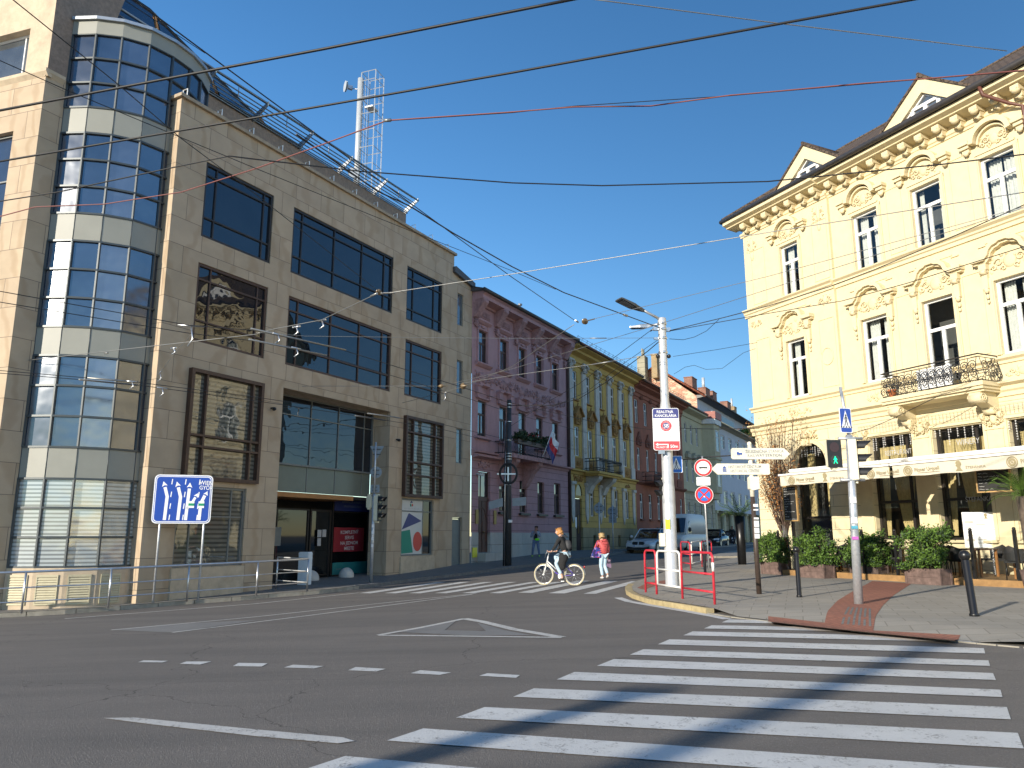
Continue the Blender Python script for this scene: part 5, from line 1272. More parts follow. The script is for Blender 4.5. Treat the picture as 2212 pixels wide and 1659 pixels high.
part('handle', 'brass', d_, ML, lambda m: m.box(24.54, 24.58, -.05, -.02, 1.7, 2.6))
part('door_notice', 'sticker_white', Y, ML, lambda m: m.box(24.16, 24.40, -.05, -.045, 1.95, 2.5))
m = MB(ML); pts = [(24.49 + .46 * math.cos(math.pi * k / 14), 3.58 + .62 * math.sin(math.pi * k / 14)) for k in range(15)]; m.add([(x, .03, z) for x, z in pts], [tuple(range(15))], 0); m.strip(pts, .1, .02, .07, 1); m.build('fanlight', ['dark_glass', 'yellow_plaster'], Y)
co = MB(ML); co.prism_x([(0, 10.25), (.05, 10.27), (.05, 10.42), (.12, 10.46), (.12, 10.75), (.42, 10.86), (.42, 10.98), (.70, 11.08), (.70, 11.16), (0, 11.2)], 23.3, 33.15); co.build('cornice', 'yellow_plaster', Y)
for c in (23.6, 25.38, 27.18, 28.95, 30.72, 32.55):
    m = MB(ML); m.box(c - .25, c + .25, 0, .09, 4.95, 10.0); m.box(c - .30, c + .30, 0, .13, 4.9, 5.55); [m.box(c - .07, c - .03, .09, .10, z, z + .07) or m.box(c + .04, c + .08, .09, .10, z, z + .07) for z in (6.6, 7.4, 8.05)]
    m.build('pilaster', 'pilaster_white', Y)
    m = MB(ML); relief(m, c, 10.2, .62, .5, .08, int(c * 3), dep=.12, nb=18); [volute(m, c + sg * .26 - .06, c + sg * .26 + .06, .14, 10.34, .12) for sg in (-1, 1)]; m.box(c - .32, c + .32, 0, .2, 10.44, 10.52); relief(m, c, 6.0, .4, .7, .08, int(c * 5), dep=.03, nb=10); m.build('capital', 'pilaster_white', Y)
for c in (23.75, 25.55, 27.4, 29.2, 30.95, 32.65):
    m = MB(ML); m.prism([(c - .2, 4.2), (c + .2, 4.2), (c + .18, 2.6), (c + .06, 2.35), (c, 2.2), (c - .06, 2.35), (c - .18, 2.6)], .02, .08); m.box(c - .26, c + .26, .02, .16, 4.12, 4.26); relief(m, c, 3.3, .3, .9, .06, int(c * 7), dep=.025, nb=10); m.build('pilaster', 'pilaster_white', Y)
for c in cs:
    e = c + .2
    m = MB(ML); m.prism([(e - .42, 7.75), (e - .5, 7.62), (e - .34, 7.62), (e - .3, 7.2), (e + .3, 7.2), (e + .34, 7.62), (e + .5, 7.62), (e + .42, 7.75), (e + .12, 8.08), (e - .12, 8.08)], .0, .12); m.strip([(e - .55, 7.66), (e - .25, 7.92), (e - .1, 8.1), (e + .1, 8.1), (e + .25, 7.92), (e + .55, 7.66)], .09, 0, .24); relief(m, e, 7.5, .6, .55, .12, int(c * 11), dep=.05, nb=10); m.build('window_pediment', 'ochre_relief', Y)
    m = MB(ML); m.prism_x([(0, 8.40), (.10, 8.43), (.10, 8.48), (0, 8.5)], c - .42, c + .40); m.tube([(c - .36 + .72 * k / 10, .04, 8.34 - .42 * math.sin(math.pi * k / 10)) for k in range(11)], .03, 5); m.ball((c, .03, 7.96), (.09, .05, .12), 8, 0, 5); m.build('garland', 'ochre_relief', Y)
    if abs(c - 27.84) > .1 and abs(c - 29.6) > .1: m = MB(ML); m.box(e - .68, e + .68, 0, .06, 4.98, 5.50); relief(m, e, 5.22, .5, .4, .06, int(c * 13), dep=.06, nb=8); m.build('apron', 'ochre_relief', Y)
gc = MB(ML); gc.prism_x([(0, 4.62), (.06, 4.64), (.10, 4.76), (.24, 4.80), (.24, 4.87), (0, 4.92)], 23.3, 33.15); gc.build('ground_floor_cornice', 'yellow_plaster', Y)
m = MB(ML); relief(m, 24.5, 4.45, 1.2, .35, .03, 77, dep=.05); [relief(m, x, 4.45, .8, .25, .03, int(x), dep=.04, nb=10) for x in (26.3, 31.7)]; m.build('relief', 'ochre_relief', Y)
bl_ = MB(lambda a, b, c: ML(a - 1.8, b, c)); bl_.box(26.9, 30.3, 0, .95, 4.72, 4.84); bl_.box(27.0, 30.2, 0, .85, 4.62, 4.72); bl_.build('balcony_slab', 'yellow_plaster', Y)
for x in (27.3, 29.3): m = MB(lambda a, b, c: ML(a - 1.8, b, c)); m.prism_x([(0, 3.7), (.15, 3.75), (.35, 4.15), (.72, 4.45), (.78, 4.62), (0, 4.62)], x, x + .5); m.build('console', 'pilaster_white', Y)
m = MB(lambda a, b, c: ML(a - 1.8, b, c))
for z in (5.50, 5.0, 4.90, 5.36): m.tube([(26.95, .03, z), (26.95, .92, z), (30.25, .92, z), (30.25, .03, z)], .02, 4)
for k in range(24): x = 26.98 + k * .14; m.tube([(x, .92, 4.85), (x, .96, 5.0), (x, .92, 5.2), (x, .92, 5.5)], .013, 4); m.ball((x, .92, 5.43), .035, 5, 0, 4)
for y in (.2, .4, .6, .8): m.tube([(26.95, y, 4.85), (26.95, y, 5.5)], .013, 4)
m.build('balcony_railing', 'iron', Y)
gutter_roof(Y, 23.4, 33.15, .72, 11.20, -3.0, 1.0, gm='frame_brown'); snow_guard(Y, 23.6, 33.1, .55, 11.25)

# rust brown house
Q = thing('brown_house', 'rust brown stucco house with white windows beside the yellow house', 'house', tuple(ML(38, -4, .8)))
cs = [33.76, 35.47, 37.2, 38.9, 40.6, 42.3]
h2 = [(c - .30, c + .30, 8.47, 9.96) for c in cs]; h1 = [(c - .08, c + .42, 5.55, 6.95) for c in cs]; h0 = [(c + .08, c + .70, 2.62, 4.14) for c in cs]
w = MB(ML); wall(w, 33.15, 43.6, 4.86, 10.6, h2 + h1, .14, 0, 0); wall(w, 33.15, 43.6, -.5, 4.86, h0, .14, .02, 0); w.quad((43.6, 0, 0), (43.6, -5, 0), (43.6, -5, 10.6), (43.6, 0, 10.6)); w.build('wall', ['brown_plaster'], Q)
for a, b, c, d in h2 + h1 + h0: old_window(Q, a, b, c, d, -.05, 'frame_dullwhite', tr=.66)
co = MB(ML); co.prism_x([(0, 10.15), (.06, 10.17), (.06, 10.35), (.14, 10.4), (.14, 10.62), (.5, 10.76), (.5, 10.86), (.72, 10.92), (.72, 11.0), (0, 11.04)], 33.15, 43.6); co.build('cornice', 'brown_plaster', Q)
for c in cs:
    m = MB(ML); relief(m, c - .85, 10.2, .6, .4, .02, int(c * 3), dep=.1, nb=12); m.prism([(c - .25, 7.1), (c + .6, 7.1), (c + .55, 7.5), (c + .3, 7.75), (c + .18, 7.95), (c + .05, 7.75), (c - .2, 7.5)], 0, .1); relief(m, c + .2, 7.4, .6, .6, .1, int(c * 5), dep=.05, nb=10); m.box(c - .4, c + .75, 0, .05, 4.95, 5.45); m.build('window_pediment', 'brown_relief', Q)
    part('sill', 'brown_relief', Q, ML, lambda m: m.box(c, c + .8, .02, .14, 2.5, 2.6))
gc = MB(ML); gc.prism_x([(0, 4.66), (.06, 4.68), (.22, 4.80), (.22, 4.88), (0, 4.92)], 33.15, 43.6); gc.build('ground_floor_cornice', 'brown_relief', Q)
bl_ = MB(lambda a, b, c: ML(a - 1.7, b, c)); bl_.box(36.0, 39.2, 0, .85, 4.76, 4.88); bl_.build('balcony_slab', 'brown_relief', Q)
m = MB(lambda a, b, c: ML(a - 1.7, b, c))
for z in (5.46, 5.2, 4.94): m.tube([(36.05, .03, z), (36.05, .82, z), (39.15, .82, z), (39.15, .03, z)], .018, 4)
for k in range(24): x = 36.1 + k * .132; m.tube([(x, .82, 4.88), (x, .82, 5.46)], .011, 4)
m.build('balcony_railing', 'iron', Q)
gutter_roof(Q, 33.15, 43.6, .74, 11.02, -3.0, 1.1, 'roof_tiles', 'frame_brown'); snow_guard(Q, 33.3, 43.4, .55, 11.08)

# pale house with the corner bay, tall white house with brick gable behind it
A = thing('pale_house', 'pale cream old house with a projecting corner bay under a red metal roof', 'house', tuple(ML(48, -4, .8)))
cs = [44.6, 46.2, 47.8, 49.4]
h2 = [(c - .3, c + .3, 8.4, 9.9) for c in cs[:3]]; h1 = [(c - .3, c + .3, 5.5, 7.1) for c in cs]; h0 = [(c - .3, c + .3, 2.2, 4.0) for c in cs] + [(50.9, 51.5, 2.2, 4.0)]
w = MB(ML); wall(w, 43.6, 52.3, 4.8, 11.0, h2 + h1, .14, 0, 0); wall(w, 43.6, 52.3, -.5, 4.8, h0, .14, .03, 1); w.build('wall', ['pale_plaster', 'pale_rustic'], A)
for a, b, c, d in h2 + h1 + h0: old_window(A, a, b, c, d, -.05, 'frame_dullwhite', 'far_glass', tr=.66)
co = MB(ML); co.prism_x([(0, 10.3), (.08, 10.32), (.12, 10.6), (.6, 10.8), (.6, 10.95), (0, 11.0)], 43.6, 49.0); co.prism_x([(0, 4.66), (.2, 4.8), (.2, 4.9), (0, 4.94)], 43.6, 52.3); co.build('cornice', 'pale_plaster', A)
m = MB(ML); m.prism_x([(0, 10.2), (.55, 10.3), (.75, 10.7), (.75, 10.85), (0, 10.9)], 52.0, 52.3); m.build('cornice_return', 'coping', A)
by = MB(ML); pl_ = [(49.2, 0), (49.6, .9), (51.4, .9), (51.9, 0)]
by.prism_z(pl_, 4.9, 10.4, 0)
by.prism_z([(49.0, 0), (49.5, 1.05), (51.5, 1.05), (52.05, 0)], 10.35, 10.75, 1); by.prism_z([(49.2, 0), (49.75, .7), (51.25, .7), (51.9, 0)], 4.4, 4.9, 0); by.prism_z([(49.1, 0), (49.55, 1.0), (51.45, 1.0), (52.0, 0)], 7.55, 7.75, 0)
by.build('bay', ['pale_plaster', 'frame_dullwhite'], A)
m = MB(ML); m.prism_z([(48.95, -2), (49.45, 1.1), (51.55, 1.1), (52.1, -2)], 10.78, 11.35); m.build('bay_roof', 'roof_red_metal', A)
for zz in ((5.4, 7.2), (8.2, 9.9)): win(A, lambda s_, o, z: ML(s_, o + .93, z), 50.0, 51.0, zz[0], zz[1], 0, .08, (.5,), (.68,), 'frame_dullwhite', 'far_glass', thick=.05)
gutter_roof(A, 43.6, 49.0, .62, 11.0, -1.0, .25, 'roof_metal', 'frame_brown')
m = MB(ML)
for c in cs[:3]: m.prism([(c - .45, 7.25), (c + .45, 7.25), (c + .4, 7.5), (c, 7.75), (c - .4, 7.5)], 0, .25)
m.build('window_pediment', 'pale_rustic', A)

T = thing('white_house', 'tall pale grey house with brick gable, tiled roof and street colonnade', 'house', tuple(ML(62, -5, .8)))
w = MB(ML)
cs = [53.8, 56.3, 59.0, 62.0, 64.8, 67.6, 70.6, 73.6, 76.6, 79.6]
h3 = [(c - .75, c + .75, 9.0, 10.25) for c in cs[:5]]; h2 = [(c - .75, c + .75, 6.7, 7.7) for c in cs]; h1 = [(c - .75, c + .75, 4.22, 5.42) for c in cs]
wall(w, 52.3, 84, 3.64, 11.0, h3 + h2 + h1 + [(c - .75, c + .75, 9.0, 10.1) for c in cs[5:]], .12, 0, 0); wall(w, 52.3, 84, 10.9, 13.25, [(55.2, 61, 11.2, 12.2), (63, 66, 11.2, 12.0)], .3, -1.05, 0); w.quad((52.3, 0, 11), (84, 0, 11), (84, -1.1, 11), (52.3, -1.1, 11)); w.quad((52.3, 0, 0), (52.3, -1.1, 0), (52.3, -1.1, 11), (52.3, 0, 11))
w.quad((52.3, -1.2, 0), (84, -1.2, 0), (84, -1.2, 3.7), (52.3, -1.2, 3.7), 1); w.quad((52.3, 0, 3.64), (84, 0, 3.64), (84, -1.2, 3.64), (52.3, -1.2, 3.64), 1)
w.build('wall', ['greywhite_plaster', 'pale_rustic'], T)
for a, b, c, d in h3 + h2 + h1: win(T, ML, a, b, c, d, -.05, .09, (.33, .66), (.68,), 'frame_dullwhite', 'far_glass', thick=.06, bar=.07)
for c in [52.7 + 2.9 * k for k in range(9)]: part('column', 'pale_plaster', T, ML, lambda m: (m.cyl((c, -.15, 0), (c, -.15, 3.45), .26, .22, 12), m.box(c - .34, c + .34, -.45, .12, 3.42, 3.64)))
m = MB(ML); m.prism_x([(0, 10.8), (.6, 11.0), (.6, 11.08), (0, 11.1)], 52.3, 84); m.tube([(52.3, .6, 11.0), (84, .6, 11.0)], .07, 6); m.build('cornice', 'pale_rustic', T)
m = MB(ML); m.box(53, 61, -.05, .02, 11.1, 11.95); m.build('terrace_screen', 'louvre_metal', T)
m = MB(ML); m.prism_x([(-1.1, 13.0), (-.3, 13.15), (-.3, 13.25), (-1.1, 13.3)], 52.3, 84); m.tube([(52.2, -.3, 13.2), (84, -.3, 13.2)], .09, 6); m.build('eaves', 'frame_dark', T)
rf = MB(ML); rf.quad((52.1, -.25, 13.25), (84, -.25, 13.25), (84, -4.7, 16.2), (52.1, -4.7, 16.2)); rf.quad((52.1, -9.4, 13.2), (84, -9.4, 13.2), (84, -4.7, 16.2), (52.1, -4.7, 16.2)); rf.build('roof', 'roof_tiles_red', T)
gb = MB(ML); gb.add([(52.3, -1.05, 10.5), (52.3, -1.05, 13.2), (52.3, -4.7, 16.05), (52.3, -9.0, 13.2), (52.3, -9.0, 10.5)], [(0, 1, 2, 3, 4)], 0, False, [[(1, 10.5), (1, 13.2), (4.7, 16), (9, 13.2), (9, 10.5)]]); gb.build('gable_wall', 'peeling_brick', T)
vg = MB(ML); vg.tube([(52.22, -.3, 13.1), (52.22, -4.7, 16.15), (52.22, -9.3, 13.1)], .10, 5); vg.build('verge_tiles', 'roof_tiles_red', T)
m = MB(ML); m.box(51.3, 52.2, -5.9, -5.2, 12.6, 17.0); m.cyl((51.6, -5.5, 17), (51.6, -5.5, 17.7), .08, n=8); m.cyl((52.0, -5.5, 17), (52.0, -5.5, 17.7), .08, n=8); m.build('chimney', 'pale_rustic', T)
m = MB(ML); m.box(51.6, 52.3, -4.7, -4.2, 15.0, 17.0); m.box(51.55, 52.35, -4.75, -4.15, 17.0, 17.12); m.build('chimney', 'chimney_ochre', T)
for s_, z, mm in ((61.4, 16.6, 'chimney_brick'), (66.4, 16.4, 'chimney_brick'), (69.3, 16.5, 'chimney_brick'), (75.8, 16.4, 'chimney_brick'), (79.0, 16.3, 'chimney_ochre')): chimney(T, s_, -4.0, 13.5, z, 1.7 if mm == 'chimney_brick' else 1.2, .8, mm)
m = MB(ML); m.cyl((66.3, -4, 16.4), (66.3, -4, 17.6), .16, n=8); m.cyl((79.0, -4, 16.3), (79.0, -4, 17.4), .12, n=8); m.build('flue_pipe', 'mast_white', T)
rgd = thing('roof_garden', 'green shrubs growing along the terrace edge of the white house', 'shrub', tuple(ML(72, -.4, 11.2)))
m = MB(ML); leafy(m, 1500, ((66.5, 76), (-.9, .3), (11.0, 12.5)), 31, (.12, .3), lambda p: p.z < 11.5 + .8 * abs(math.sin(p.x * .8))); m.build('foliage', 'foliage_green', rgd)
# ------------------------------------------------------------------ street furniture
def zat(u, v, y): return at_depth(u, v, y).z
def rot2(o, dx, dy): return Vector((dx, dy, 0))
def rounded(w, h, r, n=5):
    pts = []
    for cx, cz, a0 in ((w / 2 - r, h / 2 - r, 0), (-w / 2 + r, h / 2 - r, 90), (-w / 2 + r, -h / 2 + r, 180), (w / 2 - r, -h / 2 + r, 270)):
        pts += [(cx + r * math.cos(R(a0 + 90 * i / n)), cz + r * math.sin(R(a0 + 90 * i / n))) for i in range(n + 1)]
    return pts
def moved(pts, dx, dz): return [(x + dx, z + dz) for x, z in pts]
def plate(mb, pts, y, m, t=.004): mb.prism(pts, y - t, y, m)     # face towards -y
# ---- the big silver lamp post
b = gp(1452, 1268, .10); py = b.y
post = thing('lamp_post', 'tall thick silver lamp post behind the red and white railing', 'lamp post', tuple(b))
zs = lambda v: zat(1446, v, py) - b.z
m = MB(); m.lathe([(.0, 0), (.185, 0), (.185, .05), (.175, .06), (.178, zs(1062)), (.160, zs(1045)), (.158, zs(893)), (.155, zs(884)), (.118, zs(866)), (.112, zs(700)), (.118, zs(698)), (.118, zs(688)), (.10, zs(687)), (0, zs(686))], n=28); m.build('pole', 'galv_paint', post)
m = MB()
for v in (700, 712, 731, 762): m.lathe([(.13, -.03), (.135, -.02), (.135, .02), (.13, .03)], (0, 0, zs(v)), 20)
m.box(-.26, -.08, -.04, .04, zs(714), zs(706)); m.box(.08, .24, -.04, .04, zs(716), zs(708)); m.box(-.25, -.1, -.03, .03, zs(734), zs(729))
m.build('clamp_band', 'steel', post)
hz = zs(692)
m = MB(); m.tube([(0, 0, hz), (-.55, -.25, hz + .22)], .04, 8); m.build('lamp_arm', 'lamp_silver', post)
def lamp_head(parent, p, d, L, w, mt, drop=.0):
    t = Vector(d).normalized(); n = Vector((-t.y, t.x, 0)).normalized(); up = n.cross(t) * -1
    if up.z < 0: up = -up
    m = MB(); P_ = Vector(p); ring = []
    for u, ww, hh in ((0, .12, .05), (.18, .24, .10), (.5, .9, .09), (.95, 1, .05), (1, .95, .035)):
        for a, c in ((-1, -1), (1, -1), (1, .4), (.5, 1), (-.5, 1), (-1, .4)): ring.append(P_ + t * (L * u) + n * (a * w * ww / 2) + up * (c * hh * .6))
    m.add(ring, [(i * 6 + j, i * 6 + (j + 1) % 6, (i + 1) * 6 + (j + 1) % 6, (i + 1) * 6 + j) for i in range(4) for j in range(6)] + [tuple(range(6)), tuple(24 + k for k in range(6))])
    h = m.build('lamp_head', mt, parent); g = MB()
    a = [P_ + t * (L * u) + n * (s * w * .38) - up * (.062 if u < .7 else .04) for u, s in ((.5, -1), (.92, -1), (.92, 1), (.5, 1))]; g.add(a, [(0, 1, 2, 3)]); g.build('diffuser', 'far_glass', h)
lamp_head(post, (-.50, -.23, hz + .20), (-.92, -.42, .28), .95, .36, 'lamp_grey')
m = MB(); m.tube([(0, 0, zs(699)), (-.30, .15, zs(700))], .035, 8); m.build('lamp_arm', 'lamp_silver', post)
lamp_head(post, (-.28, .14, zs(700)), (-.95, .3, -.03), .62, .24, 'lamp_silver')
m = MB()
for sx in (-.16, .16): m.ball((sx, -.02, zs(770)), (.06, .08, .06), 8); m.tube([(0, 0, zs(768)), (sx, 0, zs(768))], .02, 5)
m.build('camera_dome', 'signal_black', post)
m = MB(); m.box(-.30, -.16, -.12, .06, zs(1180), zs(1152)); m.build('push_button_box', 'cream_enamel', post)
m = MB(); m.box(-.15, -.03, -.20, -.165, zs(1143), zs(1122), 0); m.box(-.14, -.04, -.165, -.16, zs(1098), zs(1084), 1); m.build('sticker', ['sticker_yellow', 'sticker_white'], post)
# realty board on the post
p = at_depth(1439, 927, py - .26)
ad = thing('advertising_board', 'white advertising board with navy top and red arrow strip on the silver lamp post', 'sign', tuple(p), R(-3))
m = MB(); W_, H_ = .735, 1.19
pts = rounded(W_, H_, .06); m.prism(pts, 0, .025, 0)
plate(m, [q for q in rounded(W_ - .03, H_ - .03, .05) if q[1] > .30] + [(-W_ / 2 + .015, .31), (W_ / 2 - .015, .31)], -.001, 1)
plate(m, [(W_ / 2 - .015, -.34), (-W_ / 2 + .015, -.34)] + [q for q in rounded(W_ - .03, H_ - .03, .05) if q[1] < -.34], -.001, 2)
m.text('REALITNÁ', (-.02, -.008, .455), (1, 0, 0), (0, 0, 1), .078, 0, bold=.016, width=.46); m.text('KANCELÁRIA', (-.005, -.008, .345), (1, 0, 0), (0, 0, 1), .078, 0, bold=.016, width=.60)
m.disc((0, .095), .155, -.004, 3, 36, .095); m.disc((0, .095), .088, -.005, 1, 36); m.text('S', (-.032, -.008, .045), (1, 0, 0), (0, 0, 1), .105, 0, bold=.01); m.text('B', (.036, -.008, .045), (1, 0, 0), (0, 0, 1), .105, 0, bold=.01)
for k, ch in enumerate('STARBROKERS'): a = R(155 - 13 * k); m.text(ch, (.115 * math.cos(a), -.008, .095 + .115 * math.sin(a)), (math.sin(a), 0, -math.cos(a)), (math.cos(a), 0, math.sin(a)), .022, 0)
for k, ch in enumerate('REAL ESTATE'): a = R(205 + 13 * k); m.text(ch, (.137 * math.cos(a), -.008, .095 + .137 * math.sin(a)), (-math.sin(a), 0, math.cos(a)), (-math.cos(a), 0, -math.sin(a)), .022, 0)
m.text('StarBrokers', (0, -.006, -.235), (1, 0, 0), (0, 0, 1), .075, 4, width=.58); m.box(-.3, -.18, -.004, -.002, -.30, -.297, 4)
m.prism([(-.31, -.43), (-.24, -.385), (-.24, -.415), (.05, -.415), (.05, -.53), (.02, -.53), (.02, -.445), (-.24, -.445), (-.24, -.475)], -.008, -.004, 0)
m.text('PALISÁDY 50', (-.13, -.008, -.535), (1, 0, 0), (0, 0, 1), .052, 0, bold=.012, width=.34); m.text('50m', (.20, -.008, -.525), (1, 0, 0), (0, 0, 1), .09, 0, bold=.015)
m.build('board', ['sign_white', 'sign_navy', 'sign_rose', 'sign_rose', 'pale_print'], ad)
m = MB(); m.box(-.2, .2, .025, .12, .3, .36); m.box(-.2, .2, .025, .12, -.36, -.3); m.box(-.24, -.06, -.0, .02, -.69, -.585); m.build('bracket', 'steel', ad)
def person_sign(m, w, h, mw, mb_, y=-.002):
    """pedestrian crossing plate: blue, white triangle, walking figure"""
    m.prism([(-w * .40, -h * .30), (w * .40, -h * .30), (0, h * .40)], y - .003, y, mw)
    k = h; f = lambda pts: m.prism([(x * k, z * k) for x, z in pts], y - .006, y - .003, mb_)
    m.disc((0, h * .20), h * .038, y - .006, mb_, 14); f([(-.02, .155), (.025, .155), (.03, .0), (-.025, .0)]); f([(-.02, .15), (-.035, .15), (-.085, .03), (-.07, .02)]); f([(.02, .15), (.035, .15), (.075, .04), (.062, .03)])
    f([(-.02, .01), (.008, .01), (-.06, -.22), (-.09, -.22)]); f([(-.005, .01), (.028, .01), (.09, -.22), (.058, -.22)])
    for q in (-.26, -.14, 0, .14, .26): f([(q - .035, -.29), (q + .025, -.29), (q * .8 + .02, -.235), (q * .8 - .02, -.235)])
def sq_sign(label, pos, rz, w, h, back=False):
    t = thing('crossing_sign', label, 'sign', pos, rz); m = MB()
    m.prism(rounded(w, h, .035), 0, .012, 0); m.prism(rounded(w - .03, h - .03, .03), -.002, 0, 1); person_sign(m, w, h, 0, 2); m.build('plate', ['sign_white', 'sign_skyblue' if back else 'sign_blue', 'black_print'], t)
    q = MB(); q.box(-w * .3, w * .3, .012, .05, h * .2, h * .26); q.box(-w * .3, w * .3, .012, .05, -h * .26, -h * .2); q.build('bracket', 'sign_back', t); return t
p = at_depth(1461, 1003, py + .25); sq_sign('blue pedestrian crossing sign half hidden behind the silver lamp post', tuple(p), R(-8), .34, .48, True)
def signal(name, label, pos, rz, lenses, s=.22, boxm='signal_cream', facem='signal_black', hood=.26, figure=False):
    """signal head facing -y; lenses from top to bottom"""
    t = thing(name, label, 'traffic light', pos, rz); n = len(lenses); H = n * s * 1.28
    m = MB(); m.box(-s * .62, s * .62, 0, s * .75, -H / 2, H / 2, 0); m.box(-s * .72, s * .72, -.012, 0, -H / 2 - .02, H / 2 + .02, 1); m.box(-.05, .05, s * .1, s * .7, H / 2, H / 2 + .07, 0); m.box(-.05, .05, s * .1, s * .7, -H / 2 - .07, -H / 2, 0); m.build('housing', [boxm, facem], t)
    for i, L_ in enumerate(lenses):
        cz = H / 2 - s * 1.28 * (i + .5)
        q = MB(); q.add([(s * .5 * math.cos(2 * math.pi * k / 20), -.018 - .0, cz + s * .5 * math.sin(2 * math.pi * k / 20)) for k in range(20)], [tuple(range(20))]); le = q.build('lens', 'lens_dark' if (figure and L_ == 'lens_green') else L_, t)
        if figure and L_ == 'lens_green':
            g = MB(); y = -.022; k = s / .22
            g.disc((0, cz + .065 * k), .014 * k, y, 0, 10); P_ = lambda pts: g.add([(x * k, y, cz + z * k) for x, z in pts], [tuple(range(len(pts)))])
            P_([(-.02, .047), (.022, .047), (.016, -.012), (-.014, -.012)]); P_([(-.02, .047), (-.012, .04), (-.034, .0), (-.042, .004)]); P_([(.022, .047), (.042, .012), (.034, -.008), (.028, -.004), (.03, .012), (.014, .04)])
            P_([(-.014, -.012), (.004, -.012), (-.026, -.075), (-.044, -.075)]); P_([(-.002, -.012), (.016, -.012), (.048, -.075), (.03, -.075)]); g.build('walking_figure', 'lens_green', le)
        if hood:
            q = MB(); n_ = 16; v = []
            for k in range(n_ + 1):
                a = math.pi * (-.10 + 1.20 * k / n_); c_, s__ = math.cos(a), math.sin(a); back = hood * (.55 + .45 * max(0, s__))
                v += [(s * .54 * c_, -.01, cz + s * .54 * s__), (s * .52 * c_, -back, cz + s * .52 * s__)]
            q.add(v, [(2 * k, 2 * k + 1, 2 * k + 3, 2 * k + 2) for k in range(n_)], 0, True); q.build('visor', facem, t)
    return t
p = at_depth(1431, 1057, py); signal('traffic_light', 'cream traffic light seen from the side, fixed left of the silver lamp post', (p.x, p.y + .05, p.z), R(-72), ('lens_dark', 'lens_dark'), .20, hood=.24)
# ---- red and white railings
def railing(p0, p1, h, mtl, label, legs=(True, True), low=.24, mid=.60, patch=False):
    a, c = Vector(p0), Vector(p1); t = thing('guard_railing', label, 'railing', tuple(a), math.atan2(c.y - a.y, c.x - a.x), 'red and white tubular railings on the pavement tip')
    L_ = (Vector(c[:2]) - Vector(a[:2])).length; dz = c.z - a.z; rr = .027; cr = .13
    m = MB(); zf = lambda x: dz * x / L_
    z0, z1 = (0 if legs[0] else low), (0 if legs[1] else low)
    path = [(0, 0, zf(0) + z0)] + [(cr - cr * math.cos(R(90 * k / 5)), 0, zf(0) + h - cr + cr * math.sin(R(90 * k / 5))) for k in range(6)] + [(L_ - cr + cr * math.sin(R(90 * k / 5)), 0, zf(L_) + h - cr + cr * math.cos(R(90 * k / 5))) for k in range(6)] + [(L_, 0, zf(L_) + z1)]
    m.tube(path, rr, 9); m.build('frame', mtl, t)
    for z in (low, mid): m = MB(); m.tube([(0, 0, zf(0) + z), (L_, 0, zf(L_) + z)], rr * .85, 8); m.build('crossbar', mtl, t)
    if patch: m = MB(); m.tube([(L_, 0, zf(L_) + .66), (L_, 0, zf(L_) + .84)], rr * 1.08, 9); m.build('white_patch', 'rail_white', t)
    return t
FC = lambda X, Y: (1350 + X * .1464, 1080 + Y * .1464)
f1a, f1b = gp(*FC(308, 1362), .1), gp(*FC(470, 1392), .1); f3a, f3b = gp(*FC(852, 1458), .1), gp(*FC(1326, 1542), .1)
railing(f1a, f1b, 1.03, 'rail_red', 'narrow red railing at the left end, in front of the silver lamp post')
railing(f3a, f3b, 1.03, 'rail_red', 'wide red railing with white patches on its right leg', patch=True)
d = (f3a - f1b); railing(f1b + d * .06, f3a - d * .05, 1.03, 'rail_white', 'white railing hung between two red ones, in front of the lamp post', (False, False))
b1a, b1b = gp(*FC(838, 1010), .1), gp(*FC(972, 1032), .1)
railing(b1a, b1b, 1.08, 'rail_red', 'faded red railing behind the lamp post, beside the road')
b3a, b3b = gp(*FC(1140, 985), .1), gp(*FC(1290, 962), .1)
d = b3a - b1b; railing(b1b + d * .12, b3a - d * .08, 1.08, 'rail_white', 'white railing behind the black bollard', (False, False)); railing(b3a, b3b, 1.05, 'rail_red', 'bent red railing furthest from the lamp post, by the sign pole')
def bollard(u, v, label, h=1.0, r=.048, ball=True, lean=0):
    p = gp(u, v, .1); t = thing('bollard', label, 'bollard', tuple(p), 0, 'black metal bollards on the pavement'); t.rotation_euler = (0, lean, 0)
    m = MB(); m.lathe([(0, 0), (r * 1.25, 0), (r * 1.2, .04), (r, .05), (r, h - .08), (r * .8, h - .07)] + ([(r * .8, h - .06)] if ball else [(r * .9, h), (0, h + .02)]), n=16); m.build('shaft', 'black_metal', t)
    if ball: m = MB(); m.ball((0, 0, h), r * 1.45, 14, 0, 10); m.build('cap', 'black_metal', t)
bollard(2105, 1331, 'black bollard with ball top at the right, beside the tactile strip', .99, .062, lean=R(-3))
bollard(1727, 1290, 'slim black bollard standing in front of the clipped shrubs', 1.03, .05)
bollard(1523.5, 1242, 'black bollard standing behind the red and white railing', 1.05, .05, False)
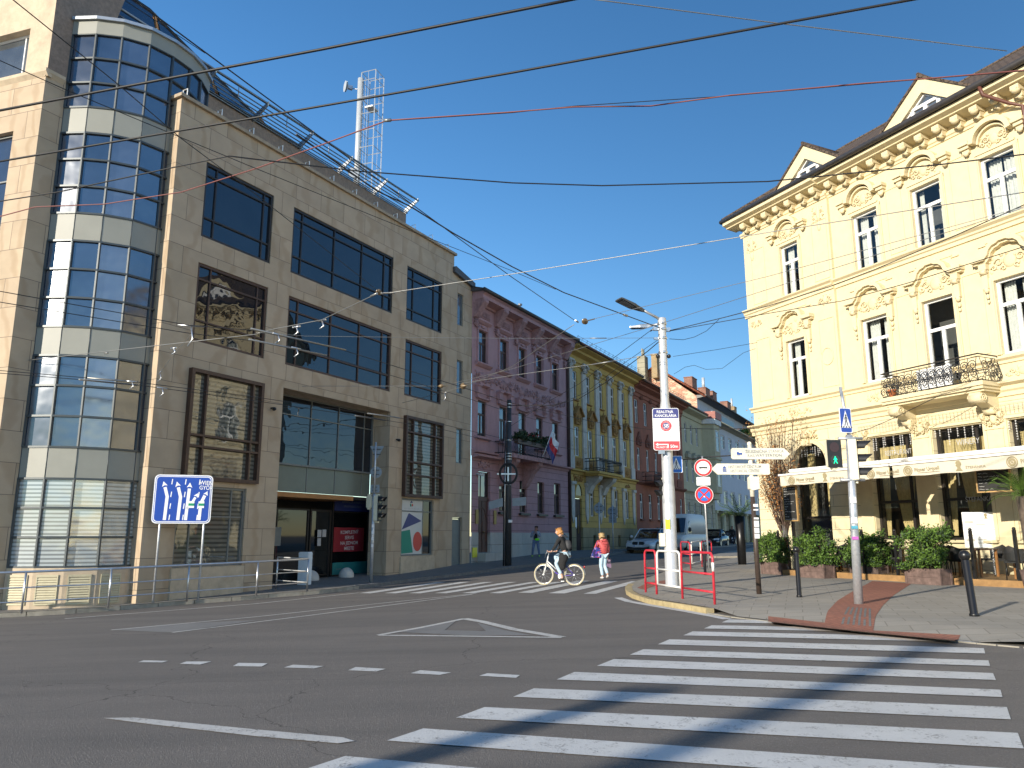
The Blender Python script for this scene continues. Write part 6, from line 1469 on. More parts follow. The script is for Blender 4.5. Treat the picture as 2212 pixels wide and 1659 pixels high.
# ---- round signs on one pole
b = gp(1531.5, 1227, .1); sgn = thing('sign_pole', 'thin grey sign pole beside the bent red railing', 'pole', tuple(b))
top = at_depth(1517, 985, b.y); m = MB(); m.tube([(0, 0, 0), tuple(top - b)], .036, 10); m.build('shaft', 'galvanised', sgn)
k = b.y / 1661.28 * 1.02
def on_pole(v): t = (v - 1227) / (985 - 1227); return b + (top - b) * t + Vector((0, -.06, 0))
q = at_depth(1519, 1010, b.y - .06); t = thing('no_bus_sign', 'round white sign with red rim and a black bus', 'sign', tuple(q), R(-10)); m = MB(); r_ = 18.6 * k
m.cyl((0, 0, 0), (0, .015, 0), r_, n=36, m=0); m.disc((0, 0), r_ * .96, -.002, 1, 40, r_ * .74); m.disc((0, 0), r_ * .735, -.001, 0, 36)
m.prism([(x * r_, z * r_) for x, z in ((-.46, -.10), (.46, -.10), (.46, .07), (-.42, .09), (-.46, .02))], -.004, -.002, 2); m.prism([(x * r_, z * r_) for x, z in ((-.44, .2), (.42, .22), (.42, .205), (-.44, .185))], -.004, -.002, 3)
for x in (-.22, .26): m.disc((x * r_, -.11 * r_), .085 * r_, -.005, 2, 14); m.disc((x * r_, -.11 * r_), .05 * r_, -.006, 0, 12)
m.build('plate', ['sign_white', 'sign_red', 'black_print', 'grey_print'], t)
q = at_depth(1519.5, 1039.5, b.y - .06); t = thing('supplementary_plate', 'small white plate with two words between the two round signs', 'sign', tuple(q), R(-10)); m = MB()
m.prism(rounded(28.5 * k, 17.5 * k, .03), 0, .012, 0); m.text('okrem', (.0, -.003, .03), (1, 0, 0), (0, 0, 1), .065, 1, width=.24); m.text('MHD', (.0, -.003, -.09), (1, 0, 0), (0, 0, 1), .065, 1, width=.18); m.build('plate', ['sign_white', 'pale_print'], t)
q = at_depth(1521, 1069, b.y - .06); t = thing('no_stopping_sign', 'round blue sign with red cross and a torn white sticker', 'sign', tuple(q), R(-10)); m = MB()
m.cyl((0, 0, 0), (0, .015, 0), r_, n=36, m=0); m.disc((0, 0), r_ * .95, -.002, 1, 40); m.disc((0, 0), r_ * .70, -.003, 2, 40)
for a in (45, 135): c_, s__ = math.cos(R(a)), math.sin(R(a)); m.prism([(c_ * r_ * .72 * e - s__ * w_, s__ * r_ * .72 * e + c_ * w_) for e, w_ in ((-1, -.085 * r_), (1, -.085 * r_), (1, .085 * r_), (-1, .085 * r_))], -.006 - .001 * (a > 90), -.004, 1)
m.prism([(x * r_, z * r_) for x, z in ((-.1, -.12), (.08, -.12), (.1, -.22), (.02, -.3), (-.04, -.24))], -.010, -.008, 0)
m.build('plate', ['sign_white', 'sign_red', 'sign_skyblue'], t)
# ---- finger post
b = gp(1640, 1283, .1); fpst = thing('finger_post', 'finger post with cream top and stickered brown shaft', 'signpost', tuple(b))
zz = lambda v: zat(1630, v, b.y) - b.z; lx = lambda u, v: at_depth(u, v, b.y).x - b.x
m = MB(); m.tube([(0, 0, 0), (lx(1625.5, 1073), 0, zz(1073))], [.062, .052], 12, 0); m.build('shaft', 'brown_pole', fpst)
m = MB(); m.tube([(lx(1625.5, 1073), 0, zz(1073)), (lx(1619, 962), 0, zz(962))], [.055, .05], 12); m.ball((lx(1618.6, 959), 0, zz(959)), (.055, .055, .06), 12); m.build('shaft_top', 'cream_enamel', fpst)
m = MB(); x = lx(1626, 1041); m.prism([(x - .10, zz(1056)), (x - .04, zz(1060)), (x + .13, zz(1056)), (x + .13, zz(1030)), (x - .10, zz(1030))], -.1, .1); m.build('junction_box', 'cream_enamel', fpst)
m = MB()
for v0, v1 in ((1125, 1138), (1140, 1151), (1153, 1163), (1089, 1095), (1100, 1103), (1118, 1122)): x = lx(1630 + (v0 - 1090) * .05, v0); m.box(x - .05, x + .06, -.068, -.045, zz(v1), zz(v0))
m.build('sticker', 'sticker_white', fpst)
def finger(label, uL, uR, v0, v1, tipleft, lines, icon):
    c = at_depth((uL + uR) / 2, (v0 + v1) / 2, b.y - .08); w_ = (uR - uL) / 1661.28 * b.y * 1.02; h_ = (v1 - v0) / 1661.28 * b.y
    t = thing('finger_sign', label, 'sign', tuple(c), R(2)); m = MB(); tip = .14
    if tipleft: pts = [(-w_ / 2, 0), (-w_ / 2 + tip, -h_ / 2), (w_ / 2 - .03, -h_ / 2), (w_ / 2, -h_ / 2 + .03), (w_ / 2, h_ / 2 - .03), (w_ / 2 - .03, h_ / 2), (-w_ / 2 + tip, h_ / 2)]
    else: pts = [(w_ / 2, 0), (w_ / 2 - tip, h_ / 2), (-w_ / 2 + .03, h_ / 2), (-w_ / 2, h_ / 2 - .03), (-w_ / 2, -h_ / 2 + .03), (-w_ / 2 + .03, -h_ / 2), (w_ / 2 - tip, -h_ / 2)]
    m.prism(pts, 0, .05, 0)
    tl = .02
    for i, s in enumerate(lines): m.text(s, (.10 if tipleft else .09, -.003, .022 - .098 * i), (1, 0, tl), (0, 0, 1), .072, 1, width=w_ * (.56 if i == 0 else .50) if tipleft else w_ * (.66 if i == 0 else .58), bold=.006)
    ix = -.40 if tipleft else -.52
    if icon == 'temple':
        m.prism([(ix - .05, .025), (ix + .05, .025), (ix, .075)], -.004, -.002, 2); [m.box(ix + q - .008, ix + q + .008, -.004, -.002, -.05, .02, 2) for q in (-.036, -.012, .012, .036)]; m.box(ix - .05, ix + .05, -.004, -.002, -.07, -.055, 2)
    else:
        m.prism([(ix - .07, -.02), (ix + .07, -.02), (ix + .06, .02), (ix - .02, .02), (ix - .02, .04), (ix - .07, .04)], -.004, -.002, 2); [m.disc((ix + q, -.03), .014, -.005, 2, 10) for q in (-.045, -.01, .03)]
    m.build('board', ['cream_enamel', 'grey_print', 'blue_print'], t)
finger('cream finger sign pointing right to the railway station', 1581, 1706, 968, 992, False, ('ŽELEZNIČNÁ STANICA', 'RAILWAY STATION'), 'loco')
finger('cream finger sign pointing left to the historical centre', 1538.5, 1662, 1001.5, 1025, True, ('HISTORICKÉ CENTRUM', 'HISTORICAL CENTRE'), 'temple')
# ---- traffic light pole on the right pavement
b = gp(1855, 1305, .1); tp = thing('signal_pole', 'mottled galvanised traffic light pole on the red tactile path', 'pole', tuple(b))
tt = at_depth(1815, 836, b.y) - b; mid_ = at_depth(1834, 940, b.y) - b
m = MB(); m.tube([(0, 0, 0), tuple(mid_)], [.088, .068], 14); m.tube([tuple(mid_), tuple(tt)], [.034, .032], 10); m.build('shaft', 'galvanised', tp)
m = MB(); ps = lambda v: mid_ * ((1305 - v) / (1305 - 940))
for v, mm in ((1084, 0), (1128, 0), (1143, 1), (1166, 2)):
    c = ps(v); m.box(c.x - .09, c.x + .03, c.y - .095, c.y - .07, c.z - .06 if mm == 0 else c.z - .03, c.z + .06 if mm == 0 else c.z + .03, mm)
m.build('sticker', ['sticker_white', 'sticker_blue', 'sticker_pink'], tp)
m = MB()
for v in (948, 1040): c = ps(v); m.tube([tuple(c + Vector((-.25, -.05, 0))), tuple(c + Vector((.25, -.05, 0)))], .03, 6)
m.build('bracket', 'galvanised', tp)
q = at_depth(1827, 908, b.y - .1); sq_sign('blue pedestrian crossing sign on top of the traffic light pole', tuple(q), R(16), .285, .52)
q = at_depth(1802.5, 980, b.y - .12); signal('pedestrian_light', 'pedestrian signal showing a green walking figure on the traffic light pole', tuple(q), R(2), ('lens_red', 'lens_green'), .205, hood=0, figure=True)
q = at_depth(1850, 993, b.y); signal('traffic_light', 'three lens traffic light in cream housing facing right', (q.x + .02, q.y, q.z), R(68), ('lens_red', 'lens_dark', 'lens_dark'), .215, hood=.30)
# ---- left side: steel railing, cabinet, domes, lane sign, signal pole
posts = [Vector((-14.2, 18.9, gz(-14.2, 18.9) + .12))] + [gp(u, v, .12) for u, v in ((46, 1325), (233, 1314), (403, 1300), (553, 1288), (663, 1278))]
rl_ = thing('steel_railing', 'stainless steel pavement railing with three bars in front of the stone office', 'railing', tuple(posts[2]))
off_ = posts[2]; ret = posts[-1] + Vector((-1.15, .6, .03))
for p in posts + [ret]: m = MB(); m.tube([tuple(p - off_), tuple(p - off_ + Vector((0, 0, 1.0)))], .027, 9); m.build('rail_post', 'steel', rl_)
for z, r_ in ((1.0, .03), (.62, .017), (.28, .017)):
    m = MB(); m.tube([tuple(p - off_ + Vector((0, 0, z))) for p in posts] + [tuple(ret - off_ + Vector((0, 0, z)))], r_, 8, smooth=False); m.build('rail_bar', 'steel', rl_)
p = gp(657, 1263, .12); cb_ = thing('service_cabinet', 'narrow white service cabinet at the end of the steel railing', 'cabinet', tuple(p), R(-18))
m = MB(); m.prism([(-.2, 0), (.2, 0), (.2, 1.10), (.17, 1.14), (-.17, 1.14), (-.2, 1.10)], -.13, .13); m.box(-.16, .16, -.137, -.13, .06, 1.04); m.build('body', 'cabinet_white', cb_)
for u, v, lb in ((672, 1254, 'pale concrete dome bollard half hidden behind the white cabinet'), (748, 1247, 'pale concrete dome bollard in front of the shop banner')):
    p = gp(u, v, .12); t = thing('dome_bollard', lb, 'bollard', tuple(p)); m = MB(); rr = .30; m.lathe([(rr * 1.0, 0), (rr, .06)] + [(rr * math.cos(R(a)), .06 + .32 * math.sin(R(a))) for a in range(10, 91, 10)], n=24); m.build('dome', 'concrete_light', t)
la_ = gp(330, 1303, .12); _q = at_depth(428, 1291, la_.y + .35); lb_ = Vector(ground_at(_q.x, _q.y, .12))
ls = thing('lane_sign', 'blue lane direction sign with white arrows on two thin legs', 'sign', tuple(la_), math.atan2(lb_.y - la_.y, lb_.x - la_.x))
dn = (lb_ - la_); dn.z = 0; dn.normalize(); nn_ = Vector((dn.y, -dn.x, 0))
def on_ls(u, v):
    d = _ray(u, v); C0 = Vector((0, 0, CAM_H)); t = (la_ - C0).dot(nn_) / d.dot(nn_); q = C0 + d * t; return ((q - la_).dot(dn), q.z - la_.z)
c0, c1, c2, c3 = on_ls(335, 1021), on_ls(461, 1031), on_ls(454, 1132), on_ls(327, 1130)
x0, x1, z0, z1 = (c0[0] + c3[0]) / 2, (c1[0] + c2[0]) / 2, (c2[1] + c3[1]) / 2, (c0[1] + c1[1]) / 2
sw, sh, scx, scz = x1 - x0, z1 - z0, (x0 + x1) / 2, (z0 + z1) / 2
m = MB(); m.tube([(0, .03, 0), (0, .03, z1 - .1)], .03, 8); m.build('leg', 'galvanised', ls); m = MB(); L_ = (Vector(lb_[:2]) - Vector(la_[:2])).length; m.tube([(L_, .03, lb_.z - la_.z), (L_, .03, z1 - .1)], .03, 8); m.build('leg', 'galvanised', ls)
m = MB(); m.prism(moved(rounded(sw, sh, .13), scx, scz), -.03, 0, 0); m.prism(moved(rounded(sw - .06, sh - .06, .11), scx, scz), -.034, -.03, 1); m.prism(moved(rounded(sw - .09, sh - .09, .10), scx, scz), -.036, -.034, 0); m.prism(moved(rounded(sw - .13, sh - .13, .09), scx, scz), -.038, -.036, 1)
S_ = lambda a, c: (x0 + sw * a, z0 + sh * c)
def bar(pts, w_): m.strip([S_(*p) for p in pts], w_, -.042, -.038, 0)
def head(a, c, ang, s=.075):
    P_ = S_(a, c); t = Vector((math.sin(ang), math.cos(ang))); n = Vector((t.y, -t.x)); P_ = Vector(P_); q = [P_ + t * s * 1.9, P_ - n * s, P_ + t * s * .35, P_ + n * s]; m.prism([tuple(e) for e in q], -.042, -.038, 0)
AW = .085
bar([(.22, .07), (.235, .55), (.185, .74)], AW); head(.18, .76, R(-18)); bar([(.445, .07), (.46, .55), (.41, .74)], AW); head(.405, .76, R(-18)); bar([(.575, .07), (.585, .35), (.60, .72)], AW); head(.60, .74, R(3))
bar([(.585, .3), (.66, .42), (.715, .54)], AW * .8); head(.72, .55, R(28), .065); bar([(.805, .07), (.815, .42), (.875, .58)], AW); head(.885, .59, R(24), .065)
for a in (.655, .825): m.box(x0 + sw * (a - .05), x0 + sw * (a + .05), -.046, -.042, z0 + sh * .32, z0 + sh * .46, 0); m.box(x0 + sw * (a - .05), x0 + sw * (a + .05), -.048, -.046, z0 + sh * .365, z0 + sh * .415, 2)
for a in (.295, .525, .765):
    for c in (.07, .30, .54, .80): bar([(a, c), (a + .008, c + .11)], .026)
m.text('WIEN', (x0 + sw * .885, -.042, z0 + sh * .80), (1, 0, -.04), (0, 0, 1), .125, 0, width=.36, bold=.012); m.text('GYŐR', (x0 + sw * .885, -.042, z0 + sh * .70), (1, 0, -.04), (0, 0, 1), .115, 0, width=.36, bold=.012)
m.build('panel', ['sign_white', 'sign_blue', 'sign_green'], ls)
b = gp(801, 1259, .12); sp_l = thing('signal_pole', 'stickered grey signal pole at the far zebra crossing by the office', 'pole', tuple(b))
top = at_depth(812, 955, b.y) - b; m = MB(); m.tube([(0, 0, 0), (top.x * .8, 0, top.z * .62)], .062, 10); m.tube([(top.x * .8, 0, top.z * .62), tuple(top)], .032, 8); m.build('shaft', 'galvanised', sp_l)
m = MB(); [m.box(-.03 + top.x * .4, .05 + top.x * .4, -.07, -.05, z, z + .1) for z in (1.25, 1.5, 1.72, 1.95)]; m.build('sticker', 'sticker_white', sp_l)
c7 = lambda X, Y: (553 + X * .25, 829.5 + Y * .25)
def back_sign(name, label, u, v, y, kind, s, rz=0):
    q = at_depth(u, v, y); t = thing(name, label, 'sign', tuple(q), rz); m = MB()
    if kind == 'tri': m.prism([(-s, s * .8), (s, s * .8), (s * .08, -s * .95), (-s * .08, -s * .95)], 0, .012)
    elif kind == 'round': m.cyl((0, 0, 0), (0, .012, 0), s, n=28)
    else: m.prism(rounded(s * 2, s * 1.7, .04), 0, .012)
    m.build('plate', 'sign_back', t); m = MB(); m.box(-s * .55, s * .55, -.03, 0, s * .28, s * .40); m.box(-s * .55, s * .55, -.03, 0, -s * .45, -s * .33); m.build('clamp', 'dark_pole', t)
y_ = b.y + .06
back_sign('yield_sign', 'back of a triangular yield sign on top of the office signal pole', *c7(1045, 585), y_, 'tri', .26); back_sign('round_sign', 'back of a round sign on the office signal pole', *c7(1037, 762), y_, 'round', .21); back_sign('square_sign', 'back of a small square plate under the round sign', *c7(1027, 905), y_, 'sq', .17)
q = at_depth(*c7(1075, 1075), b.y); signal('traffic_light', 'dark three lens traffic light facing right beside the shop entrance', (q.x - .03, q.y, q.z), R(72), ('lens_dark', 'lens_dark', 'lens_dark'), .23, hood=.28)
q = at_depth(*c7(985, 1018), b.y); signal('pedestrian_light', 'back of a small pedestrian light on the office signal pole', (q.x, q.y + .1, q.z), R(150), ('lens_dark', 'lens_dark'), .16, hood=.12)
# ---- trolley pole and back-facing signs along the old houses
b = gp(1097, 1222, .12); tr_ = thing('trolley_pole', 'dark concrete overhead line pole in front of the pink house', 'pole', tuple(b))
top = at_depth(1100, 864, b.y) - b
m = MB(); m.tube([(0, 0, 0), tuple(top)], [.17, .105], 12); m.build('shaft', 'dark_pole', tr_)
m = MB(); 
for v in (873, 880, 911, 951, 980, 986, 992): z = zat(1099, v, b.y) - b.z; f = z / top.z; m.lathe([(.185 - .07 * f, -.015), (.185 - .07 * f, .015)], (top.x * f, 0, z), 14)
m.box(-.5, .45, -.2, -.16, zat(1098, 1026, b.y) - b.z, zat(1098, 1023, b.y) - b.z); m.box(-.02, .04, -.22, -.17, zat(1098, 1040, b.y) - b.z, zat(1098, 1010, b.y) - b.z); m.build('clamp_band', 'steel', tr_)
m = MB(); zc = zat(1098, 1024, b.y) - b.z
for rr in (.42, .46, .49): m.tube([(.02 + rr * .85 * math.cos(2 * math.pi * k / 24), -.2, zc + rr * math.sin(2 * math.pi * k / 24)) for k in range(24)], .022, 5, closed=True)
m.tube([(-.2, -.18, 0), (-.17, -.16, 3.5), (-.1, -.14, 6.5)], .03, 6); m.build('cable_coil', 'cable_black', tr_)
m = MB(); m.tube([(-.16, -.16, 0), (-.12, -.14, 6.6)], .03, 6); m.build('conduit', 'steel', tr_)
m = MB(); z = zat(1098, 1090, b.y) - b.z
for sx, a in ((-.55, .12), (.52, .16)): m.prism([(sx - .32, z - .24 + a * (sx > 0) * 1.0), (sx + .32, z - .20 + a), (sx + .32, z + .18 + a), (sx - .32, z + .12 + a * (sx > 0))], -.2, -.17)
m.build('sign_back', 'sign_back', tr_)
m = MB(); m.box(-.12, .14, -.2, -.16, zat(1098, 1048, b.y) - b.z, zat(1098, 1043, b.y) - b.z); m.box(.02, .2, -.2, -.15, zat(1098, 1129, b.y) - b.z, zat(1098, 1123, b.y) - b.z); m.build('sticker', 'sticker_white', tr_)
for u, v, vt, lb in ((1296, 1197, 1085, 'thin sign pole before the yellow house, behind the woman in red'), (1325, 1193, 1092, 'thin sign pole before the yellow house, left of the white car')):
    b = gp(u, v, .13); t = thing('sign_pole', lb, 'pole', tuple(b)); q = at_depth(u - 2.5, vt, b.y) - b; m = MB(); m.tube([(0, 0, 0), tuple(q)], .033, 8); m.build('shaft', 'galvanised', t)
    back_sign('round_sign', 'grey back of a round sign ' + ('left of the other before the yellow house' if u < 1300 else 'above a square plate before the yellow house'), u - 2, vt + 13, b.y + .05, 'round', .29)
    if u > 1300: back_sign('square_sign', 'grey back of a square plate on the pole left of the white car', u - 1.5, vt + 30, b.y + .05, 'sq', .23)
# tall posts behind the viewer: their shadows fall across the zebra
sdir = Vector((math.sin(R(43.4)), math.cos(R(43.4)), 0))
for (tip, h, off, lb) in ((gp(1500, 1462), 7.4, 0, 'plain lamp post behind the viewer, shorter of two'), (gp(2080, 1368), 11.2, 0, 'plain lamp post behind the viewer, taller of two')):
    L_ = h / math.tan(R(SUN_EL)); p = Vector(tip) - sdir * L_; t = thing('lamp_post', lb, 'lamp post', ground_at(p.x, p.y)); m = MB(); m.tube([(0, 0, 0), (0, 0, h)], [.24, .17], 14); m.build('pole', 'galvanised', t); m = MB(); m.box(-.3, .3, -.14, .14, h - .05, h + .08); m.build('lamp_head', 'lamp_grey', t)
# ---- planters with clipped shrubs, screens, boards, tables and chairs
def shrub(mb, w_, d_, z0, z1, seed, n):
    r = random.Random(seed); ph = [r.uniform(0, 6.3) for _ in range(6)]
    cl_ = [(r.uniform(-.5, .5) * w_, r.uniform(-.5, .5) * d_, r.uniform(.0, 1)) for _ in range(40)]
    for k in range(n):
        cx, cy, ct = r.choice(cl_); zt = z1 + .12 * math.sin(cx * 7 + ph[0]) + .08 * math.sin(cx * 17 + ph[1])
        q = Vector((cx + r.gauss(0, .09), cy + r.gauss(0, .09), z0 + ct * (zt - z0) + r.gauss(0, .09)))
        e = max(abs(q.x) / (w_ * .58), abs(q.y) / (d_ * .62))
        if e > 1 + .12 * math.sin(q.z * 9 + ph[2]) or q.z < z0 - .03: continue
        a = Vector((r.gauss(0, 1), r.gauss(0, 1), r.gauss(.4, .8))).normalized(); b_ = a.cross(Vector((r.gauss(0, 1), r.gauss(0, 1), r.gauss(0, 1)))).normalized(); s_ = r.uniform(.026, .048)
        mb.add([q - a * s_, q + b_ * s_ * .55, q + a * s_ * 1.2, q - b_ * s_ * .55], [(0, 1, 2, 3)], 0 if r.random() < .72 else 1)
    for k in range(14):
        x, y = r.uniform(-.42, .42) * w_, r.uniform(-.4, .4) * d_; mb.tube([(x * .5, y * .5, z0 - .05), (x, y, z0 + (z1 - z0) * r.uniform(.6, 1.1))], [.012, .004], 4, 2)
PL = [((1688, 1242), .95, 'leftmost clipped shrub in a wooden planter, by the bare tree'), ((1780.5, 1250), 1.02, 'clipped shrub in a wooden planter behind the slim black bollard'), ((1897.7, 1253), 1.0, 'clipped shrub in a wooden planter beside the traffic light pole'), ((2033, 1265), 1.05, 'largest clipped shrub in a wooden planter, left of the menu board')]
for i, (c, w_, lb) in enumerate(PL):
    p = gp(*c, .1); t = thing('planter', lb, 'planter', tuple(p), R(90) + ROT, 'wooden planters with clipped shrubs along the terrace')
    # local x runs along the facade away from the viewer, local -y towards the house... box spans x 0..w, y 0..-d
    d_ = .46; m = MB()
    for a, b_, c0, c1 in ((0, w_, -.03, 0), (0, w_, -d_, -d_ + .03), (0, .03, -d_ + .03, -.03), (w_ - .03, w_, -d_ + .03, -.03)):
        m.box(a, b_, c0, c1, 0, .19); m.box(a, b_, c0, c1, .195, .42)
    m.box(-.015, .05, -.05, .015, 0, .43); m.box(w_ - .05, w_ + .015, -.05, .015, 0, .43); m.box(-.015, .05, -d_ - .015, -d_ + .05, 0, .43); m.build('box', 'planter_wood', t)
    m = MB(); m.box(.03, w_ - .03, -d_ + .03, -.03, .05, .38); m.build('soil', 'bark', t)
    m = MB(); shrub(m, w_ * 1.16, d_ * 1.7, .42, 1.26 if i != 3 else 1.38, i + 3, 9500); o_ = m.build('shrub', ['foliage_green', 'foliage_dark', 'bark'], t, recalc=False); o_.location = (w_ / 2, -d_ / 2, 0)
# glass screens with black posts along the terrace edge
prev = None
for k in range(9):
    s_ = -4.3 - 1.32 * k; p = RG(s_, 2.92, .1); t = thing('screen_post', 'black post of the terrace glass screen, ' + ('left end by the finger post', 'behind the bare tree', 'between the first two planters', 'behind the traffic light pole', 'behind the third planter', 'between third and fourth planter', 'right of the largest shrub', 'behind the menu board', 'right edge of the terrace')[k], 'post', tuple(p), ROT, 'black posts of the terrace screen')
    m = MB(); m.box(-.035, .035, -.035, .035, 0, 1.42); m.ball((0, 0, 1.45), .045, 10, 0, 6); m.build('post', 'black_metal', t)
    if k:
        a, b_ = RG(s_ + .05, 2.92, .22), RG(s_ + 1.27, 2.92, .22); g_ = MB(); u = Vector((0, 0, 1.12)); g_.add([a, b_, b_ + u, a + u], [(0, 1, 2, 3)]); pn_ = g_.build('screen_pane', 'screen_glass', t, recalc=False)
        pn_.matrix_parent_inverse = (Matrix.Translation(t.location) @ Matrix.Rotation(ROT, 4, 'Z')).inverted()
def chair_proto():
    t = thing('terrace_chair', 'dark woven terrace chair', 'chair', (0, 0, 0), 0, 'dark woven chairs on the terrace')
    m = MB(); m.box(-.24, .24, -.22, .22, .42, .48); m.build('seat', 'rattan', t)
    m = MB(); n = 8; v = []
    for k in range(n + 1): a = R(-70 + 140 * k / n); v += [(.27 * math.sin(a), .05 + .24 * math.cos(a), .48), (.29 * math.sin(a), .07 + .27 * math.cos(a), .86 - .12 * abs(math.sin(a)))]
    m.add(v, [(2 * k, 2 * k + 1, 2 * k + 3, 2 * k + 2) for k in range(n)], 0, True); m.build('backrest', 'rattan', t)
    for x in (-.21, .21):
        for y in (-.19, .19): m = MB(); m.tube([(x, y, .42), (x * 1.08, y * 1.1, 0)], .016, 6); m.build('leg', 'black_metal', t)
    return t
def table_proto():
    t = thing('terrace_table', 'brown wooden terrace table', 'table', (0, 0, 0), 0, 'brown wooden tables on the terrace')
    m = MB(); m.box(-.42, .42, -.36, .36, .72, .76); m.build('tabletop', 'table_wood', t)
    for x in (-.36, .36):
        for y in (-.3, .3): m = MB(); m.box(x - .025, x + .025, y - .025, y + .025, 0, .72); m.build('leg', 'chair_wood', t)
    return t
ch0, tb0 = chair_proto(), table_proto(); first_c = first_t = True
spots = [(-5.6, 1.9), (-7.7, 1.8), (-9.7, 1.9), (-11.6, 1.8), (-13.4, 1.9)]
where = ('nearest the corner', 'behind the second planter', 'behind the third planter', 'behind the largest shrub', 'behind the menu board')
for i, (s_, o_) in enumerate(spots):
    t = tb0 if first_t else copy_tree(tb0); first_t = False
    t.location = RG(s_, o_, .27); t.rotation_euler = (0, 0, ROT); t['label'] = 'brown wooden terrace table ' + where[i]
    for j, (ds, do, rz) in enumerate(((.62, .1, 0), (-.62, -.1, 180), (.05, .66, 90), (-.1, -.62, -90))):
        if (i + j) % 5 == 4: continue
        c = ch0 if first_c else copy_tree(ch0); first_c = False
        c.location = RG(s_ + ds, o_ + do, .27); c.rotation_euler = (0, 0, ROT + R(rz + (i * 37 + j * 53) % 30 - 15)); c['label'] = 'dark woven chair ' + ('at the far end', 'at the near end', 'on the street side', 'on the wall side')[j] + ' of the table ' + where[i]
# white menu board, chalk boards, palm
p = gp(2159, 1252, .1); mbrd = thing('menu_board', 'large white printed menu board on a black post before the terrace', 'menu board', tuple(p), R(-24))
c = at_depth(2136, 1144, p.y - .1); rel = Matrix.Rotation(R(24), 3, 'Z') @ (c - p); z0, z1 = zat(2140, 1183, p.y) - p.z, zat(2130, 1106, p.y) - p.z
m = MB(); m.box(-.035, .035, -.035, .035, 0, z0 + .5); m.build('post', 'black_metal', mbrd)
m = MB(); cx, w_ = rel.x, 1.28; m.box(cx - w_ / 2, cx + w_ / 2, -.07, -.045, z0, z1, 0); H = z1 - z0
r = random.Random(12)
for col in range(4):
    x = cx - w_ / 2 + .05 + col * .30
    for row in range(20):
        z = z1 - .24 - row * H * .034
        if r.random() < .2: m.box(x, x + .22, -.072, -.07, z, z + .014, 1)
        elif r.random() < .85: m.box(x, x + r.uniform(.12, .24), -.072, -.07, z, z + .006, 2)
m.add([(cx - .03 + x * .5, -.073, z1 - .12 + z * .5) for x, z in ((-.11, -.15), (.12, -.15), (.05, -.06), (.05, .0), (.09, .03), (.08, .10), (.02, .16), (-.06, .15), (-.10, .09), (-.07, .04), (-.07, -.02), (-.04, -.06))], [tuple(range(12))], 1)
m.build('board', ['sign_white', 'awning_print', 'pale_print'], mbrd)
def chalkboard(label, s_, o_, w_, h_, z0, seed, post=True, rz=0):
    p = RG(s_, o_, .1); t = thing('chalkboard', label, 'chalkboard', tuple(p), R(90) + ROT + R(180) + rz)
    zb = MR(s_, o_, z0).z - p.z; m = MB(); m.box(-w_ / 2, w_ / 2, -.02, .02, zb, zb + h_, 0); m.build('slate', 'slate', t)
    m = MB(); f_ = .035
    for a in ((-w_ / 2 - f_, -w_ / 2, zb - f_, zb + h_ + f_), (w_ / 2, w_ / 2 + f_, zb - f_, zb + h_ + f_), (-w_ / 2, w_ / 2, zb - f_, zb), (-w_ / 2, w_ / 2, zb + h_, zb + h_ + f_)): m.box(a[0], a[1], -.03, .03, a[2], a[3])
    m.build('frame', 'board_oak', t)
    r = random.Random(seed); m = MB(); rows = int(h_ / .085)
    for k in range(rows):
        z = zb + h_ - .07 - k * .085; x = -w_ / 2 + .03
        while x < w_ / 2 - .08:
            L_ = r.uniform(.05, .16); q = [(x + L_ * j / 6, -.024, z + r.uniform(-.014, .016)) for j in range(7)]; m.tube(q, .0055, 3); x += L_ + .03
            if r.random() < .25: break
    m.build('chalk_writing', 'chalk', t)
    if post: m = MB(); m.box(-.05, .05, .02, .08, 0, zb + .1); m.build('post', 'black_metal', t)
chalkboard('tall narrow chalkboard in an oak frame hanging before the bare tree', -5.15, 3.0, .56, 1.12, 2.18, 4)
chalkboard('wide chalkboard in an oak frame hanging under the right awning', -12.85, 2.5, .80, .54, 2.92, 9, False, R(8))
def palm(mb, c, n, L_, seed, up=.35, m=0):
    r = random.Random(seed)
    for k in range(n):
        a = r.uniform(0, 6.283); e = r.uniform(-.1, 1.1); d = Vector((math.cos(a), math.sin(a), 0)); P_ = [Vector(c) + d * (L_ * t * math.cos(e * (1 - .3 * t))) + Vector((0, 0, L_ * (t * math.sin(e) + up * t - .8 * t * t * (.4 + .3 * r.random())))) for t in [i / 5 for i in range(6)]]
        s_ = d.cross(Vector((0, 0, 1)))
        mb.tube([tuple(q) for q in P_], .006, 4, m)
        for i in range(2, 6):
            for sg in (-1, 1):
                for q in range(3):
                    o_ = P_[i - 1].lerp(P_[i], q / 3); tp_ = o_ + s_ * sg * L_ * .28 * (1.1 - i / 7) + (P_[i] - P_[i - 1]) * .9 - Vector((0, 0, .03)); mb.add([o_, o_ + (P_[i] - P_[i - 1]) * .12, tp_], [(0, 1, 2)], m)
p = at_depth(2208, 1072, 19.4); q = gp(2195, 1262, .1)
pt = thing('palm_plant', 'potted palm with green fronds at the right edge of the terrace', 'palm', (p.x, p.y, gz(p.x, p.y) + .1)); z = p.z - gz(p.x, p.y) - .1
m = MB(); m.tube([(0, 0, .4), (.03, 0, z * .6), (0, 0, z)], [.10, .12, .14], 9); m.build('trunk', 'bark', pt); m = MB(); palm(m, (0, 0, z), 34, .8, 5); m.build('fronds', 'foliage_green', pt, recalc=False); m = MB(); m.lathe([(0, 0), (.2, 0), (.26, .45), (.22, .45), (0, .42)], n=16); m.build('pot', 'planter_wood', pt)
p = at_depth(1597, 1106, 34.5); pt = thing('palm_plant', 'small green palm in a dark pot left of the first planter', 'palm', (p.x, p.y, gz(p.x, p.y) + .1)); z = p.z - gz(p.x, p.y) - .1
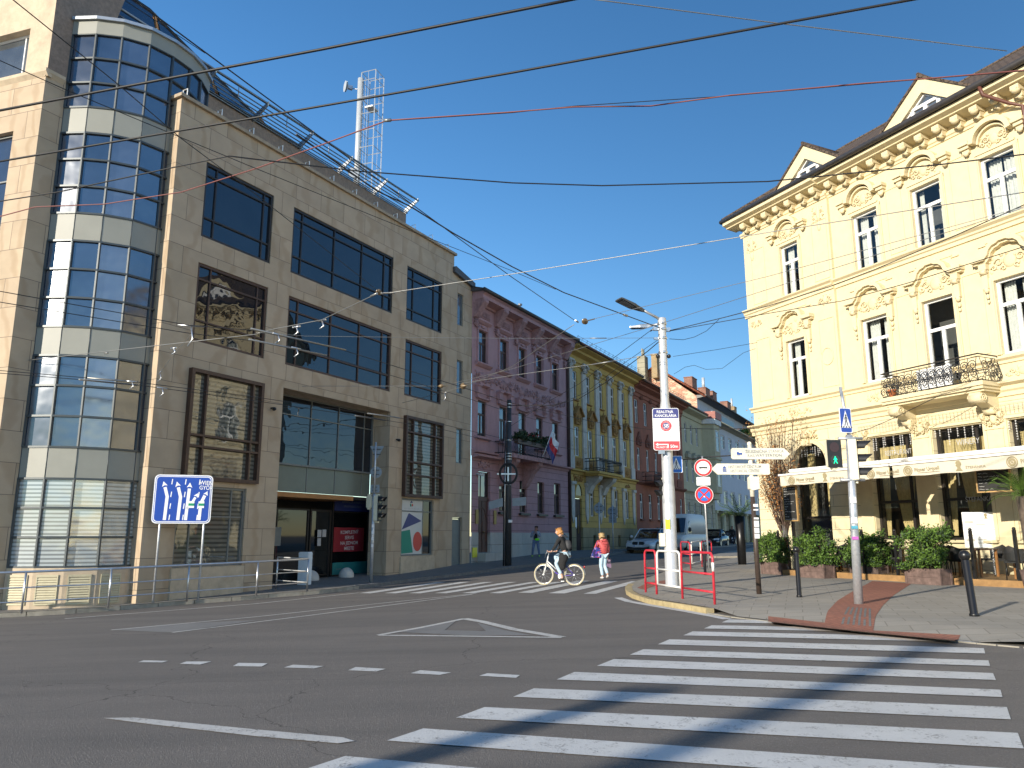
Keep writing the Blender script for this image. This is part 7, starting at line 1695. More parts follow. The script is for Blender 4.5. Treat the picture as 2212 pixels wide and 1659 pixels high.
m = MB(); m.lathe([(0, 0), (.18, 0), (.22, z * .92), (.19, z * .92), (0, z * .88)], n=14); m.build('pot', 'black_metal', pt); m = MB(); palm(m, (0, 0, z * .9), 26, .95, 7, .55); m.build('fronds', 'foliage_green', pt, recalc=False)
# bare fastigiate tree with rusty leaves in front of the corner
mat('rust_leaves', (.26, .105, .03), .8, .5, 5, tint=(.40, .18, .05)); mat('twig', (.095, .062, .045), .9, .3, 9)
p = gp(1703, 1236, .1); tb = thing('tree', 'bare upright tree with rusty brown leaves before the restaurant corner', 'tree', tuple(p))
r = random.Random(21); m = MB(); m.tube([(0, 0, 0), (0, 0, .9), (-.03, 0, 1.15), (-.05, 0, 1.7)], [.13, .115, .125, .10], 10); m.build('trunk', 'trunk_grey', tb)
m = MB(); lf = MB(); tips = []
def leafs(pp, n, sp):
    for _ in range(n):
        c = Vector(pp) + Vector((r.gauss(0, sp), r.gauss(0, sp), r.gauss(0, sp * 1.3))); a = Vector((r.gauss(0, 1), r.gauss(0, 1), r.gauss(0, 1))).normalized(); b_ = a.orthogonal().normalized(); s_ = r.uniform(.025, .05); lf.add([c - a * s_, c + b_ * s_ * .6, c + a * s_, c - b_ * s_ * .6], [(0, 1, 2, 3)])
for k in range(95):
    z0 = r.uniform(.9, 2.0); top = r.uniform(2.6, 5.9); a = r.uniform(0, 6.283); sp = r.uniform(.05, 1.0) * (.35 + .75 * (top - 2) / 4); cx = sp * math.cos(a) * 1.05 - .18; cy = sp * math.sin(a)
    n = 7; pts = []
    for i in range(n):
        t = i / (n - 1); pts.append((cx * (t ** .75) + r.gauss(0, .02), cy * (t ** .75) + r.gauss(0, .02), z0 + (top - z0) * t))
    m.tube(pts, [.020 * (1 - .85 * i / (n - 1)) for i in range(n)], 4)
    for _ in range(4):
        i = r.randrange(1, n - 1); o_ = Vector(pts[i]); e = o_ + Vector((r.gauss(0, .16) + .25 * cx, r.gauss(0, .16) + .25 * cy, r.uniform(.3, .9))); m.tube([tuple(o_), tuple(o_.lerp(e, .5) + Vector((r.gauss(0, .03), 0, 0))), tuple(e)], [.008, .006, .003], 3)
        if r.random() < .42 and abs(e.x) + .3 * e.z > .6: leafs(e, 14, .13)
    if pts[4][0] < -.55: leafs(pts[4], 30, .20); leafs(pts[3], 22, .2)
    if pts[3][0] > .45 and r.random() < .7: leafs(pts[3], 30, .22); leafs(pts[2], 20, .2)
m.build('branches', 'twig', tb); lf.build('leaves', 'rust_leaves', tb, recalc=False)
# wall lamp on the side of the corner house
q = Vector(MR(-.35, -1.2, 7.35)); wl = thing('wall_lamp', 'grey street luminaire on an arm at the side wall of the corner house', 'lamp', tuple(q)); m = MB(); m.tube([(.2, 0, -.2), (-.15, 0, 0)], .035, 6); m.build('arm', 'lamp_grey', wl); lamp_head(wl, (-.1, 0, 0), (-1, -.1, .1), .7, .26, 'lamp_silver')
# ------------------------------------------------------------------ overhead wires, each a thing of its own
def wire(name, label, pts, r, m, group='overhead wires', fit=(), hang=0.0, sub=6):
    """pts: (u, v, height) where the wire passes; fit: points that carry a clamp or an insulator"""
    P_ = [at_height(u, v, z) for u, v, z in pts]
    o = thing(name, label, 'wire', tuple(P_[0]), 0, group); path = []
    for a, b in zip(P_[:-1], P_[1:]):
        for k in range(sub): t = k / sub; q = a.lerp(b, t); q.z -= hang * 4 * t * (1 - t); path.append(q - P_[0])
    path.append(P_[-1] - P_[0])
    mb = MB(); mb.tube([tuple(q) for q in path], r, 6); mb.build('cable', m, o)
    for u, v, z, s, kind in fit:
        c = at_height(u, v, z) - P_[0]; d = min(((Vector(b) - Vector(a)) for a, b in zip(path[:-1], path[1:])), key=lambda e: 0) if False else (path[1] - path[0]).normalized()
        i = min(range(len(path) - 1), key=lambda i: (path[i] - c).length); d = (path[i + 1] - path[i]).normalized()
        f = MB()
        if kind == 'rod': f.tube([tuple(c - d * s), tuple(c + d * s)], r * 2.6, 6)
        elif kind == 'bell': f.tube([tuple(c - d * s), tuple(c - d * s * .3), tuple(c), tuple(c + d * s * .5), tuple(c + d * s)], [r * 1.5, r * 3.2, s * .55, s * .45, r * 1.5], 10)
        else:
            f.tube([tuple(c - d * s), tuple(c + d * s)], r * 2.2, 6); f.tube([tuple(c), tuple(c + Vector((.05, 0, -s * 1.1))), tuple(c + Vector((-.04, 0, -s * 1.7)))], r * 1.8, 5)
        f.build('insulator' if kind == 'bell' else 'clamp', {'bell': 'ceramic_brown', 'rod': 'cable_grey'}.get(kind, 'steel'), o)
    return o
T1 = 5.75
wire('trolley_wire', 'thick contact wire crossing the top of the view, upper of the pair', [(-60, 250, T1), (700, 105.5, T1), (1260, -6, T1)], .013, 'cable_black')
wire('trolley_wire', 'thick contact wire crossing the top of the view, lower of the pair', [(-60, 359, T1), (553, 254, T1), (1106, 157, T1), (1659, 56, T1), (2010, -8, T1)], .012, 'cable_black')
wire('span_wire', 'thin span wire at the top right, descending to the cream roof', [(1270, -3, 7.5), (1659, 47.5, 7.5), (2175, 110, 7.5)], .007, 'cable_grey')
wire('span_wire', 'thin span wire slanting down across the glass tower to a grey insulator', [(10, -15, 6.6), (250, 178, 6.6), (390, 298, 6.6), (553, 420, 6.6), (815, 627, 6.6)], .006, 'cable_black', fit=((818, 631, 6.6, .12, 'bell'),))
wire('span_wire', 'thin span wire from the left edge over the office to the sky', [(-20, 122, 6.9), (145, 195, 6.9), (362, 285, 6.9), (553, 364, 6.9), (865, 490, 6.9), (1106, 585, 6.9), (1200, 625, 6.9)], .006, 'cable_black')
wire('feeder_cable', 'twisted red and black cable crossing the sky to the right', [(-20, 473, 7.2), (77, 447, 7.2), (225, 441, 7.2), (392, 415, 7.2), (553, 364, 7.2), (700, 311, 7.2), (837, 260, 7.2)], .010, 'cable_red')
wire('feeder_cable', 'red and black cable sagging across the blue sky', [(837, 260, 7.2), (1106, 242, 7.2), (1241, 231, 7.2), (1406, 229, 7.2), (1576, 206, 7.2), (1659, 199, 7.2), (1866, 180, 7.2), (1976, 172, 7.2), (2260, 148, 7.2)], .010, 'cable_red', fit=((837, 260, 7.2, .05, 'rod'),))
wire('feeder_cable', 'black messenger cable running along the red cable', [(837, 261, 7.22), (1106, 243.5, 7.22), (1241, 229, 7.22), (1576, 207, 7.22), (1866, 181.5, 7.22), (2260, 149.5, 7.22)], .006, 'cable_black')
wire('feeder_cable', 'black sagging cable in the middle of the sky', [(-20, 438, 7.0), (125, 415, 7.0), (382, 360, 7.0), (495, 337, 7.0), (553, 344, 7.0), (778, 370, 7.0), (1106, 395, 7.0), (1300, 401, 7.0), (1659, 392, 7.0), (2034, 355, 7.0), (2240, 330, 7.0)], .011, 'cable_black')
wire('span_wire', 'black wire falling from the office roof to a brown insulator', [(250, -30, 7.3), (553, 194, 7.3), (888, 440, 7.3), (1106, 599, 7.3), (1240, 691, 7.3)], .009, 'cable_black', fit=((1246, 694, 7.3, .10, 'rod'), (1263, 694, 7.3, .16, 'bell')))
wire('feeder_cable', 'thick black cable sweeping down to the silver lamp post', [(640, 290, 7.4), (815, 413, 7.4), (885, 445, 7.4), (978, 503, 7.4), (1106, 576, 7.4), (1218, 632, 7.4), (1351, 681, 7.4), (1430, 710, 7.4)], .014, 'cable_black', fit=((1351, 681, 7.4, .08, 'rod'),))
wire('span_wire', 'white span wire rising from the grey insulator to the cream house', [(822, 633, 6.5), (845, 632, 6.5), (1106, 592, 6.5), (1659, 502, 6.5), (1839, 474, 6.5), (2240, 411, 6.5)], .008, 'cable_grey', fit=((838, 633, 6.5, .15, 'rod'),))
wire('span_wire', 'white span wire falling left from the grey insulator', [(815, 634, 6.4), (695, 691, 6.4), (585, 712, 6.4), (553, 722, 6.4), (45, 780, 6.4)], .010, 'cable_grey', fit=((808, 637, 6.4, .12, 'rod'), (695, 692, 6.4, .12, 'hook'), (640, 706, 6.4, .12, 'hook'), (375, 752, 6.4, .1, 'hook'), (230, 763, 6.4, .06, 'rod'), (55, 779, 6.4, .05, 'rod')))
wire('span_wire', 'white span wire from the brown insulator up to the cream house', [(1270, 692, 7.3), (1400, 660, 7.3), (1659, 597, 7.3), (2240, 439, 7.3)], .007, 'cable_grey', fit=((1276, 691, 7.3, .14, 'rod'),))
wire('span_wire', 'white span wire falling left from the brown insulator', [(1240, 701, 7.2), (1106, 792, 7.2), (1000, 836, 7.2), (863, 872, 7.2), (825, 877, 7.2), (728, 875, 7.2), (553, 855, 7.2), (470, 830, 7.2)], .010, 'cable_grey', fit=((1002, 834, 7.2, .22, 'bell'), (960, 848, 7.2, .2, 'hook'), (845, 875, 7.2, .2, 'hook'), (737, 875, 7.2, .15, 'rod'), (675, 868, 7.2, .15, 'rod')))
wire('span_wire', 'level span wire from the lamp post across the pink house', [(1426, 730, 7.35), (1290, 730.5, 7.35), (1106, 731, 7.35), (900, 729, 7.35), (660, 726, 7.35), (553, 718, 7.35)], .006, 'cable_grey', fit=((1292, 730.5, 7.35, .25, 'rod'),))
wire('span_wire', 'white span wire passing under the second lamp head', [(953, 834, 7.0), (1106, 797, 7.0), (1393, 710, 7.0), (1659, 625, 7.0), (1985, 521, 7.0), (2240, 440, 7.0)], .007, 'cable_grey')
wire('span_wire', 'level pale span wire in front of the shop glazing', [(953, 834, 6.9), (700, 834, 6.9), (475, 835, 6.9)], .008, 'cable_grey', fit=((955, 834, 6.9, .14, 'bell'), (497, 835, 6.9, .1, 'rod')))
wire('span_wire', 'span wire from the lower clamp of the lamp post to the yellow house', [(1425, 763, 6.6), (1323, 780, 6.6), (1281, 787, 6.6), (1106, 811, 6.6), (990, 829, 6.6)], .008, 'cable_grey', fit=((1300, 784, 6.6, .35, 'rod'),))
wire('feeder_cable', 'black cable from the lamp post drooping to the dark line pole', [(1427, 735, 7.3), (1400, 758, 7.2), (1310, 825, 7.0), (1250, 862, 7.0), (1190, 876, 7.1), (1104, 876, 7.3)], .014, 'cable_black')
wire('feeder_cable', 'thin black cable from lamp post to dark line pole, above the thick one', [(1423, 733, 7.3), (1340, 790, 7.0), (1265, 848, 6.8), (1190, 880, 6.8), (1104, 896, 6.9)], .008, 'cable_black')
wire('feeder_cable', 'black cable from under the second lamp head, crossing the yellow house', [(1408, 712, 7.4), (1330, 770, 7.1), (1251, 829, 6.8), (1180, 870, 6.6), (1104, 920, 6.5)], .009, 'cable_black', fit=((1408, 713, 7.4, .07, 'rod'),))
wire('feeder_cable', 'black cable from the lamp post along the string course, upper one', [(1447, 714, 7.4), (1563, 686, 7.5), (1659, 661, 7.6), (1790, 620, 7.8), (1890, 582, 7.9), (2056, 512, 8.2), (2240, 430, 8.4)], .012, 'cable_black')
wire('feeder_cable', 'black cable from the lamp post along the string course, lower one', [(1447, 715, 7.4), (1659, 677, 7.4), (1819, 650, 7.4), (1959, 612, 7.4), (2240, 524, 7.4)], .010, 'cable_black')
wire('feeder_cable', 'loose black loop of cable right of the lamp post', [(1446, 732, 7.3), (1476, 734, 7.3), (1500, 728, 7.3), (1526, 715, 7.4), (1553, 690, 7.5)], .008, 'cable_black')
wire('span_wire', 'thin wire from the camera domes to the cream house corner', [(1454, 770, 6.4), (1550, 755, 6.6), (1636, 740, 6.8)], .006, 'cable_black')
wire('span_wire', 'thin sagging wire low in the sky beside the cream corner', [(1456, 808, 6.2), (1480, 793, 6.2), (1500, 789, 6.3), (1525, 798, 6.3), (1560, 796, 6.3), (1606, 762, 6.5), (1632, 753, 6.6)], .006, 'cable_black')
wire('feeder_cable', 'cable from the traffic light pole up to the iron balcony', [(1831, 939, 4.35), (1880, 925, 4.9), (1929, 904, 5.2), (2034, 852, 5.7), (2135, 827, 5.95)], .010, 'cable_black')
wire('trolley_wire', 'contact wire on the left passing the office windows, upper of the pair', [(-40, 622, T1), (410, 703, T1), (553, 714, T1), (740, 756, T1), (1004, 838, T1), (1094, 868, T1), (1281, 911, T1), (1420, 930, T1)], .008, 'cable_black', fit=((650, 734, T1, 1.2, 'rod'), (413, 704, T1, .25, 'hook'), (600, 722, T1, .12, 'hook')))
wire('trolley_wire', 'contact wire on the left passing the office windows, lower of the pair', [(-40, 646, T1), (410, 720, T1), (553, 737, T1), (693, 766, T1), (1004, 858, T1), (1110, 894, T1), (1281, 938, T1), (1410, 960, T1)], .008, 'cable_black', fit=((625, 751, T1, 1.0, 'rod'), (640, 752, T1, .12, 'hook')))
wire('trolley_wire', 'lower left contact wire before the tower, upper of the pair', [(-40, 797, 5.6), (185, 816, 5.6), (300, 826, 5.6), (553, 858, 5.6), (790, 893, 5.6), (953, 916, 5.6), (1090, 948, 5.6), (1250, 972, 5.6)], .009, 'cable_black', fit=((245, 821, 5.6, .6, 'rod'), (285, 824, 5.6, .12, 'hook'), (830, 898, 5.6, .7, 'rod')))
wire('trolley_wire', 'lower left contact wire before the tower, lower of the pair', [(-40, 803, 5.6), (175, 820, 5.6), (300, 832, 5.6), (553, 866, 5.6), (790, 901, 5.6), (953, 927, 5.6), (1090, 960, 5.6)], .009, 'cable_black', fit=((235, 826, 5.6, .7, 'rod'), (350, 838, 5.6, .14, 'hook'), (800, 903, 5.6, .7, 'rod')))
wire('trolley_wire', 'distant contact wire in front of the pale house', [(1465, 925, 5.6), (1550, 927, 5.6), (1640, 925, 5.6)], .012, 'cable_black')
wire('trolley_wire', 'distant double contact wire beside the round signs', [(1475, 993, 5.5), (1530, 987, 5.5), (1580, 984, 5.5)], .03, 'cable_black')
wire('span_wire', 'short drop wire tied to the contact wire before the tower', [(413, 722, 6.0), (380, 760, 6.0), (345, 805, 5.8)], .005, 'cable_grey', fit=((345, 805, 5.8, .14, 'hook'),))
# ------------------------------------------------------------------ vehicles
mat('car_white', (.62, .63, .64), .28, .03, 2, spec=.7); mat('car_black', (.012, .013, .016), .2, .1, 3, spec=.7); mat('car_navy', (.012, .02, .05), .2, .1, 3, spec=.7); mat('van_white', (.60, .58, .53), .4, .06, 2, dirt=.2, dscale=2)
mat('tyre', (.018, .018, .018), .85, .2, 20); mat('rim_alloy', (.45, .46, .47), .35, .1, 10, metal=.8); mat('lamp_glass', (.55, .57, .58), .1, .05, 3); mat('tail_red', (.35, .01, .015), .2, .05, 3); mat('plastic_black', (.02, .02, .021), .6, .1, 8)
for n_ in ('car_white', 'car_black', 'car_navy'):
    P_ = M[n_].node_tree.nodes['Principled BSDF']; P_.inputs['Coat Weight'].default_value = .6; P_.inputs['Coat Roughness'].default_value = .05
def loft(mb, secs, m=0, smooth=True, caps=True):
    n = len(secs[0]); v = [p for s in secs for p in s]
    mb.add(v, [(i * n + j, i * n + (j + 1) % n, (i + 1) * n + (j + 1) % n, (i + 1) * n + j) for i in range(len(secs) - 1) for j in range(n)], m, smooth)
    if caps: b0 = len(mb.v) - len(v); mb.f += [[b0 + j for j in range(n)], [b0 + len(v) - n + j for j in range(n)]]; mb.mi += [m, m]; mb.sm += [False, False]; mb.uv += [None, None]
def car(name, label, loc, rz, L, W, H, paint, nose=.30, van=False, grille=True):
    """front looks along -y; length along y"""
    t = thing(name, label, 'van' if van else 'car', loc, rz, None); hw = W / 2; belt = .62 * H if not van else .50 * H; gc_ = .20
    def sec(y, w_, zb, zt):   # body ring, sill to belt line
        return [(-w_ * .90, y, zb), (-w_, y, zb + .12), (-w_ * 1.0, y, zb + (zt - zb) * .6), (-w_ * .96, y, zt - .03), (-w_ * .86, y, zt), (w_ * .86, y, zt), (w_ * .96, y, zt - .03), (w_, y, zb + (zt - zb) * .6), (w_, y, zb + .12), (w_ * .90, y, zb)]
    hood = .47 * L if not van else .16 * L
    b = MB(); y0 = -L / 2
    if not van: S = [(0, .80, .30, .55), (.03, .90, .24, .64), (.12, .97, gc_, .72), (.28, 1, gc_, .80), (.36, 1, gc_, belt), (.78, 1, gc_, belt + .03), (.92, .97, gc_, belt + .02), (.98, .90, .26, belt - .06), (1, .82, .34, belt - .16)]
    else: S = [(0, .84, .30, .80), (.03, .95, .25, .98), (.12, .99, .25, 1.12), (.2, 1, .25, 1.22), (.95, 1, .25, 1.22), (1, .98, .3, 1.22)]
    loft(b, [sec(y0 + L * u, hw * w_, a, c) for u, w_, a, c in S])
    if van:
        up = lambda y, w_, z0, z1, tw: [(-w_, y, z0), (-w_ * .99, y, z0 + (z1 - z0) * .6), (-tw, y, z1 - .08), (-tw * .85, y, z1), (tw * .85, y, z1), (tw, y, z1 - .08), (w_ * .99, y, z0 + (z1 - z0) * .6), (w_, y, z0)]
        loft(b, [up(y0 + L * u, hw * a, 1.18, z, hw * c) for u, a, z, c in ((.13, .97, 1.22, .9), (.27, .98, H * .90, .82), (.33, .99, H * .985, .84), (.5, .99, H, .86), (.96, .99, H, .86), (1, .98, H - .05, .85))])
    b.build('body', paint, t)
    if not van:
        g = MB(); gs = [(.33, .80, belt + .0), (.48, .76, H - .02), (.60, .76, H), (.72, .75, H - .02), (.88, .80, belt + .05)]
        lo = [(y0 + L * u) for u in (.30, .36, .5, .7, .93)]
        ring = lambda y, yt, w0, w1, z0, z1: [(-w0, y, z0), (-w1, yt, z1 - .03), (-w1 * .8, yt, z1), (w1 * .8, yt, z1), (w1, yt, z1 - .03), (w0, y, z0)]
        b0 = belt - .02
        loft(g, [ring(y0 + L * .335, y0 + L * .345, hw * .86, hw * .84, b0, b0 + .03), ring(y0 + L * .40, y0 + L * .48, hw * .90, hw * .72, b0, H - .03), ring(y0 + L * .6, y0 + L * .6, hw * .91, hw * .72, b0, H), ring(y0 + L * .8, y0 + L * .74, hw * .90, hw * .70, b0, H - .05), ring(y0 + L * .93, y0 + L * .91, hw * .84, hw * .74, b0, b0 + .06)])
        g.build('cabin_glass', 'car_glass', t)
        r_ = MB(); loft(r_, [[(-hw * .66, y0 + L * u, z + .012), (-hw * .60, y0 + L * u, z + .03), (hw * .60, y0 + L * u, z + .03), (hw * .66, y0 + L * u, z + .012)] for u, z in ((.475, H - .035), (.52, H - .012), (.6, H - .002), (.7, H - .03), (.76, H - .07))])
        for sg in (-1, 1):
            r_.tube([(sg * hw * .86, y0 + L * .335, b0 + .02), (sg * hw * .72, y0 + L * .47, H - .03)], .035, 5); r_.tube([(sg * hw * .72, y0 + L * .47, H - .02), (sg * hw * .72, y0 + L * .6, H - .0), (sg * hw * .71, y0 + L * .75, H - .06), (sg * hw * .80, y0 + L * .92, b0 + .08)], .03, 5); r_.tube([(sg * hw * .91, y0 + L * .60, b0), (sg * hw * .73, y0 + L * .60, H - .03)], .022, 5)
        r_.build('roof', paint, t)
    else:
        g = MB(); g.add([(-hw * .84, y0 + L * .128, 1.26), (hw * .84, y0 + L * .128, 1.26), (hw * .76, y0 + L * .26, H * .88), (-hw * .76, y0 + L * .26, H * .88)], [(0, 1, 2, 3)]); g.build('windscreen', 'car_glass', t)
        for sg in (-1, 1): g = MB(); x = sg * (hw * .992); g.add([(x, y0 + L * .18, 1.26), (x, y0 + L * .34, 1.26), (x * .965, y0 + L * .34, H * .80), (x * .94, y0 + L * .27, H * .80)], [(0, 1, 2, 3)]); g.build('side_window', 'car_glass', t)
    for sg in (-1, 1):
        for u in ((.19, .80) if not van else (.17, .78)):
            wr = .34 if not van else .36; c = (sg * (hw - .11), y0 + L * u, wr); ty = MB(); ty.cyl((c[0] - .11, c[1], wr), (c[0] + .11, c[1], wr), wr, n=24); wh = ty.build('wheel', 'tyre', t)
            rm = MB(); x = c[0] + sg * .115; rm.add([(x, c[1] + .23 * math.cos(2 * math.pi * k / 16), wr + .23 * math.sin(2 * math.pi * k / 16)) for k in range(16)], [tuple(range(16))]); rm.build('rim', 'rim_alloy', wh)
            ar_ = MB(); x = sg * hw * 1.004; ar_.add([(x, c[1] + .40 * math.cos(math.pi * k / 14), wr + .40 * math.sin(math.pi * k / 14)) for k in range(15)] + [(x, c[1] - .4, .2), (x, c[1] + .4, .2)], [tuple(range(17))]); ar_.build('wheel_arch', 'plastic_black', t)
        h_ = MB(); z = .66 if not van else .92; h_.add([(sg * hw * .48, y0 + L * .012 - .01, z - .03), (sg * hw * .95, y0 + L * .085, z + .0), (sg * hw * .93, y0 + L * .09, z + .12), (sg * hw * .50, y0 + L * .035 - .01, z + .07)], [(0, 1, 2, 3)]); h_.build('headlight', 'lamp_glass', t)
        mi = MB(); mi.ball((sg * (hw + .1), y0 + L * (.35 if not van else .20), belt + .08 if not van else 1.45), (.11, .07, .09 if not van else .17), 8, 0, 6); mi.build('mirror', paint if not van else 'plastic_black', t)
    g = MB()
    if grille and not van:
        for sg in (-1, 1): g.prism([(sg * .04, .50), (sg * .34, .52), (sg * .38, .62), (sg * .32, .70), (sg * .06, .70)], y0 - .02, y0 + .12)
        g.prism([(-.75, .26), (.75, .26), (.68, .42), (.3, .36), (-.3, .36), (-.68, .42)], y0 - .015, y0 + .1)
    else: g.prism([(-.55, .42), (.55, .42), (.5, .62), (-.5, .62)], y0 - .015, y0 + .1)
    g.build('grille', 'plastic_black', t)
    pl_ = MB(); pl_.box(-.26, .26, y0 - .035, y0 - .02, .40, .51, 0); pl_.box(-.26, -.22, y0 - .037, y0 - .035, .40, .51, 1); pl_.build('number_plate', ['sign_white', 'sign_skyblue'], t)
    return t
SH = -AZL                          # parked along the street, noses towards the viewer
def parked(u, v, back, **k):
    p = gp(u, v, 0); d = Vector((math.sin(AZL), math.cos(AZL), 0)); c = p + d * back; return (c.x, c.y, gz(c.x, c.y))
car('parked_car', 'white saloon car parked before the brown house, nose to the viewer', parked(1379, 1196, 2.47), SH, 4.93, 1.87, 1.48, 'car_white')
v_ = car('parked_van', 'dirty white high roof van parked behind the white saloon', parked(1446, 1192, 2.9), SH, 5.9, 2.05, 2.55, 'van_white', van=True)
car('parked_car', 'black car parked behind the white van', parked(1531, 1182.5, 2.1), SH, 4.3, 1.8, 1.55, 'car_black')
car('parked_car', 'small dark blue car parked furthest up the street', parked(1568, 1178, 1.95), SH, 3.9, 1.73, 1.42, 'car_navy', grille=False)

# ------------------------------------------------------------------ people
mat('skin', (.56, .33, .24), .6, .08, 12); mat('skin_shade', (.40, .22, .16), .6, .08, 12); mat('hair_blond', (.42, .20, .06), .7, .3, 40); mat('hair_fair', (.40, .28, .13), .7, .3, 40); mat('hair_dark', (.05, .03, .02), .7, .3, 40)
mat('coat_black', (.014, .014, .015), .9, .3, 8); mat('denim_pale', (.40, .53, .62), .85, .15, 14); mat('denim_blue', (.13, .18, .30), .85, .2, 14); mat('jacket_red', (.46, .075, .075), .6, .2, 9); mat('jacket_pale', (.28, .31, .38), .8, .15, 9); mat('neon', (.22, .85, .03), .6, .1, 9)
mat('shoe_white', (.62, .60, .57), .6, .1, 9); mat('shoe_dark', (.03, .03, .03), .6, .2, 9); mat('bag_grey', (.035, .036, .04), .7, .3, 12)
def bag_print(name, cols):
    m, nt, L, P, tc = new_mat(name, .6, .4); v = N(nt, 'ShaderNodeTexVoronoi'); v.inputs['Scale'].default_value = 11; L.new(tc.outputs['Object'], v.inputs['Vector']); r_ = N(nt, 'ShaderNodeValToRGB'); r_.color_ramp.interpolation = 'CONSTANT'
    while len(r_.color_ramp.elements) < len(cols): r_.color_ramp.elements.new(.5)
    for i, c in enumerate(cols): r_.color_ramp.elements[i].position = i / len(cols); r_.color_ramp.elements[i].color = (*c, 1)
    s_ = N(nt, 'ShaderNodeSeparateColor'); L.new(v.outputs['Color'], s_.inputs[0]); L.new(s_.outputs[0], r_.inputs['Fac']); L.new(r_.outputs['Color'], P.inputs['Base Color'])
bag_print('bag_print', ((.05, .03, .22), (.14, .05, .33), (.45, .04, .10), (.03, .02, .10), (.35, .30, .45), (.02, .05, .25)))
bag_print('bag_lilac', ((.22, .14, .22), (.05, .04, .06), (.30, .20, .28), (.10, .07, .10)))
def skin_mesh(name, chains, m, parent, sub=1, root=0, smooth=True):
    """chains: lists of (x, y, z, rx[, ry]); a first entry that is an int continues from that vertex"""
    V, E, RR = [], [], []
    for ch in chains:
        prev = None
        for q in ch:
            if isinstance(q, int): prev = q; continue
            V.append(q[:3]); RR.append((q[3], q[4] if len(q) > 4 else q[3])); i = len(V) - 1
            if prev is not None: E.append((prev, i))
            prev = i
    me = bpy.data.meshes.new(name); me.from_pydata(V, E, []); ob = bpy.data.objects.new(name, me); COL.objects.link(ob)
    ob.modifiers.new('Skin', 'SKIN').use_smooth_shade = True; sm = ob.modifiers.new('Subdivision', 'SUBSURF'); sm.levels = sm.render_levels = sub
    sk = me.skin_vertices[0].data
    for i, r_ in enumerate(RR): sk[i].radius = r_; sk[i].use_root = (i == root)
    dg = bpy.context.evaluated_depsgraph_get(); me2 = bpy.data.meshes.new_from_object(ob.evaluated_get(dg)); ob.modifiers.clear(); ob.data = me2; me2.materials.clear(); me2.materials.append(M[m])
    if len(me2.polygons): me2.polygons.foreach_set('use_smooth', [True] * len(me2.polygons))
    if parent: ob.parent = parent
    return ob
def hand_chains(w, d, side, base, idx, curl=.5):
    """palm and five bent fingers continuing from vertex idx at the wrist w along d"""
    w, d, side = Vector(w), Vector(d).normalized(), Vector(side).normalized(); n = d.cross(side); P_ = w + d * .05; out = [[idx, (*P_, .026, .016)]]; pi_ = base
    for k, (o_, L_) in enumerate(((-.028, .062), (-.010, .074), (.009, .070), (.027, .056))):
        a = P_ + d * .035 + side * o_; b_ = a + d * L_ * .5 - n * curl * .012; c = b_ + d * L_ * .35 - n * curl * .03; e = c + d * L_ * .15 * (1 - curl) - n * curl * .03
        out.append([pi_, (*a, .0095), (*b_, .0085), (*c, .008), (*e, .0065)])
    t0 = w + d * .022 - side * .028; t1 = t0 + d * .028 - side * .022 - n * .01; t2 = t1 + d * .026 - side * .006 - n * .012; out.append([pi_, (*t0, .011), (*t1, .010), (*t2, .0075)])
    return out
def face(parent, c, fwd, up=(0, 0, 1), skin='skin'):
    f = Vector(fwd).normalized(); u = Vector(up); s = f.cross(u).normalized(); c = Vector(c)
    m = MB()
    for sg in (-1, 1): m.ball(tuple(c + f * .088 + s * sg * .032 + u * .01), (.011, .011, .007), 8, 0, 6)
    m.tube([tuple(c + f * .096 - s * .022 - u * .058), tuple(c + f * .102 - u * .056), tuple(c + f * .096 + s * .022 - u * .058)], .006, 5, 1)
    m.build('face_features', ['hair_dark', 'rail_red'], parent)
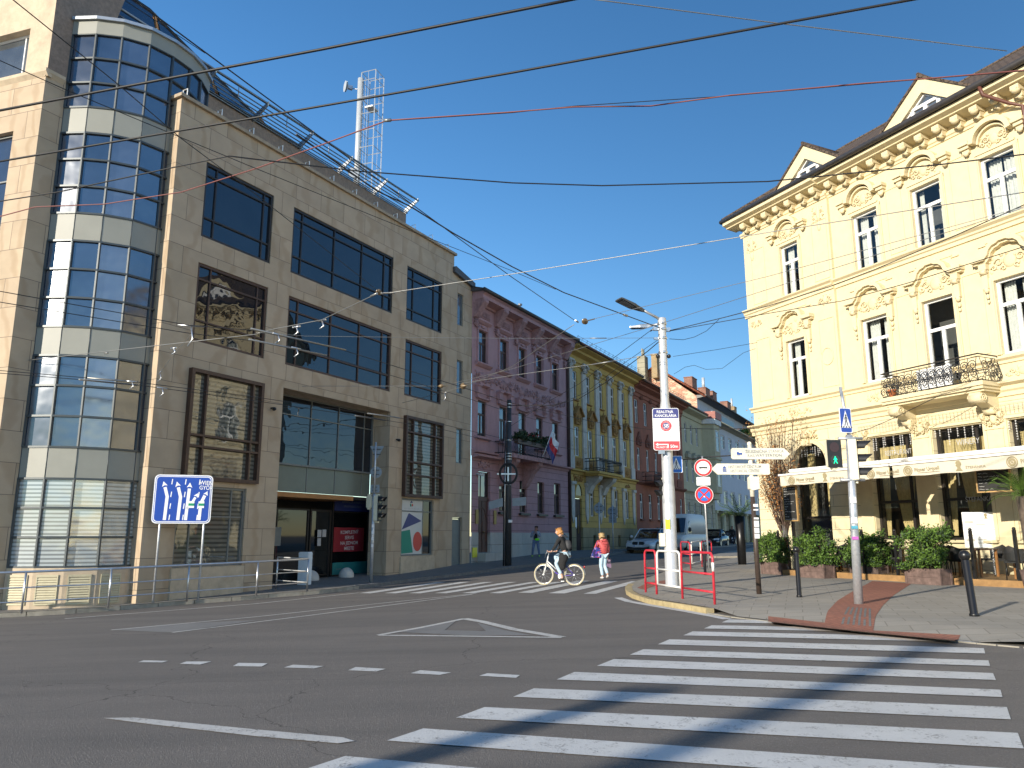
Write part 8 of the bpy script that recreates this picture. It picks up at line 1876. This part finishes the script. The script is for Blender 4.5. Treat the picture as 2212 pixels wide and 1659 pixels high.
def person(name, label, loc, rz, J, cloth, skinm='skin', hair='hair_dark', facing=(0, -1, 0), hairlen=0):
    """J gives joint positions; the body is one skinned figure, clothes are shells over it"""
    t = thing(name, label, 'person', loc, rz); g = lambda k: Vector(J[k]); sp = lambda v, r, r2=None: (*v, r) if r2 is None else (*v, r, r2)
    pel, ch, nk, hd = g('pelvis'), g('chest'), g('neck'), g('head'); mid = pel.lerp(ch, .5); f = Vector(facing).normalized(); sd = f.cross(Vector((0, 0, 1)))
    C = [[sp(pel, .13, .105), sp(mid, .115, .095), sp(ch, .135, .10), sp(nk, .052), sp(hd - Vector((0, 0, .06)) + f * .01, .072, .08), sp(hd + Vector((0, 0, .03)), .082, .095), sp(hd + Vector((0, 0, .095)), .055, .065)]]
    n = 7; hands = []; C.append([4, sp(hd - Vector((0, 0, .03)) + f * .098, .013), sp(hd - Vector((0, 0, .02)) + f * .112, .008)]); n += 2
    for sg in (-1, 1):
        C.append([4, sp(hd + sd * sg * .088 + Vector((0, 0, -.015)), .016, .01), sp(hd + sd * sg * .095 + Vector((0, 0, .02)), .012, .008)]); n += 2
    for k in ('L', 'R'):
        sh, el, wr = g('sh' + k), g('el' + k), g('wr' + k); C.append([2, sp(sh, .058), sp(sh.lerp(el, .5), .045), sp(el, .039), sp(el.lerp(wr, .5), .034), sp(wr, .025)]); n += 5; hands.append((n - 1, k))
        hp, kn, an, to = g('hip' + k), g('kn' + k), g('an' + k), g('to' + k); C.append([0, sp(hp, .088), sp(hp.lerp(kn, .5), .074), sp(kn, .056), sp(kn.lerp(an, .4), .052), sp(an, .036), sp(an.lerp(to, .5) - Vector((0, 0, .02)), .036, .03), sp(to, .03, .02)]); n += 7
    for idx, k in hands:
        wr, el = g('wr' + k), g('el' + k); d = J.get('hd' + k) or (wr - el); side = Vector(d).cross(Vector((0, 0, 1)));
        if side.length < .1: side = Vector((0, 1, 0))
        hc = hand_chains(wr, d, side, n, idx, J.get('curl', .6)); C += hc; n += 1 + 16 + 3
    skin_mesh('body', C, skinm, t, 1)
    if 'top' in cloth:
        a, hem, slack = cloth['top']; hm = pel + Vector((0, 0, hem)); K = [[sp(hm, .165 + slack, .13 + slack), sp(mid, .15 + slack, .12 + slack), sp(ch, .165 + slack * .6, .125 + slack * .6), sp(ch.lerp(nk, .72), .085, .08)]]
        for k in ('L', 'R'):
            sh, el, wr = g('sh' + k), g('el' + k), g('wr' + k); K.append([2, sp(sh, .080), sp(sh.lerp(el, .5), .068), sp(el, .060), sp(el.lerp(wr, .5), .052), sp(el.lerp(wr, .93), .042)])
        skin_mesh('jacket', K, a, t, 1)
    if 'legs' in cloth:
        a, cut = cloth['legs']; K = [[sp(pel + Vector((0, 0, .02)), .145, .12)]]
        for k in ('L', 'R'): hp, kn, an = g('hip' + k), g('kn' + k), g('an' + k); K.append([0, sp(hp, .102), sp(hp.lerp(kn, .5), .092), sp(kn, .074), sp(kn.lerp(an, .5), .068), sp(kn.lerp(an, cut), .062)])
        skin_mesh('trousers', K, a, t, 1)
    for k in ('L', 'R'):
        an, to = g('an' + k), g('to' + k); d = (to - an); d.z = 0; d = d.normalized() if d.length > .01 else f
        skin_mesh('shoe', [[sp(an - d * .05 - Vector((0, 0, .035)), .040, .040), sp(an + (to - an) * .5 - Vector((0, 0, .012)), .046, .04), sp(to, .042, .032)]], cloth['shoe'], t, 1)
    K = [[sp(hd + Vector((0, 0, .02)) - f * .03, .092, .10), sp(hd + Vector((0, 0, .085)) - f * .015, .078, .085)], [0, sp(hd - Vector((0, 0, .04)) - f * .06, .07, .06)]]
    if hairlen: K.append([2, sp(hd - Vector((0, 0, .06 + hairlen)) - f * .075, .06, .04)])
    skin_mesh('hair', K, hair, t, 1); face(t, hd, f, skin=skinm)
    return t
# cyclist heading left on a white and violet bicycle
fw, rw = gp(1175, 1264.5), gp(1241, 1264); o_ = rw.copy(); d = fw - rw; rz = math.atan2(d.y, d.x); wb = Vector(d[:2]).length
mat('bike_white', (.70, .70, .68), .35, .05, 6, spec=.6); mat('bike_violet', (.10, .06, .38), .35, .1, 6); mat('tyre_cream', (.52, .46, .30), .8, .15, 20); mat('saddle_black', (.015, .015, .015), .6, .1, 8)
bk = thing('bicycle', 'white and violet city bicycle with cream tyres on the far zebra crossing', 'bicycle', tuple(o_), rz)
WR = .325
for cx in (0, wb):
    m = MB(); m.tube([(cx + WR * math.cos(2 * math.pi * k / 32), 0, WR + WR * math.sin(2 * math.pi * k / 32)) for k in range(32)], .019, 7, closed=True); w_ = m.build('wheel', 'tyre_cream', bk)
    m = MB(); m.tube([(cx + (WR - .03) * math.cos(2 * math.pi * k / 32), 0, WR + (WR - .03) * math.sin(2 * math.pi * k / 32)) for k in range(32)], .010, 5, closed=True)
    for k in range(18): a = 2 * math.pi * k / 18; m.tube([(cx, .03 * (-1) ** k, WR), (cx + (WR - .03) * math.cos(a + .15 * (-1) ** k), 0, WR + (WR - .03) * math.sin(a + .15 * (-1) ** k))], .0028, 3)
    m.cyl((cx, -.05, WR), (cx, .05, WR), .028, n=10); m.build('rim', 'steel', w_)
BB, HT, HB, ST = (.44, 0, .28), (wb - .16, 0, .93), (wb - .11, 0, .70), (.28, 0, .86)
m = MB(); m.tube([HT, HB], .022, 8, 0); m.tube([(wb - .12, 0, .76), (.62, 0, .50)], .019, 8, 0); m.tube([(wb - .11, 0, .70), (.66, 0, .40)], .019, 8, 0); m.tube([(.62, 0, .50), (.36, 0, .60)], .019, 8, 1); m.tube([(.66, 0, .40), BB], .019, 8, 1); m.tube([BB, ST], .017, 8, 1)
for y in (-.04, .04): m.tube([BB, (0, y, WR)], .011, 6, 1); m.tube([(.34, 0, .66), (0, y, WR)], .010, 6, 1); m.tube([(wb - .10, y * .6, .68), (wb - .03, y * 1.1, .45), (wb, y * 1.1, WR)], .013, 6, 0)
m.build('frame', ['bike_white', 'bike_violet'], bk)
m = MB(); m.tube([HT, (wb - .19, 0, 1.02)], .014, 6); m.tube([(wb - .36, -.28, 1.03), (wb - .24, -.27, 1.05), (wb - .15, -.12, 1.03), (wb - .15, .12, 1.03), (wb - .24, .27, 1.05), (wb - .36, .28, 1.03)], .012, 6); m.tube([(wb - .15, -.1, 1.03), (wb - .06, -.12, 1.06), (wb - .02, -.06, .85)], .005, 4); m.build('handlebar', 'steel', bk)
m = MB(); m.tube([(wb - .38, s * .28, 1.03) if k == 0 else (wb - .27, s * .275, 1.045) for s in (1,) for k in (0, 1)], .017, 6); m.tube([(wb - .38, -.28, 1.03), (wb - .27, -.275, 1.045)], .017, 6); m.build('grip', 'saddle_black', bk)
m = MB(); m.prism([(.10, .90), (.40, .88), (.40, .91), (.28, .93), (.10, .95)], -.07, .07); m.build('saddle', 'saddle_black', bk)
for cx, a0, a1 in ((0, 35, 200), (wb, 60, 150)):
    m = MB(); v = []
    for k in range(16): a = R(a0 + (a1 - a0) * k / 15) if cx else R(-20 + (110 - -20) * k / 15 + 70); rr = WR + .045; v += [(cx + rr * math.cos(a), -.028, WR + rr * math.sin(a)), (cx + rr * math.cos(a), .028, WR + rr * math.sin(a))]
    m.add(v, [(2 * k, 2 * k + 1, 2 * k + 3, 2 * k + 2) for k in range(15)], 0, True); m.build('mudguard', 'bike_white', bk)
m = MB(); m.cyl((.44, .05, .28), (.44, .06, .28), .10, n=18); m.tube([(.44, .07, .28), (.36, .075, .13)], .010, 5); m.tube([(.44, -.07, .28), (.52, -.075, .43)], .010, 5); m.box(.31, .41, .06, .16, .115, .135); m.box(.47, .57, -.16, -.06, .42, .44); m.tube([(.44, .055, .37), (0, .055, .37)], .004, 4); m.tube([(.44, .055, .19), (0, .055, .28)], .004, 4); m.build('crank', 'steel', bk)
m = MB(); m.ball((-.345, 0, .58), (.03, .025, .04), 8); m.build('rear_light', 'tail_red', bk)
J = dict(pelvis=(.27, 0, 1.02), chest=(.40, 0, 1.40), neck=(.46, 0, 1.58), head=(.53, 0, 1.72), shL=(.43, .17, 1.50), elL=(.56, .26, 1.24), wrL=(wb - .37, .275, 1.07), shR=(.43, -.17, 1.50), elR=(.56, -.26, 1.24), wrR=(wb - .37, -.275, 1.07),
    hdL=(.9, 0, -.1), hdR=(.9, 0, -.1), hipL=(.30, .10, .97), knL=(.60, .12, .70), anL=(.36, .11, .24), toL=(.50, .12, .165), hipR=(.30, -.10, .97), knR=(.70, -.12, .90), anR=(.50, -.11, .53), toR=(.62, -.12, .47), curl=.9)
cy = person('person', 'cyclist in a long black coat with blond ponytail, riding left over the far crossing', tuple(o_), rz, J, dict(top=('coat_black', .02, .03), legs=('denim_pale', .78), shoe='shoe_dark'), hair='hair_blond', facing=(1, 0, 0))
skin_mesh('coat_skirt', [[(.27, 0, 1.04, .19, .17), (.36, .06, .88, .25, .20), (.40, .10, .70, .23, .15), (.37, .12, .54, .19, .10), (.35, .12, .47, .16, .08)]], 'coat_black', cy, 1)
skin_mesh('ponytail', [[(.46, 0, 1.70, .05), (.40, 0, 1.66, .055), (.37, 0, 1.60, .035)]], 'hair_blond', cy, 1)
m = MB(); m.tube([(.60, -.08, 1.80), (.56, -.09, 1.815), (.50, 0, 1.83), (.56, .09, 1.815), (.60, .08, 1.80)], .012, 5); m.build('sunglasses', 'black_print', cy)
bp_ = thing('backpack', 'dark grey backpack worn by the cyclist in the black coat', 'backpack', tuple(o_), rz)
skin_mesh('pack', [[(.17, 0, 1.10, .11, .13), (.20, 0, 1.28, .12, .15), (.26, 0, 1.46, .09, .12)]], 'bag_grey', bp_, 1)
m = MB(); [m.tube([(.22, s * .1, 1.52), (.36, s * .13, 1.62), (.48, s * .13, 1.50), (.40, s * .15, 1.28), (.22, s * .12, 1.16)], .016, 5) for s in (-1, 1)]; m.build('strap', 'bag_grey', bp_)
# woman in a red quilted jacket, seen from behind
p = gp(1302, 1250.5); 
J = dict(pelvis=(.07, .03, .90), chest=(.04, .02, 1.24), neck=(.01, 0, 1.40), head=(-.02, .0, 1.53), shL=(-.14, .02, 1.33), elL=(-.24, .06, 1.10), wrL=(-.20, .24, 1.12), shR=(.20, .02, 1.33), elR=(.24, .0, 1.07), wrR=(.20, .0, .80), hdR=(.0, .05, -1), hdL=(.5, .8, .1),
    hipL=(-.0, .03, .86), knL=(-.05, .04, .47), anL=(.0, -.02, .08), toL=(-.04, .14, .035), hipR=(.14, .02, .86), knR=(.10, .06, .48), anR=(.14, -.20, .16), toR=(.13, -.09, .045), curl=.9)
wm = person('person', 'woman with fair hair in a red quilted jacket and pale jeans, seen from behind', tuple(p), R(8), J, dict(top=('jacket_red', -.06, .04), legs=('denim_pale', .93), shoe='shoe_white'), hair='hair_fair', facing=(-.25, 1, 0), hairlen=.02)
m = MB()
for k in range(6): z = .92 + .065 * k; m.tube([(.055 + .185 * math.cos(2 * math.pi * q / 20) * (1 - .02 * k), .025 + .155 * math.sin(2 * math.pi * q / 20), z) for q in range(20)], .016, 5, closed=True)
m.build('jacket_quilting', 'jacket_red', wm)
m = MB(); m.tube([(.04 + .10 * math.cos(R(a)), -.10 + .03 * math.sin(R(a)), 1.38 + .02 * math.cos(R(a))) for a in range(0, 181, 20)], .045, 7); m.build('hood', 'jacket_red', wm)
tb_ = thing('shoulder_bag', 'purple patterned cloth bag on the left arm of the woman in red', 'bag', tuple(p), R(8))
m = MB(); m.prism([(-.42, .78), (-.06, .76), (-.04, .92), (-.10, 1.12), (-.26, 1.14), (-.33, 1.0)], -.06, .10); m.build('bag', 'bag_print', tb_); m = MB(); m.tube([(-.24, .0, 1.12), (-.2, -.02, 1.30), (-.14, -.06, 1.38), (-.07, -.08, 1.25), (-.10, .0, 1.1)], .012, 5); m.build('strap', 'bag_print', tb_)
tb_ = thing('carrier_bag', 'flat lilac printed bag hanging from the right hand of the woman in red', 'bag', tuple(p), R(8))
m = MB(); m.box(.12, .33, .0, .06, .40, .72); m.build('bag', 'bag_lilac', tb_); m = MB(); m.tube([(.16, .03, .72), (.18, .03, .78), (.22, .03, .79), (.28, .03, .72)], .007, 4); m.build('handle', 'bag_lilac', tb_)
# passer-by with neon shoes in front of the pink house
p = gp(1157, 1203, .12); s_ = 1.0
J = dict(pelvis=(.02, 0, .84), chest=(.02, 0, 1.18), neck=(.03, -.01, 1.34), head=(.05, -.03, 1.46), shL=(-.16, .0, 1.26), elL=(-.24, -.06, 1.02), wrL=(-.06, -.22, 1.22), shR=(.19, 0, 1.26), elR=(.26, -.05, 1.04), wrR=(.07, -.22, 1.24), hdL=(.5, -.2, .6), hdR=(-.5, -.2, .6),
    hipL=(-.07, 0, .80), knL=(-.12, -.10, .45), anL=(-.17, -.02, .08), toL=(-.18, -.16, .035), hipR=(.12, 0, .80), knR=(.15, -.02, .45), anR=(.20, .08, .09), toR=(.19, -.05, .035), curl=.8)
mn = person('person', 'passer-by in pale jacket and neon shoes holding a phone before the pink house', tuple(p), R(-5), J, dict(top=('jacket_pale', .0, .02), legs=('denim_blue', .95), shoe='neon'), skinm='skin_shade', hair='hair_dark', facing=(.05, -1, 0))
m = MB(); m.ball((.02, -.08, 1.03), (.11, .075, .22), 12, 0, 8); m.build('shirt', 'coat_black', mn)
hb = thing('waist_bag', 'neon green waist bag on the passer-by before the pink house', 'bag', tuple(p), R(-5)); m = MB(); m.ball((.09, -.15, .90), (.13, .05, .065), 12, 0, 8); m.build('pouch', 'neon', hb)
# dark figure beside the furthest car
p = gp(1582, 1176, .1); J2 = {k: (Vector(v) * 1.12 if isinstance(v, tuple) and k[:2] not in ('hd',) else v) for k, v in J.items()}
J2.update(elL=(-.26, .02, 1.10), wrL=(-.26, -.06, .86), elR=(.28, .02, 1.10), wrR=(.28, -.06, .86), hdL=(0, 0, -1), hdR=(0, 0, -1))
person('person', 'dark clothed man standing beside the furthest parked car', tuple(p), R(-20), J2, dict(top=('coat_black', -.02, .03), legs=('coat_black', .95), shoe='shoe_dark'), skinm='skin_shade', hair='hair_dark', facing=(0, -1, 0))
